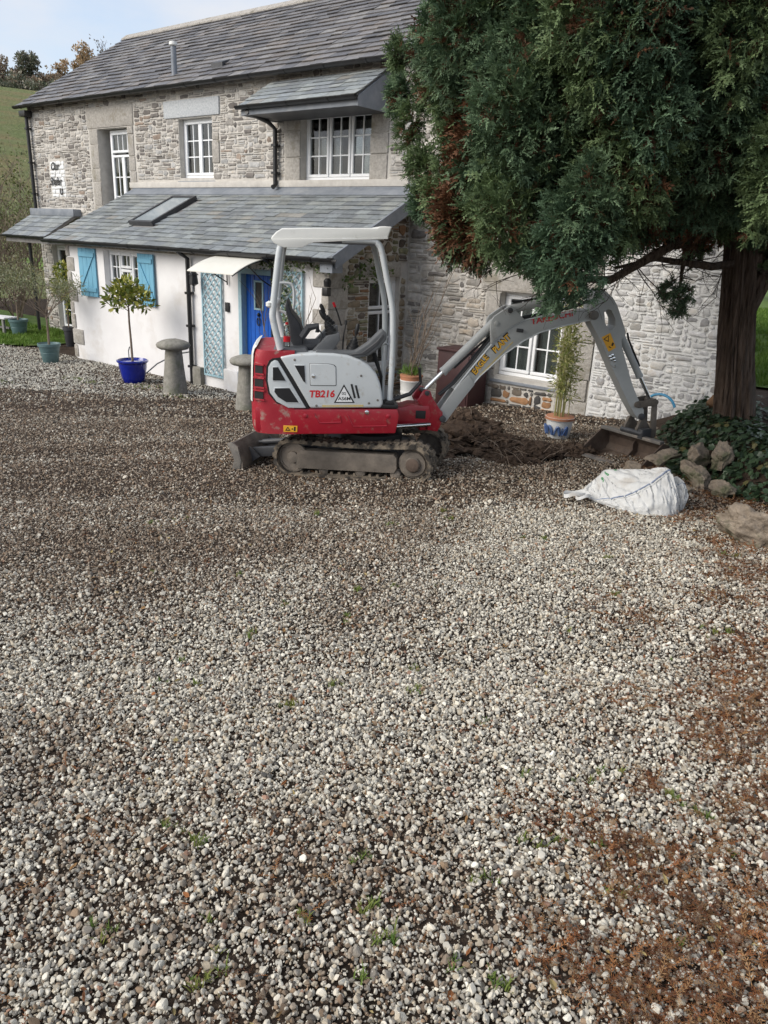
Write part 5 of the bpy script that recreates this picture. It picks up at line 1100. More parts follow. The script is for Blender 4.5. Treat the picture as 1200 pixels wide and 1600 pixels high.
# quick hitch and wide grading bucket
FK = frame(FO((2.37, 0, -.29)), rad(72))
def EK(): return MB(FK)
for a in (-.095, .065): mb = EK(); mb.prism([(-.02, .0), (-.05, .09), (.0, .19), (.06, .20), (.17, .08), (.22, -.03), (.15, -.06), (.06, -.02)], a, a+.03, .006); mb.build('hitch_plate', mm('steel_mud'), ex)
mb = EK(); mb.bbox((-.05, -.17, -.005), (.10, -.11, .10), .01); mb.tube([(-.03, -.16, .05), (-.03, .12, .05)], .03, 12); mb.build('hitch_jaw', mm('m_dark'), ex)
bp = [(-.36, -.25), (-.20, -.285), (-.02, -.30), (.10, -.265), (.155, -.19), (.15, -.10), (.10, -.03), (0, .0)]
HW = .40; mb = EK(); inn = [(-.352, -.236), (-.20, -.268), (-.02, -.282), (.09, -.25), (.138, -.185), (.133, -.10), (.088, -.042), (-.005, -.016)]
mb.prism(bp+inn[::-1], -HW, HW); bk = mb.build('bucket', mm('rusty'), ex, 30); bk['label'] = 'wide toothless grading bucket resting on the soil'
for a in (-HW-.012, HW-.003): mb = EK(); mb.prism(bp, a, a+.015); mb.build('bucket_side', mm('rusty'), bk, 0)
mb = EK(); mb.bbox((-.04, -HW, -.012), (.03, HW, .022), .006); mb.build('bucket_rim', mm('steel_worn'), bk)
mb = EK(); mb.prism([(-.40, -.252), (-.33, -.236), (-.33, -.258), (-.40, -.262)], -HW-.01, HW+.01); mb.build('cutting_edge', mm('steel_worn'), bk)
mb = EK(); mb.prism([(-.30, -.262), (-.10, -.285), (.06, -.262), (.125, -.19), (.12, -.11), (.08, -.06), (.04, -.10), (.05, -.17), (-.02, -.23), (-.12, -.255)], -.006, .006); mb.build('inner_rib', mm('rusty'), bk)
# lettering on the boom
etext('EAGLE', (.505, .352), (.637, .532), .078, -.0645, 't_black', boom, FO, 0, .07); etext('PLANT', (.692, .566), (.848, .728), .076, -.0645, 't_black', boom, FO, 0, .07)
etext('EAGLE', (.511, .358), (.631, .525), .066, -.0655, 't_orange', boom, FO, 0, .03)
etext('PLANT', (.698, .572), (.842, .722), .064, -.0655, 't_orange', boom, FO, 0, .03)
mb = EO(); mb.prism([(.545, .36), (.86, .69), (.868, .680), (.556, .348)], -.0635, -.06); mb.build('decal_line', mm('t_gold'), boom, 0)
etext('TAKEUCHI', (1.035, .852), (1.47, .945), .058, -.0655, 't_red', boom, FO, 0, .025)
# drink bottle left on the deck
bt = tag(empty('drink_bottle', (CT[0]+FB((-.775, -.30, 1.26))[0], CT[1]+FB((-.775, -.30, 1.26))[1], CT[2]+1.262)), 'small plastic drink bottle with red label on the digger deck', 'bottle')
mb = MB(); mb.lathe([(.028, 0), (.031, .01), (.031, .06), (.028, .10), (.030, .12), (.022, .16), (.012, .185), (.012, .20)], (0, 0, 0), 16); mb.build('body', mm('bottle_clear'), bt)
mb = MB(); mb.lathe([(.0318, .045), (.0312, .095)], (0, 0, 0), 16); mb.build('wrapper', mm('bottle_red'), bt); mb = MB(); mb.lathe([(.014, .198), (.014, .216), (.004, .218)], (0, 0, 0), 12); mb.build('cap', mm('bottle_red'), bt)
# hydraulic hoses looping from the body to the boom
for k in range(4):
    mb = EB(); v = -.05+.035*k; mb.tube([(.20, v, .72), (.42, v*.8, .80), (.52, v*.6, .92), (.50, v*.5, 1.06)], .011, 8); mb.build('hose', mm('m_black'), ex)
for k in range(2):
    mb = EO(); mb.tube([(.16, -.03+.05*k, .15), (.30, -.03+.05*k, .27), (.46, -.03+.05*k, .47), (.63, -.03+.05*k, .70), (.74, -.03+.05*k, .83)], .012, 8); mb.build('hose', mm('m_black'), boom)
    mb = EO(); mb.tube([(.90, -.03+.05*k, .90), (1.2, -.03+.05*k, .965), (1.5, -.03+.05*k, 1.03), (1.66, -.03+.05*k, 1.10), (1.80, -.03+.05*k, 1.21)], .011, 8); mb.build('hose', mm('m_black'), boom)
for u, z in ((-.10, 1.05), (-.02, .80), (.06, .83), (-.50, .765), (-.70, 1.175)): 
    tmp = MB(lambda p, u=u, z=z: FB((u+p[0], SV-.013-p[2], z+p[1]))); tmp.lathe([(.011, -.002), (.011, .004), (.005, .006)], (0, 0, 0), 10); tmp.build('bolt', mm('steel_worn'), pn)
# ------------------------------------------------------------------ small things
def gz(x, y): return float(height(np.array(x), np.array(y)))
def staddle(x, y, sc, label, seed):
    rr = random.Random(seed); o = tag(empty('staddle_stone', (x, y, gz(x, y)-.03)), label, 'staddle stone', 'staddle stones before the lean-to')
    mb = MB(); n = 20; prof = [(.19, 0), (.185, .1), (.165, .3), (.145, .5), (.13, .68), (.125, .76)]
    vs = []; fs = []
    for r, z in prof:
        for j in range(n):
            a = 2*math.pi*j/n; k = .55; q = (abs(math.cos(a))**3.2+abs(math.sin(a))**3.2)**(-1/3.2); q = k*q+(1-k); q *= 1+rr.uniform(-.025, .025); vs.append((r*q*math.cos(a)*sc, r*q*math.sin(a)*sc, z*sc))
    for i in range(len(prof)-1):
        for j in range(n): fs.append((i*n+j, i*n+(j+1) % n, (i+1)*n+(j+1) % n, (i+1)*n+j))
    mb.add(vs, fs); mb.build('pillar', mm('staddle'), o, 60)
    mb = MB(); vs = []; fs = []; prof = [(.10, .75), (.235, .765), (.272, .79), (.285, .825), (.262, .862), (.19, .895), (.10, .918), (.02, .925)]
    for r, z in prof:
        for j in range(28):
            a = 2*math.pi*j/28; q = 1+rr.uniform(-.02, .02)+.03*math.sin(2*a+seed); vs.append((r*q*math.cos(a)*sc, r*q*math.sin(a)*sc, (z+rr.uniform(-.004, .004))*sc))
    for i in range(len(prof)-1):
        for j in range(28): fs.append((i*28+j, i*28+(j+1) % 28, (i+1)*28+(j+1) % 28, (i+1)*28+j))
    fs.append([7*28+j for j in range(28)]); fs.append([j for j in range(28)][::-1]); mb.add(vs, fs); mb.build('cap', mm('staddle'), o, 60)
staddle(-10.34, 7.46, .98, 'mushroom shaped staddle stone between the blue pot and the trellis', 3)
staddle(-8.40, 7.32, .90, 'mushroom shaped staddle stone half hidden behind the digger', 8)

def leaves(centers, n, ln, wd, cols, rng, up=.3, shell=.55, fold=.15):
    """separate folded leaves through ellipsoids; centers [(x,y,z,rx,ry,rz)]"""
    Q = []; T_ = []; w = np.array([c[3]*c[4]*c[5] for c in centers])**.7; w = w/w.sum(); cnt = rng.multinomial(n, w)
    for c, k in zip(centers, cnt):
        if not k: continue
        d = rng.normal(size=(k, 3)); d /= np.linalg.norm(d, axis=1)[:, None]; r = (shell+(1-shell)*rng.random(k)**.6)[:, None]; p = np.array(c[:3])+d*r*np.array(c[3:6])
        a = d*.8+rng.normal(size=(k, 3))*.6+np.array([0, 0, up]); a /= np.linalg.norm(a, axis=1)[:, None]; s_ = np.cross(a, rng.normal(size=(k, 3))); s_ /= np.linalg.norm(s_, axis=1)[:, None]; nn = np.cross(a, s_)
        L_ = (ln*rng.uniform(.65, 1.25, k))[:, None]; W_ = (wd*rng.uniform(.7, 1.2, k))[:, None]; mid = p+a*L_*.5
        Q.append(np.stack([p, mid+s_*W_-nn*W_*fold, p+a*L_, mid-s_*W_-nn*W_*fold*-1], 1)); ci = np.array(cols)[rng.integers(0, len(cols), k)]*rng.uniform(.75, 1.25, (k, 1)); T_.append(ci)
    return np.concatenate(Q), np.concatenate(T_)
def foliage(name, parent, centers, n, ln, wd, cols, seed, material='leaf', **k):
    Q, T_ = leaves(centers, n, ln, wd, cols, np.random.default_rng(seed), **k); return obj(name, quads_mesh(name, Q, G(material), T_.astype(np.float32)), parent)
def branches(mb, p, d, L_, r, depth, rng, spread=.6, n=3, up=.25, tips=None, seg=3, sides=5, shrink=.68):
    p = Vector(p); d = Vector(d).normalized(); pts = [tuple(p)]; rs_ = [r]
    for i in range(seg):
        d = (d+Vector((rng.gauss(0, .16), rng.gauss(0, .16), rng.gauss(0, .10)+up*.12))).normalized(); p = p+d*L_/seg; pts.append(tuple(p)); rs_.append(r*(1-.45*(i+1)/seg))
    mb.tube(pts, rs_, sides if depth > 0 else max(3, sides-1), cap=False)
    if depth <= 0:
        if tips is not None: tips.append(tuple(p))
        return
    for i in range(n):
        t = rng.randint(1, seg); q = Vector(pts[t]) if i else p
        e = (d+Vector((rng.gauss(0, spread), rng.gauss(0, spread), rng.gauss(0, spread*.7)+up))).normalized()
        branches(mb, q, e, L_*shrink*rng.uniform(.8, 1.2), r*(.62 if i else .58), depth-1, rng, spread, n, up, tips, seg, sides, shrink)
def pot(name, x, y, prof, material, label, cat, rimmat=None, extra=None, z=None):
    o = tag(empty(name, (x, y, (gz(x, y) if z is None else z)-.015)), label, cat); mb = MB(); mb.lathe(prof, (0, 0, 0), 36); mb.build('pot', mm(material), o)
    rtop, ztop = prof[-1]; mb = MB(); mb.lathe([(rtop*.97, ztop-.05), (rtop*.9, ztop-.03), (rtop*.4, ztop-.015), (.01, ztop-.012)], (0, 0, 0), 24); mb.build('soil', mm('soil'), o); return o
# bay tree in the glazed blue pot
o = pot('potted_bay_tree', -11.66, 7.55, [(.155, 0), (.17, .01), (.205, .12), (.235, .27), (.24, .35), (.268, .375), (.270, .40), (.245, .41), (.235, .38)], 'blue_glaze', 'young bay standard in a glossy cobalt blue pot', 'potted tree')
rr = random.Random(4); mb = MB(); mb.tube([(0, 0, .35), (-.02, .01, .7), (-.05, .02, 1.05), (-.055, .03, 1.28)], [.022, .019, .017, .015], 8); mb.build('stem', mm('twig'), o)
mb = MB(); tips = []
for i in range(7): branches(mb, (-.055, .03, 1.22+.02*i), (rr.uniform(-1, 1), rr.uniform(-1, 1), .55), .22, .009, 1, rr, .6, 3, .2, tips, 2)
mb.build('branches', mm('twig'), o)
GC = [(.22,.24,.035),(.14,.18,.025),(.34,.33,.06),(.09,.13,.02),(.40,.38,.10)]
foliage('crown', o, [(-.05+.28*math.cos(a)*k, .03+.28*math.sin(a)*k, 1.45+zz, .17, .17, .14) for a, k, zz in [(i*1.05, .75, .02) for i in range(6)]+[(.5, .35, .16), (2.6, .35, .17), (4.7, .3, .15), (0, 0, .2), (1, .9, -.08), (4, .9, -.08), (2.6, .9, -.05)]], 620, .115, .026, GC, 31, up=.25)
mb = MB(); mb.tube([(.27, .08, .20), (.36, .25, .36), (.50, .55, .52), (.58, .80, .55)], .012, 6); mb.tube([(-.10, 0, .40), (-.10, 0, .55), (-.06, 0, .62)], .010, 6); mb.build('water_hose', mm('m_console'), o)
# olive in a teal pot, standing on the gravel
TP = [(.13, 0), (.14, .01), (.175, .22), (.172, .225), (.178, .24), (.195, .33), (.192, .335), (.215, .345), (.218, .40), (.205, .402), (.195, .37)]
def olive(x, y, label, sc, seed, twigs=True):
    o = pot('potted_olive_tree', x, y, [(r*sc, z*sc) for r, z in TP], 'teal_plastic', label, 'potted tree'); rr = random.Random(seed); mb = MB(); tips = []
    mb.tube([(0, 0, .36), (.01, .0, .6), (-.02, .02, .82), (-.01, .0, .95)], [.026, .022, .020, .018], 8); mb.build('trunk', mm('twig'), o); mb = MB()
    for i in range(6): a = i*1.05+rr.random(); branches(mb, (-.01, 0, .88+.02*i), (math.cos(a), math.sin(a), .9), .42, .012, 2, rr, .5, 3, .35, tips, 3)
    mb.build('branches', mm('twig'), o)
    foliage('crown', o, [(t[0], t[1], t[2], .17, .17, .15) for t in tips[:46]], 2400, .055, .009, [(.20,.22,.12),(.28,.29,.17),(.14,.17,.08),(.34,.34,.24),(.22,.21,.08)], seed, up=.4, shell=.1); return o
olive(-14.63, 7.62, 'wispy olive tree in the teal pot on the gravel', 1.0, 41); olive(-18.65, 9.0, 'wispy olive tree in the teal pot at the edge of the lawn', 1.05, 47)
o = pot('potted_bay_tree', -16.5, 9.1, [(.085, 0), (.09, .01), (.115, .36), (.135, .37), (.135, .45), (.12, .45), (.115, .42)], 'dark_plastic', 'leafy bay tree in a tall dark pot beside the glazed door', 'potted tree')
mb = MB(); mb.tube([(0, 0, .4), (.01, .01, .8), (-.02, 0, 1.2)], [.018, .015, .012], 8); mb.build('stem', mm('twig'), o)
foliage('crown', o, [(0, 0, 1.38, .26, .26, .3), (-.1, .05, 1.62, .2, .2, .2), (.12, -.05, 1.25, .2, .2, .2), (.1, .02, .95, .08, .08, .25)], 700, .10, .024, GC, 33)
# bamboo in a painted pot
bx, by = -3.97, 8.50
o = pot('potted_bamboo', bx, by, [(.125, 0), (.13, .01), (.155, .14), (.162, .23), (.178, .24), (.180, .275), (.165, .278), (.16, .25)], 'pot_white', 'yellow green bamboo in a white pot painted with blue fish', 'potted plant')
mb = MB(); mb.lathe([(.181, .245), (.1815, .272), (.17, .281)], (0, 0, 0), 36); mb.build('rim', mm('terracotta'), o)
rr = random.Random(6)
for k in range(4):
    a0 = 3.9+k*.55; P0 = [(a0+.22*math.sin(t)+.05*t*.2, .12+.055*math.sin(2*t+k)) for t in np.linspace(0, 5.2, 16)]
    mb = MB(); mb.tube([((.1475+.03*z/.2+.004)*math.cos(a), (.1475+.03*z/.2+.004)*math.sin(a), z) for a, z in P0], [.006+.010*math.sin(i/15*math.pi) for i in range(16)], 6); mb.build('painted_fish', mm('t_blue'), o)
mb = MB(); cs = []
for i in range(17):
    a = rr.uniform(0, 6.28); r0 = rr.uniform(.01, .10); h = rr.uniform(.85, 1.5); dx, dy = rr.gauss(0, .09), rr.gauss(0, .09); pts = [(r0*math.cos(a)+dx*t*t, r0*math.sin(a)+dy*t*t, .24+h*t) for t in np.linspace(0, 1, 7)]
    mb.tube(pts, [.006, .006, .005, .005, .004, .003, .002], 5); cs += [(p[0], p[1], p[2], .13, .13, .10) for p in pts[2:]]
mb.build('canes', mm('cane'), o)
foliage('leaves', o, cs, 1500, .085, .008, [(.26,.28,.07),(.34,.33,.12),(.19,.24,.06),(.42,.40,.20)], 35, up=.0, shell=.1)
# grass and dead stems in a bucket by the corner
o = pot('potted_grass', -6.66, 9.0, [(.13, 0), (.135, .01), (.15, .16), (.157, .165), (.157, .19), (.152, .195), (.165, .34), (.17, .345), (.17, .36), (.158, .36)], 'pot_white', 'pot of green grass and tall dead stems against the wall', 'potted plant', z=gz(-6.66, 9.0)+.12)
mb = MB(); mb.bbox((-.22, -.22, -.15), (.22, .22, .008), .02); mb.build('stand', mm('granite'), o)
mb = MB(); mb.lathe([(.16, .345), (.166, .41), (.172, .412), (.172, .43), (.155, .43)], (0, 0, 0), 28); mb.build('clay_rim', mm('terracotta'), o)
foliage('grass', o, [(0, 0, .44, .14, .14, .05)], 260, .15, .004, [(.10,.20,.03),(.15,.26,.05)], 36, up=2.0, shell=.0)
mb = MB(); rr = random.Random(9)
for i in range(13):
    a = rr.uniform(0, 6.28); lx, ly = rr.gauss(.06, .10), rr.gauss(0, .08); h = rr.uniform(.5, 1.15) if i else 1.6
    branches(mb, (.06*math.cos(a), .06*math.sin(a), .40), (lx+(.30 if i == 0 else .12), ly, 1), h, .009, 1, rr, .25, 2, .5, None, 4, 4, .4)
mb.build('dead_stems', mm('twig'), o)
# maroon cabinet against the wall
o = tag(empty('oil_cabinet', (-6.38, 9.93, gz(-6.38, 9.93)-.03)), 'dark maroon metal cabinet standing against the stone wall', 'cabinet')
mb = MB(); mb.bbox((-.30, -.24, 0), (.30, .26, .86), .012); mb.build('body', mm('maroon'), o); mb = MB(); mb.bbox((-.32, -.27, .862), (.32, .27, .90), .01); mb.build('lid', mm('maroon'), o)
mb = MB(); mb.bbox((-.27, -.252, .05), (.27, -.236, .82), .006); dr = mb.build('door', mm('maroon'), o); mb = MB(); mb.bbox((.20, -.27, .45), (.225, -.253, .55), .004); mb.build('handle', mm('m_black'), dr)
# climbers by the front door
o = tag(empty('white_climber', (-8.55, YL-.08, .0)), 'climbing jasmine with pale leaves on the trellis right of the door', 'climber')
mb = MB(); rr = random.Random(12); tips = []
for i in range(4): branches(mb, (rr.uniform(-.1, .1), 0, .05), (rr.gauss(0, .1), 0, 1), 1.2, .012, 2, rr, .25, 3, .5, tips, 5, 5, .6)
mb.build('stems', mm('twig'), o)
foliage('foliage', o, [(rr.uniform(-.22, .22), -.03, z, .12, .05, .12) for z in np.linspace(.9, 2.05, 16)]+[(x, -.05, 2.16+rr.uniform(-.05, .05), .12, .06, .06) for x in np.linspace(-.75, .9, 12)], 900, .055, .018, [(.10,.15,.05),(.17,.22,.09),(.07,.10,.04),(.45,.46,.38)], 37, shell=.2)
# side wall creeper
o = tag(empty('wall_creeper', (XR+.08, 8.9, 2.0)), 'sparse green creeper on the brown stone end wall', 'climber')
foliage('foliage', o, [(.03, rr.uniform(-.3, .8), rr.uniform(-.1, .25), .05, .14, .10) for i in range(7)], 240, .06, .02, [(.07,.12,.03),(.12,.17,.05)], 38, shell=.1)
# bench at far left
o = tag(empty('garden_bench', (-19.3, 8.75, gz(-19.3, 8.75)), rad(15)), 'low weathered garden bench with a pale top at the lawn edge', 'bench')
for i in range(3): mb = MB(); mb.bbox((-.55, -.2+.14*i, .40), (.55, -.07+.14*i, .44), .008); mb.build('seat_plank', mm('t_white'), o)
for x in (-.45, .45):
    for y in (-.15, .17): mb = MB(); mb.bbox((x-.03, y-.03, 0), (x+.03, y+.03, .40), .006); mb.build('leg', mm('timber_grey'), o)
mb = MB(); mb.bbox((-.45, -.01, .15), (.45, .03, .2), .005); mb.build('stretcher', mm('timber_grey'), o)

# ------------------------------------------------------------------ spoil heap, rocks, bag
def blob(name, sx, sy, sz, seed, material, parent=None, sub=3, amp=.25, sc=1.6, flat=-.25, crease=0, sm=35):
    bm = bmesh.new(); bmesh.ops.create_icosphere(bm, subdivisions=sub, radius=1); rr = random.Random(seed); from mathutils import noise as mn
    off = Vector((rr.uniform(-50, 50),)*3); pl = [(Vector((rr.gauss(0, 1), rr.gauss(0, 1), rr.gauss(0, 1))).normalized(), rr.uniform(.42, .78)) for _ in range(crease)]
    for v in bm.verts:
        p = v.co.copy()
        for n_, d_ in pl:
            k = p.dot(n_)
            if k > d_: p -= n_*(k-d_)
        f = 1+amp*mn.noise(p*sc+off)+amp*.5*mn.noise(p*sc*2.3+off)+amp*.25*mn.noise(p*sc*5+off)+(amp*.22*mn.noise(p*sc*12+off) if amp > .4 else 0); p = p*f
        if p.z < flat: p.z = flat+(p.z-flat)*.2
        v.co = Vector((p.x*sx, p.y*sy, p.z*sz))
    me = bpy.data.meshes.new(name); bm.to_mesh(me); bm.free(); me.materials.append(G(material)); me.polygons.foreach_set('use_smooth', [True]*len(me.polygons)); me.set_sharp_from_angle(angle=rad(sm)); return obj(name, me, parent)
csrc = None
def heap(name, x, y, lumps, label, seed):
    o = tag(empty(name, (x, y, gz(x, y)-.02)), label, 'soil heap'); rr = random.Random(seed)
    for i, (dx, dy, sx, sy, sz) in enumerate(lumps):
        b = blob('mound', sx, sy, sz, seed+i, 'earth', o, 5, .46, 2.8, -.12); b.location = (dx, dy, gz(x+dx, y+dy)-gz(x, y)+.02)
    mb = MB()
    cl = []
    for i in range(1100):
        dx, dy, sx, sy, sz = rr.choice(lumps); a = rr.uniform(0, 6.28); k = rr.random()**.5*(1.05 if i % 3 else 1.9); s_ = rr.uniform(.012, .055)*max(.3, 1.3-.5*k); zz = sz*math.sqrt(max(0, 1-min(k, 1)**2))*1.0
        cx, cy = dx+sx*k*math.cos(a), dy+sy*k*math.sin(a); pts = [(rr.gauss(0, 1), rr.gauss(0, 1), rr.gauss(0, .8)) for _ in range(9)]
        bm = bmesh.new(); vv = [bm.verts.new(Vector(p).normalized()*s_*rr.uniform(.7, 1.2)+Vector((cx, cy, gz(x+cx, y+cy)-gz(x, y)+zz+.01))) for p in pts]; bmesh.ops.convex_hull(bm, input=vv); bm.verts.index_update(); mb.add([tuple(v.co) for v in bm.verts], [[v.index for v in f.verts] for f in bm.faces]); bm.free()
    c = mb.build('clods', mm('earth'), o, 20); tag(c, kind='stuff')
    mb = MB()
    for i in range(90):
        dx, dy, sx, sy, sz = rr.choice(lumps); a = rr.uniform(0, 6.28); k = rr.random()**.5; cx, cy = dx+sx*k*math.cos(a), dy+sy*k*math.sin(a); z0 = gz(x+cx, y+cy)-gz(x, y)+sz*math.sqrt(max(0, 1-k*k)); l_ = rr.uniform(.06, .28); d = Vector((rr.gauss(0, 1), rr.gauss(0, 1), rr.uniform(-.2, .5))).normalized()
        mb.tube([(cx, cy, z0), tuple(Vector((cx, cy, z0+.03))+d*l_*.5), tuple(Vector((cx, cy, z0+.01))+d*l_)], [.004, .003, .002], 4)
    mb.build('roots', mm('twig'), o); return o
heap('soil_heap', -4.55, 7.35, [(0, 0, .58, .46, .21), (-.42, .45, .48, .46, .25), (.42, .12, .42, .34, .13), (-.2, -.55, .38, .32, .11), (-.7, .9, .42, .38, .20)], 'dark heap of freshly dug soil and roots behind the digger tracks', 50)
heap('soil_heap', -3.72, 7.45, [(0, 0, .34, .28, .11), (.34, .30, .26, .22, .07), (-.3, -.25, .3, .25, .09), (.0, -.45, .3, .2, .05)], 'low crumbly soil heap between the large heap and the bucket', 70)
ROCKS = [(-2.62, 7.05, .20, .15, .12, 'rounded pale boulder at the front of the rock pile by the bucket', .5, 0), (-2.42, 7.22, .27, .17, .12, 'flat dark grey slab leaning on the pale boulder', .7, .26), (-2.10, 7.25, .20, .12, .22, 'upright brown boulder at the top of the rock pile', 1.1, .28), (-1.86, 7.20, .13, .14, .24, 'tall pale boulder against the ivy', .2, .26), (-2.02, 7.02, .25, .15, .19, 'tilted brown slab in the middle of the rock pile', -.5, .08), (-1.74, 6.86, .17, .15, .15, 'reddish brown boulder at the right end of the rock pile', .3, 0), (-2.25, 6.98, .14, .10, .10, 'small dark stone low in the rock pile', .9, 0), (-2.0, 6.72, .12, .09, .06, 'small flat stone behind the white bag', .4, 0)]
for i, (x, y, a, b, c, lab, rz, up) in enumerate(ROCKS):
    x += .13; y += .08; a *= .80; b *= .80; c *= .78; up *= .85
    r_ = blob('rock', a, b, c, 80+i, 'rock', None, 5, .30, 1.7, -.7, 12, 25); r_.location = (x, y, gz(x, y)+c*.55+up*.6); r_.rotation_euler = (R.uniform(-.25, .25), R.uniform(-.2, .2)+(.5 if i in (2, 4) else 0), rz); tag(r_, lab, 'rock', 'rocks piled by the ivy bank')
r_ = blob('rock', .36, .25, .20, 95, 'rock', None, 6, .34, 1.9, -.5, 14, 25); r_.location = (-1.02, 5.78, gz(-1.02, 5.78)+.05); r_.rotation_euler = (.1, .15, .75); tag(r_, 'large rough grey rock at the right edge below the ivy', 'rock')
r_ = blob('rock', .2, .13, .07, 97, 'rock', None, 4, .22, 1.5, -.5, 9, 30); r_.location = (-3.25, 9.55, gz(-3.25, 9.55)+.04); r_.rotation_euler = (.1, .15, .4); tag(r_, 'flat stone lying at the foot of the white wall', 'rock')
r_ = blob('rock', .13, .09, .05, 98, 'rock', None, 4, .22, 1.5, -.5, 9, 30); r_.location = (-3.62, 9.35, gz(-3.62, 9.35)+.03); tag(r_, 'small broken stone beside the bamboo pot', 'rock')

# collapsed bulk bag: panels hung between its ground line, the corded seam, the top fold and the back
from mathutils import noise as mn
bag = tag(empty('bulk_bag', (-1.895, 5.894, gz(-1.895, 5.894)-.01), rad(38.1)), 'collapsed white woven bulk bag slumped on the gravel', 'bag')
def bp3(X, Y, y, lift=0): return ((X-650)*.00097, y, max(0, ((585-Y)*.00097-.3*y)/.95)+lift)
CTRL = [  # columns left to right; rows: ground front, lower panel, seam, upper panel, top fold, back, ground back
 [bp3(228, 408, .44), bp3(226, 402, .45), bp3(225, 393, .47), bp3(232, 385, .50), bp3(240, 375, .53), bp3(250, 370, .58), (-.40, .62, 0)],
 [bp3(330, 470, .335), bp3(322, 456, .345), bp3(312, 438, .38), bp3(300, 385, .46), bp3(292, 315, .54), bp3(310, 320, .63), (-.33, .70, 0)],
 [bp3(480, 525, .19), bp3(455, 488, .205), bp3(425, 431, .28), bp3(398, 345, .42), bp3(376, 232, .53), bp3(400, 245, .64), (-.22, .74, 0)],
 [bp3(600, 557, .09), bp3(575, 488, .105), bp3(548, 394, .20), bp3(500, 300, .36), bp3(430, 180, .50), bp3(450, 190, .63), (-.12, .74, 0)],
 [bp3(720, 578, .03), bp3(712, 460, .045), bp3(690, 302, .16), bp3(650, 235, .30), bp3(600, 163, .44), bp3(610, 178, .58), (.0, .70, 0)],
 [bp3(870, 586, .0), bp3(838, 420, .03), bp3(790, 218, .16), bp3(770, 185, .27), bp3(735, 157, .38), bp3(740, 180, .52), (.10, .64, 0)],
 [bp3(960, 562, .07), bp3(925, 400, .06), bp3(868, 160, .18), bp3(858, 148, .23), bp3(850, 142, .28), bp3(850, 200, .42), (.20, .56, 0)],
 [bp3(992, 545, .12), bp3(975, 420, .15), bp3(945, 280, .22), bp3(935, 245, .27), bp3(925, 235, .32), bp3(915, 270, .42), (.27, .52, 0)],
 [bp3(1030, 505, .16), bp3(1032, 400, .15), bp3(1010, 262, .21), bp3(1000, 228, .27), bp3(985, 216, .33), bp3(970, 260, .42), (.34, .50, 0)],
 [bp3(1060, 455, .23), bp3(1080, 395, .22), bp3(1072, 325, .25), bp3(1050, 300, .30), bp3(1030, 290, .35), bp3(1020, 330, .42), (.38, .46, 0)],
 [bp3(1066, 430, .30), bp3(1084, 385, .29), bp3(1082, 350, .30), bp3(1075, 345, .33), bp3(1060, 345, .37), bp3(1050, 370, .41), (.39, .43, 0)]]
CT3 = np.array(CTRL)
def cr1(P_, t):
    n = len(P_)-1; i = min(int(t), n-1); f = t-i; a, b, c, d = P_[max(i-1, 0)], P_[i], P_[i+1], P_[min(i+2, n)]
    return .5*((2*b)+(c-a)*f+(2*a-5*b+4*c-d)*f*f+(3*b-a-3*c+d)*f**3)
def bsurf(u, v, off=0.0):
    col = np.array([cr1(CT3[:, r_], u) for r_ in range(7)]); i = min(int(v), 5); f = v-i
    p = cr1(col, v)*.55+(col[i]*(1-f)+col[i+1]*f)*.45
    w = math.sin(min(max(v, 0)/.6, 1)*1.57)
    k1 = mn.noise(Vector((u*1.5+v*.4, v*.55, 3.1))); k2 = mn.noise(Vector((u*3.4-v*.8, v*1.3, 7.7))); k3 = mn.noise(Vector((u*6.5+v*2.2, v*3.1, 1.2)))
    d = -.024*max(0, .2-abs(k1))/.2-.015*max(0, .17-abs(k2))/.17-.008*max(0, .2-abs(k3))/.2+.004*k3+.008*mn.noise(Vector((u*.9, v*.9, 5)))
    if v < 2: d += .006*math.sin(u*5.2+.6*math.sin(v*3))*math.sin(v*1.57)
    d -= .012*math.exp(-((v-2)/.10)**2)
    p = p+np.array([0, -.75, .66])*(d*w+off); p[2] = max(p[2], .0); return tuple(p)
NU, NV = 110, 66
mb = MB(); mb.add([bsurf(10*i/NU, 6*j/NV) for i in range(NU+1) for j in range(NV+1)], [(i*(NV+1)+j, (i+1)*(NV+1)+j, (i+1)*(NV+1)+j+1, i*(NV+1)+j+1) for i in range(NU) for j in range(NV)]); mb.build('sack', mm('bag'), bag, 70)
for v0, m_, r_ in ((2.06, 'strap_blue', .006), (1.93, 'bag', .006)):
    mb = MB(); mb.tube([bsurf(u, v0+(.0 if u < 6 else (u-6)*.5), .004) for u in np.linspace(.05, 6.2, 60)], r_, 6); mb.build('seam_cord', mm(m_), bag)
mb = MB(); mb.tube([bsurf(u, 2.0, .003) for u in np.linspace(7.4, 9.7, 20)], .003, 5); mb.build('seam_cord', mm('strap_blue'), bag)
for k, (x0, y0, L_, w_, tilt) in enumerate(((-.40, .50, .19, .030, .0), (-.37, .60, .13, .026, .15))):
    mb = MB(); vs = []; fs = []; n_ = 22
    for i in range(n_+1):
        a = math.pi*2*i/n_*.96+.06; cx = x0-L_/2-L_/2*math.cos(a); cy = y0-.10-tilt+.045*math.sin(a); z = .035+.022*math.sin(a*.5)*1.3+.010*math.sin(a*3+k); vs += [(cx, cy, z-w_*.4), (cx, cy+.012, z+w_*.6), (cx+.003, cy+.014, z+w_*.6), (cx+.003, cy+.002, z-w_*.4)]
    for i in range(n_):
        a, b = 4*i, 4*i+4
        for j in range(4): fs.append((a+j, b+j, b+(j+1) % 4, a+(j+1) % 4))
    mb.add(vs, fs); mb.build('lifting_loop', mm('bag'), bag)
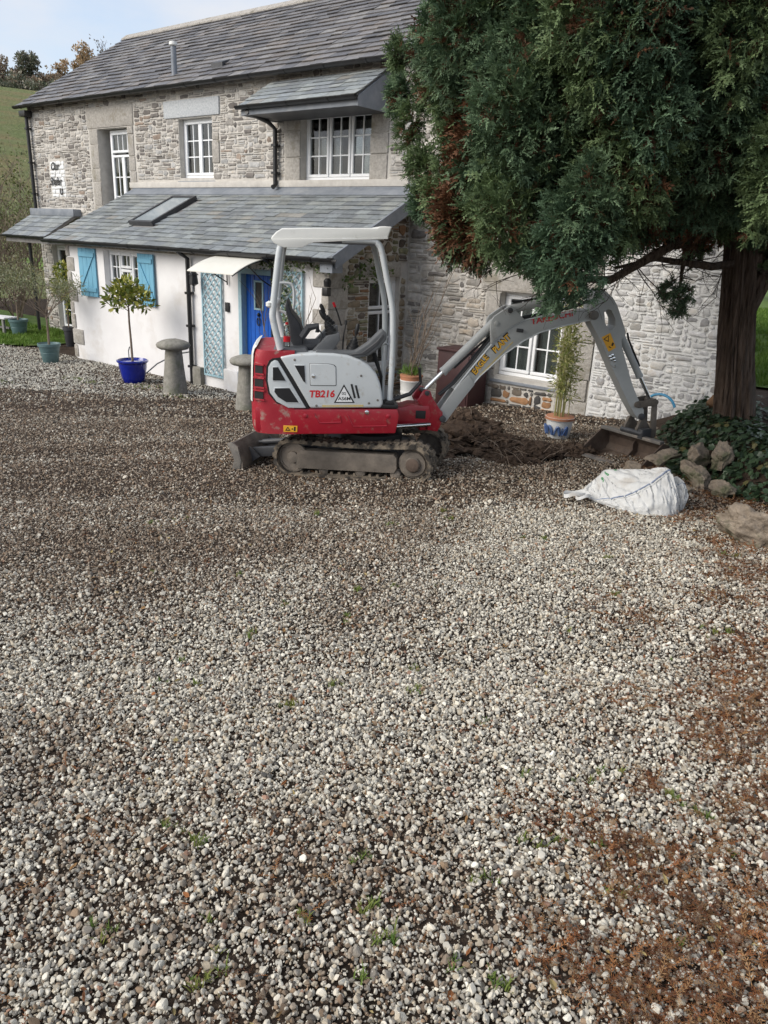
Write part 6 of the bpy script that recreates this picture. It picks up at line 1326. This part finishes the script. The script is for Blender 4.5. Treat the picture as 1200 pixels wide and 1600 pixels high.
for s, u0, v0, ku, kv in (('9', 2.05, 3.42, 5.2, 6.5), ('6', 2.72, 3.66, 5.2, 6.5), ('-', 3.3, 3.80, 5.2, 6.5)):
    vs, fs, bb = text_quads(s, .075, 0, .003); mb = MB(); mb.add([bsurf(u0+v[0]*ku, min(v0+v[1]*kv, 4.2), .005) for v in vs], fs); mb.build('print', mm('t_green'), bag, 0)
rr = random.Random(2)
for i, (u0, v0) in enumerate(((6.4, 1.5), (6.6, .9), (7.0, .7), (7.2, 1.2), (7.9, .8), (8.4, 1.1), (8.3, 1.6), (7.0, .45), (2.1, .35), (5.6, 1.4), (8.7, .8), (6.9, 1.35))):
    rx, ry = rr.uniform(.04, .08), rr.uniform(.03, .05); mb = MB(); mb.add([bsurf(u0+rx*math.cos(t_)*rr.uniform(.6, 1), v0+ry*math.sin(t_)*rr.uniform(.6, 1), .003) for t_ in np.linspace(0, 5.6, 8)], [list(range(8))]); mb.build('mud_spot', mm('m_dark'), bag, 0)

# ------------------------------------------------------------------ ivy bank
def ivy_leaf(i):
    rr = random.Random(500+i); o = [(0, 0), (.25, -.42), (.45, -.30), (.70, -.34), (.72, -.12), (1.0, 0), (.72, .12), (.70, .34), (.45, .30), (.25, .42)]
    me = bpy.data.meshes.new('ivy_leaf'); me.from_pydata([(a, b*rr.uniform(.85, 1.15), .10*abs(b)+.08*a*a*rr.uniform(-1, .5)) for a, b in o], [], [list(range(6)), [0, 5, 6, 7, 8, 9]]); me.materials.append(G('ivy')); return me
isrc = source('ivy_leaf_source', [ivy_leaf(i) for i in range(5)])
n = 60000; x = NR.uniform(-3.3, 2.2, n); y = NR.uniform(4.6, 9.6, n); d = bank_d(x, y)
dens = np.where(d < -.02, 0, np.where(d < .75, 1, np.where(d < 1.5, .55, .22)))*sstep(.30, .5, fbm(x, y, 1.3, 90)+.35*(d < .8))*(1-.9*sstep(8.6, 9.3, y))*sstep(-3.0, -2.5, x+.0*(y))
k = NR.random(n) < dens*.62; x, y = x[k], y[k]; n = len(x); e = .04; zx = (height(x+e, y, False)-height(x-e, y, False))/(2*e); zy = (height(x, y+e, False)-height(x, y-e, False))/(2*e)
h_ = NR.uniform(.0, .10, n); px_, py_, pz_ = x-zx*h_*.6, y-zy*h_*.6, height(x, y)+h_*.75
az = np.arctan2(-zy, -zx)+NR.normal(0, .8, n); rot = np.stack([NR.normal(0, .5, n), NR.uniform(.2, 1.2, n)*np.clip(np.hypot(zx, zy), .25, 1), az], 1)
kk = NR.random((n, 1)); tn = np.array([.025,.045,.024])*(1-kk)+np.array([.05,.085,.04])*kk; tn = np.where(NR.random((n, 1)) < .06, [.11,.10,.04], tn)
tag(scatter('ivy', np.stack([px_, py_, pz_], 1), rot, NR.uniform(.045, .085, n)[:, None]*np.ones(3), tn, isrc, 5), 'dark green ivy carpeting the bank below the cypress', 'ivy', kind='stuff')
# odd things on the bank
mb = MB(); mb.tube([(-3.12+.22*(1-math.cos(t))*.9, 8.95-.02*t, .84+.20*math.sin(t)) for t in np.linspace(.2, 2.75, 16)], .016, 8)
hp_ = mb.build('water_pipe', mm('hose_blue')); tag(hp_, 'bright blue water pipe arching out of the ground behind the bucket', 'pipe')
o = blob('cut_log', .17, .11, .09, 120, 'dark_log', None, 4, .18, 1.6, -.6, 6, 30); o.location = (-2.25, 8.75, gz(-2.25, 8.75)+.09); tag(o, 'orange brown cut log lying on the bank left of the trunk', 'log')

# ------------------------------------------------------------------ big cypress
cyp = tag(empty('cypress_tree', (-1.95, 8.4, .9)), 'huge dark green cypress overhanging the drive at right', 'tree')
def bark_tube(pts, rad_, n, seed, rough_=.10):
    mb = MB(); pts = [Vector(p) for p in pts]; K = []; 
    for i in range(len(pts)-1):
        a = pts[max(i-1, 0)]; b = pts[i]; c = pts[i+1]; d = pts[min(i+2, len(pts)-1)]
        for k in range(10): t = k/10; K.append((.5*((2*b)+(c-a)*t+(2*a-5*b+4*c-d)*t*t+(3*b-a-3*c+d)*t**3), rad_[i]+(rad_[i+1]-rad_[i])*t))
    K.append((pts[-1], rad_[-1])); vs = []; fs = []
    for p, r in K:
        for j in range(n):
            a = 2*math.pi*j/n; f = 1+rough_*mn.noise(Vector((math.cos(a)*3.2, math.sin(a)*3.2, p.z*.55+seed)))+rough_*.9*mn.noise(Vector((math.cos(a)*8.5, math.sin(a)*8.5, p.z*1.1+seed)))+rough_*.5*mn.noise(Vector((math.cos(a)*20, math.sin(a)*20, p.z*2.2+seed)))
            vs.append((p.x+r*f*math.cos(a), p.y+r*f*math.sin(a), p.z))
    for i in range(len(K)-1):
        for j in range(n): fs.append((i*n+j, i*n+(j+1) % n, (i+1)*n+(j+1) % n, (i+1)*n+j))
    mb.add(vs, fs); return mb
bark_tube([(0, 0, -.15), (-.01, -.01, .15), (-.10, -.08, .8), (-.19, -.15, 1.5), (-.26, -.21, 2.3), (-.25, -.18, 3.6), (-.1, .0, 6.0)], [.26, .18, .145, .135, .13, .11, .05], 90, 1.0, .26).build('trunk', mm('bark'), cyp, 60)
bark_tube([(-.12, -.10, 1.0), (-.06, -.05, 1.3), (.05, .04, 1.7), (.22, .17, 2.3), (.36, .28, 3.0), (.5, .4, 4.5)], [.07, .085, .085, .08, .08, .05], 44, 7.0, .16).build('trunk', mm('bark'), cyp, 60)
TR = np.array([-1.95, 8.4, .9])
LIMBS = [[(-2.5, 8.0, 2.93), (-2.62, 7.95, 2.7), (-2.64, 8.04, 2.30)], [(-2.15, 8.25, 2.9), (-2.5, 8.0, 2.95), (-2.85, 7.3, 2.85), (-3.1, 6.6, 2.75), (-3.4, 5.9, 2.9)], [(-2.05, 8.35, 3.0), (-2.3, 7.6, 3.1), (-2.7, 6.6, 3.0), (-3.2, 6.0, 3.3), (-3.7, 5.5, 3.7)], [(-2.0, 8.3, 2.6), (-2.35, 8.0, 2.5), (-2.75, 7.55, 2.55), (-3.0, 7.2, 2.45)], [(-1.9, 8.3, 3.3), (-1.7, 7.3, 3.5), (-1.6, 6.4, 3.6), (-1.5, 5.7, 3.4)], [(-2.0, 8.4, 3.6), (-2.6, 7.8, 3.9), (-3.4, 7.0, 4.1), (-3.9, 6.2, 4.3)], [(-1.9, 8.5, 3.4), (-1.2, 9.2, 3.6), (-.4, 10.0, 3.8)], [(-1.9, 8.4, 3.2), (-1.0, 8.0, 3.4), (0.2, 7.4, 3.5)], [(-2.0, 8.4, 4.2), (-2.9, 8.9, 4.6), (-3.6, 9.4, 5.0)], [(-2.55, 7.55, 2.72), (-2.9, 6.9, 2.35), (-3.2, 6.5, 2.35), (-3.45, 6.05, 2.55)]]
for i, l_ in enumerate(LIMBS):
    mb = MB(); k = len(l_); q = [tuple(np.array(p)-TR) for p in l_]; mb.tube(q, [.05*(1-.75*j/(k-1)) for j in range(k)], 8); mb.build('limb', mm('bark'), cyp)
mb = MB(); rr = random.Random(77)
for l_ in LIMBS:
    for j in range(1, len(l_)):
        for k in range(4):
            t = rr.random(); p = np.array(l_[j-1])*(1-t)+np.array(l_[j])*t-TR; branches(mb, tuple(p), (rr.gauss(-.2, 1), rr.gauss(-.3, 1), rr.gauss(-.05, .5)), rr.uniform(.3, .55), .006, 2, rr, .7, 3, -.05, None, 3, 4, .6)
tw = mb.build('twigs', mm('twig_dark'), cyp); tag(tw, kind='stuff')
def spray(i):
    """a tuft of cypress tips: flat fingered branchlets fanning out, scale leaves as narrow lozenges"""
    rr = random.Random(700+i); Q = []
    def leaf(p, d, l_, w, nrm):
        s_ = d.cross(nrm).normalized()*w; m_ = p+d*l_*.5; Q.append((tuple(p), tuple(m_+s_), tuple(p+d*l_), tuple(m_-s_)))
    for j in range(rr.randint(5, 7)):
        a = rr.uniform(-1.0, 1.0); e = rr.gauss(.05, .35); d = Vector((math.cos(a)*math.cos(e), math.sin(a)*math.cos(e), math.sin(e))); nrm = Vector((rr.gauss(0, .35), rr.gauss(0, .35), 1)).normalized(); p = Vector((0, 0, 0)); L_ = rr.uniform(.7, 1.1)
        for k in range(3):
            d = (d+Vector((.03, 0, -.12))).normalized(); p2 = p+d*L_/3.4; leaf(p, d, L_/2.5, .050, nrm)
            for s2 in (-1, 1):
                if rr.random() < .85: e_ = (d*.72+d.cross(nrm).normalized()*s2*.7).normalized(); leaf(p+d*L_*.12, e_, .34*rr.uniform(.7, 1.1)*(1-.22*k), .055, nrm)
            p = p2
        leaf(p, d, .22, .05, nrm)
    return quads_mesh2('spray', Q, G('cypress'))
ssrc = source('spray_source', [spray(i) for i in range(7)])
LUMPS = [(-3.26, 5.41, 4.33, 0.36), (-2.76, 5.24, 4.33, 0.32), (-2.54, 5.46, 4.35, 0.34), (-1.94, 5.11, 4.19, 0.28), (-1.88, 5.95, 4.38, 0.44), (-1.6, 5.83, 4.2, 0.33), (-3.53, 5.03, 4.0, 0.36), (-3.41, 5.19, 4.16, 0.33), (-2.96, 5.4, 4.11, 0.4), (-2.39, 4.91, 3.91, 0.42), (-2.12, 4.95, 3.85, 0.38), (-1.63, 5.33, 3.96, 0.38), (-3.72, 5.36, 3.8, 0.36), (-2.98, 5.23, 3.83, 0.46), (-2.61, 5.07, 3.63, 0.35), (-2.45, 5.42, 3.82, 0.46), (-2.09, 5.42, 3.79, 0.36), (-1.75, 5.52, 3.69, 0.35), (-2.93, 4.86, 3.39, 0.37), (-2.85, 5.13, 3.39, 0.46), (-2.36, 5.28, 3.36, 0.41), (-2.02, 5.1, 3.43, 0.33), (-1.73, 5.57, 3.37, 0.34), (-1.7, 5.95, 3.54, 0.36), (-1.24, 6.08, 3.45, 0.41), (-3.52, 5.42, 3.15, 0.45), (-2.85, 4.98, 3.22, 0.4), (-2.69, 5.44, 3.12, 0.37), (-2.16, 5.23, 3.11, 0.41), (-1.98, 5.87, 3.17, 0.39), (-1.74, 5.99, 3.27, 0.38), (-1.25, 5.57, 3.13, 0.38), (-2.87, 4.81, 2.8, 0.32), (-2.81, 5.32, 2.82, 0.41), (-2.3, 4.93, 2.84, 0.3), (-2.4, 4.94, 2.62, 0.36), (-2.87, 7.32, 2.84, 0.2), (-2.74, 7.71, 2.88, 0.2), (-2.54, 7.91, 2.97, 0.2), (-2.27, 7.86, 2.97, 0.22), (-2.05, 8.02, 2.95, 0.24), (-2.01, 8.45, 2.65, 0.22), (-1.98, 8.6, 2.92, 0.3), (-4.51, 5.85, 3.59, 0.2), (-4.27, 5.71, 3.19, 0.2), (-3.69, 5.84, 2.48, 0.14), (-2.62, 8.01, 2.16, 0.16), (-2.71, 7.85, 2.25, 0.12), (-2.6, 8.3, 2.75, 0.16), (-2.62, 8.08, 2.59, 0.1), (-3.0, 7.13, 2.64, 0.14), (-3.2, 6.81, 2.29, 0.13), (-3.19, 6.64, 2.2, 0.1), (-3.37, 6.44, 2.37, 0.14), (-3.9, 5.7, 2.55, 0.15), (-4.27, 5.71, 2.91, 0.14), (-4.72, 5.92, 3.82, 0.16), (-4.81, 5.99, 4.14, 0.16)]
rr = random.Random(61)
back = []
for i in range(110):   # rest of the crown: far side, inside and above the picture
    a = rr.uniform(0, 6.28); r0 = rr.uniform(.7, 2.2); z = rr.uniform(3.2, 6.6); r0 *= max(.25, 1-(z-3)/6.5)
    x, y = -1.9+r0*math.cos(a), 8.2+r0*math.sin(a)*.9
    d = np.array([x, y, z])-CAM; 
    if y < 9.2: back.append((x, y, z, rr.uniform(.4, .55)))
for i in range(46):    # body between the trunk and the drive side
    t = rr.random(); b = LUMPS[rr.randrange(len(LUMPS))]; x, y, z = b[0]*(1-t)+-1.9*t+rr.gauss(0, .1), b[1]*(1-t)+8.2*t+rr.gauss(0, .1), b[2]*(1-t)+(b[2]*.3+2.9)*t+.35*t+rr.uniform(0, .25)
    if z > 3.15: back.append((x, y, z, rr.uniform(.35, .5)))
for (x, y, z, r) in list(LUMPS):
    if rr.random() < .8 and z > 2.75:
        o_ = np.array([-1.9-x, 8.3-y]); o_ = o_/np.linalg.norm(o_); back.append((x+o_[0]*rr.uniform(.35, .7)+rr.gauss(0, .15), y+o_[1]*rr.uniform(.35, .7)+rr.gauss(0, .15), z+rr.uniform(.12, .45), rr.uniform(.26, .36)))
def crown_pts(lumps, per, inner):
    P_ = []; D_ = []; S_ = []; C_ = []
    for (x, y, z, r) in lumps:
        k = int(per*(r/.36)**2*rr.uniform(.8, 1.2)); d = NR.normal(size=(k, 3)); d /= np.linalg.norm(d, axis=1)[:, None]; dist = r*(.45+.55*NR.random(k)**.45)*(1+.22*np.sin(d[:, 0]*5+x*9)*np.sin(d[:, 2]*5+z*7))
        ct = np.array([x, y, z]); out = np.array([x+1.9, y-8.3, 0]); out = out/max(np.linalg.norm(out), .3)
        stretch_ = np.array([.9, .9, 1.3]); p = ct+d*dist[:, None]*stretch_
        dr = d*.9+out*.55+np.array([0, 0, -.10])+NR.normal(size=(k, 3))*.30; dr /= np.linalg.norm(dr, axis=1)[:, None]
        P_.append(p-dr*.08); D_.append(dr); S_.append(NR.uniform(.055, .105, k)*(1.7 if inner else 1.0))
        depth_ = dist/r; t = NR.random((k, 1)); hue = rr.random(); g = np.array([.038,.068,.037])*(1-t)+np.array([.135,.20,.11])*t
        if hue < .30: g = g*np.array([1.12, 1.04, .86])
        elif hue > .75: g = g*np.array([.95, 1.0, 1.08])
        dead = NR.random((k, 1)) < np.where(depth_[:, None] < .66, .5, .03)*(1 if not inner else 1)+(.55 if inner else 0)+DEAD; br = np.array([.10,.046,.024])*NR.uniform(.6, 1.5, (k, 1)); C_.append(np.where(dead, br, g))
    return np.concatenate(P_), np.concatenate(D_), np.concatenate(S_), np.concatenate(C_)
DEAD = 0.0
BROWN = [(-3.93, 5.6, 2.95, 0.18), (-3.46, 5.13, 2.76, 0.22), (-3.26, 5.15, 2.74, 0.2), (-3.25, 5.14, 3.6, 0.22), (-3.33, 5.09, 3.18, 0.2), (-3.04, 5.59, 2.61, 0.16), (-2.87, 5.83, 2.55, 0.14), (-2.49, 5.6, 3.0, 0.2), (-2.52, 6.54, 2.9, 0.2), (-2.74, 5.22, 3.04, 0.16), (-2.21, 6.98, 3.03, 0.2), (-3.51, 5.19, 3.41, 0.15), (-2.3, 5.35, 3.46, 0.18)]
def crown(lumps, per, inner):
    p, d, s_, c = crown_pts(lumps, per, inner); n = len(p); az = np.arctan2(d[:, 1], d[:, 0]); el = np.arcsin(np.clip(d[:, 2], -1, 1))
    return p-TR, np.stack([NR.normal(0, 1.1, n), -el+.05, az], 1), s_[:, None]*np.ones(3), c
A = crown(LUMPS, 620, False); B = crown(back, 170, True); DEAD = .08; Cb = crown(BROWN, 480, True)
cw_ = scatter('crown', *[np.concatenate([A[q], B[q], Cb[q]]) for q in range(4)], ssrc, 7, cyp); tag(cw_, kind='stuff')

# ------------------------------------------------------------------ far left: thicket, hedge trees on the hill
def bare_bush(x, y, h, seed, label, leafy=0, cols=None, mt='twig', z=None, n0=9, group=None, name='bare_shrub'):
    o = tag(empty(name, (x, y, (gz(x, y) if z is None else z)-.05)), label, 'shrub', group); rr = random.Random(seed); mb = MB(); tips = []
    for i in range(n0): branches(mb, (rr.gauss(0, .12), rr.gauss(0, .12), 0), (rr.gauss(0, .33), rr.gauss(0, .33), 1), h*rr.uniform(.45, .65), .022*h/2.5, 3, rr, .42, 3, .45, tips, 3, 4, .62)
    mb.build('branches', mm(mt), o)
    if leafy: foliage('foliage', o, [(t[0], t[1], t[2], .3*h/3, .3*h/3, .25*h/3) for t in rr.sample(tips, min(len(tips), 120))], leafy, .07*h/3, .022*h/3, cols, seed, shell=.1)
    return o
OL = [(.11,.14,.04),(.16,.18,.06),(.08,.10,.03),(.20,.19,.09)]
for i, (x, y, h, lf, nm) in enumerate([(-21.6, 9.2, 3.2, 500, 'leggy bare shrub nearest the porch corner'), (-23.0, 9.0, 3.6, 900, 'tall bare shrub behind the olive pots'), (-24.5, 9.6, 3.4, 700, 'bare shrub at the picture left edge behind the bench'), (-22.4, 10.8, 3.0, 1500, 'ivy grown shrub beside the house corner'), (-25.5, 11.5, 4.2, 900, 'tallest bare thicket shrub below the hill field'), (-20.9, 8.0, 1.3, 900, 'low evergreen bush at the lawn edge'), (-27.5, 13.4, 4.4, 1200, 'grey twiggy thicket shrub at the foot of the hill')]):
    bare_bush(x, y, h, 200+i, nm, lf, OL, 'twig', None, 9, 'shrubs of the thicket left of the house')
def hill_at(x, y): return float(hill_z(np.array(float(x)), np.array(float(y))))
def hpos(az, t): a = rad(az); return (math.sin(a)*t, math.cos(a)*t)
RB = [(.28,.23,.185),(.38,.29,.21),(.24,.20,.15),(.42,.32,.22)]; DG = [(.11,.13,.09),(.16,.17,.11),(.20,.18,.14)]; DK = [(.045,.06,.035),(.07,.08,.045),(.09,.085,.06)]
for i, (az, t, h, w, cols, lab) in enumerate([(-66.5, 150, 6, 4.5, RB, 'brown hedge tree at the left end of the hilltop row'), (-64.6, 149, 5.6, 4.4, RB, 'russet hedge tree on the hilltop left of the ivy clad one'), (-63.2, 148, 6.4, 4, RB, 'grey brown bushy hedge tree on the hilltop'), (-62.0, 147, 7.4, 2.8, DG, 'tall ivy clad tree sticking up from the hilltop hedge'), (-61.2, 147, 5.2, 4, RB, 'low brown hedge tree right of the ivy clad tree'), (-60.4, 146, 4.6, 3.6, RB, 'small russet hedge tree beside the round oak'), (-63.8, 143, 3.4, 6.5, DG, 'dark evergreen hedge along the hilltop field edge, left stretch'), (-61.2, 142, 3.0, 5.5, DG, 'dark evergreen hedge along the hilltop field edge, right stretch')]):
    x, y = hpos(az, t); z = hill_at(x, y); o = tag(empty('hedge_tree', (x, y, z-.9)), lab, 'tree', 'trees along the hilltop'); rr = random.Random(230+i); mb = MB(); tips = []
    for j in range(3): branches(mb, (rr.gauss(0, w*.2), rr.gauss(0, w*.2), 0), (rr.gauss(0, .15), rr.gauss(0, .15), 1), h*.42, .16, 2, rr, .45, 3, .4, tips, 3, 4, .6)
    mb.build('trunk', mm('twig_dark'), o)
    cs = [(rr.gauss(0, w*.36), rr.gauss(0, w*.36), h*rr.uniform(.16, .84), w*.24, w*.24, h*.14) for _ in range(26)]; foliage('crown', o, cs, 3000, .45, .13, cols, 240+i, shell=.2)
def oak(az, t, h, lab, seed, cols, n):
    x, y = hpos(az, t); z = hill_at(x, y); o = tag(empty('oak_tree', (x, y, z-.4)), lab, 'tree', 'trees along the hilltop'); rr = random.Random(seed); mb = MB(); tips = []
    mb.tube([(0, 0, 0), (.1, 0, h*.18), (.0, .1, h*.32)], [.35, .26, .22], 8)
    for i in range(7): a = i*.9+rr.random(); branches(mb, (0, .05, h*(.20+.02*i)), (math.cos(a)*.8, math.sin(a)*.8, .75), h*.30, .15, 3, rr, .5, 3, .28, tips, 3, 4, .66)
    mb.build('trunk', mm('twig_dark'), o); foliage('crown', o, [(t_[0], t_[1], t_[2], h*.055, h*.055, h*.05) for t_ in rr.sample(tips, min(len(tips), 260))], n, .42, .13, cols, seed, shell=.1); return o
oak(-59.1, 146, 8.6, 'round russet leaved oak standing alone beside the roof verge', 260, [(.46,.30,.17),(.54,.37,.22),(.34,.25,.15),(.40,.33,.22)], 3600)
oak(-56.2, 155, 13.5, 'thin bare tree showing just above the roof verge', 262, [(.2,.17,.14)], 300)
# garden beyond the house, seen past the trunk
for i, (x, y, h) in enumerate([(-1.5, 31, 3.0), (-4.5, 33, 3.6), (2.0, 30, 3.2), (-8, 34, 4)]):
    o = tag(empty('garden_shrub', (x, y, gz(x, y)-.1)), ['broad shrub at the far edge of the back lawn', 'taller shrub at the far edge of the back lawn', 'shrub at the far right of the back lawn', 'tall shrub behind the house end'][i], 'shrub', 'shrubs beyond the back lawn'); rr = random.Random(280+i); mb = MB(); branches(mb, (0, 0, 0), (0, 0, 1), h*.5, .06, 2, rr, .5, 3, .3, None, 3, 4); mb.build('branches', mm('twig_dark'), o)
    foliage('crown', o, [(rr.gauss(0, .8), rr.gauss(0, .8), h*rr.uniform(.2, .8), .8, .8, .6) for _ in range(16)], 2600, .16, .05, DK+OL, 285+i, shell=.3)
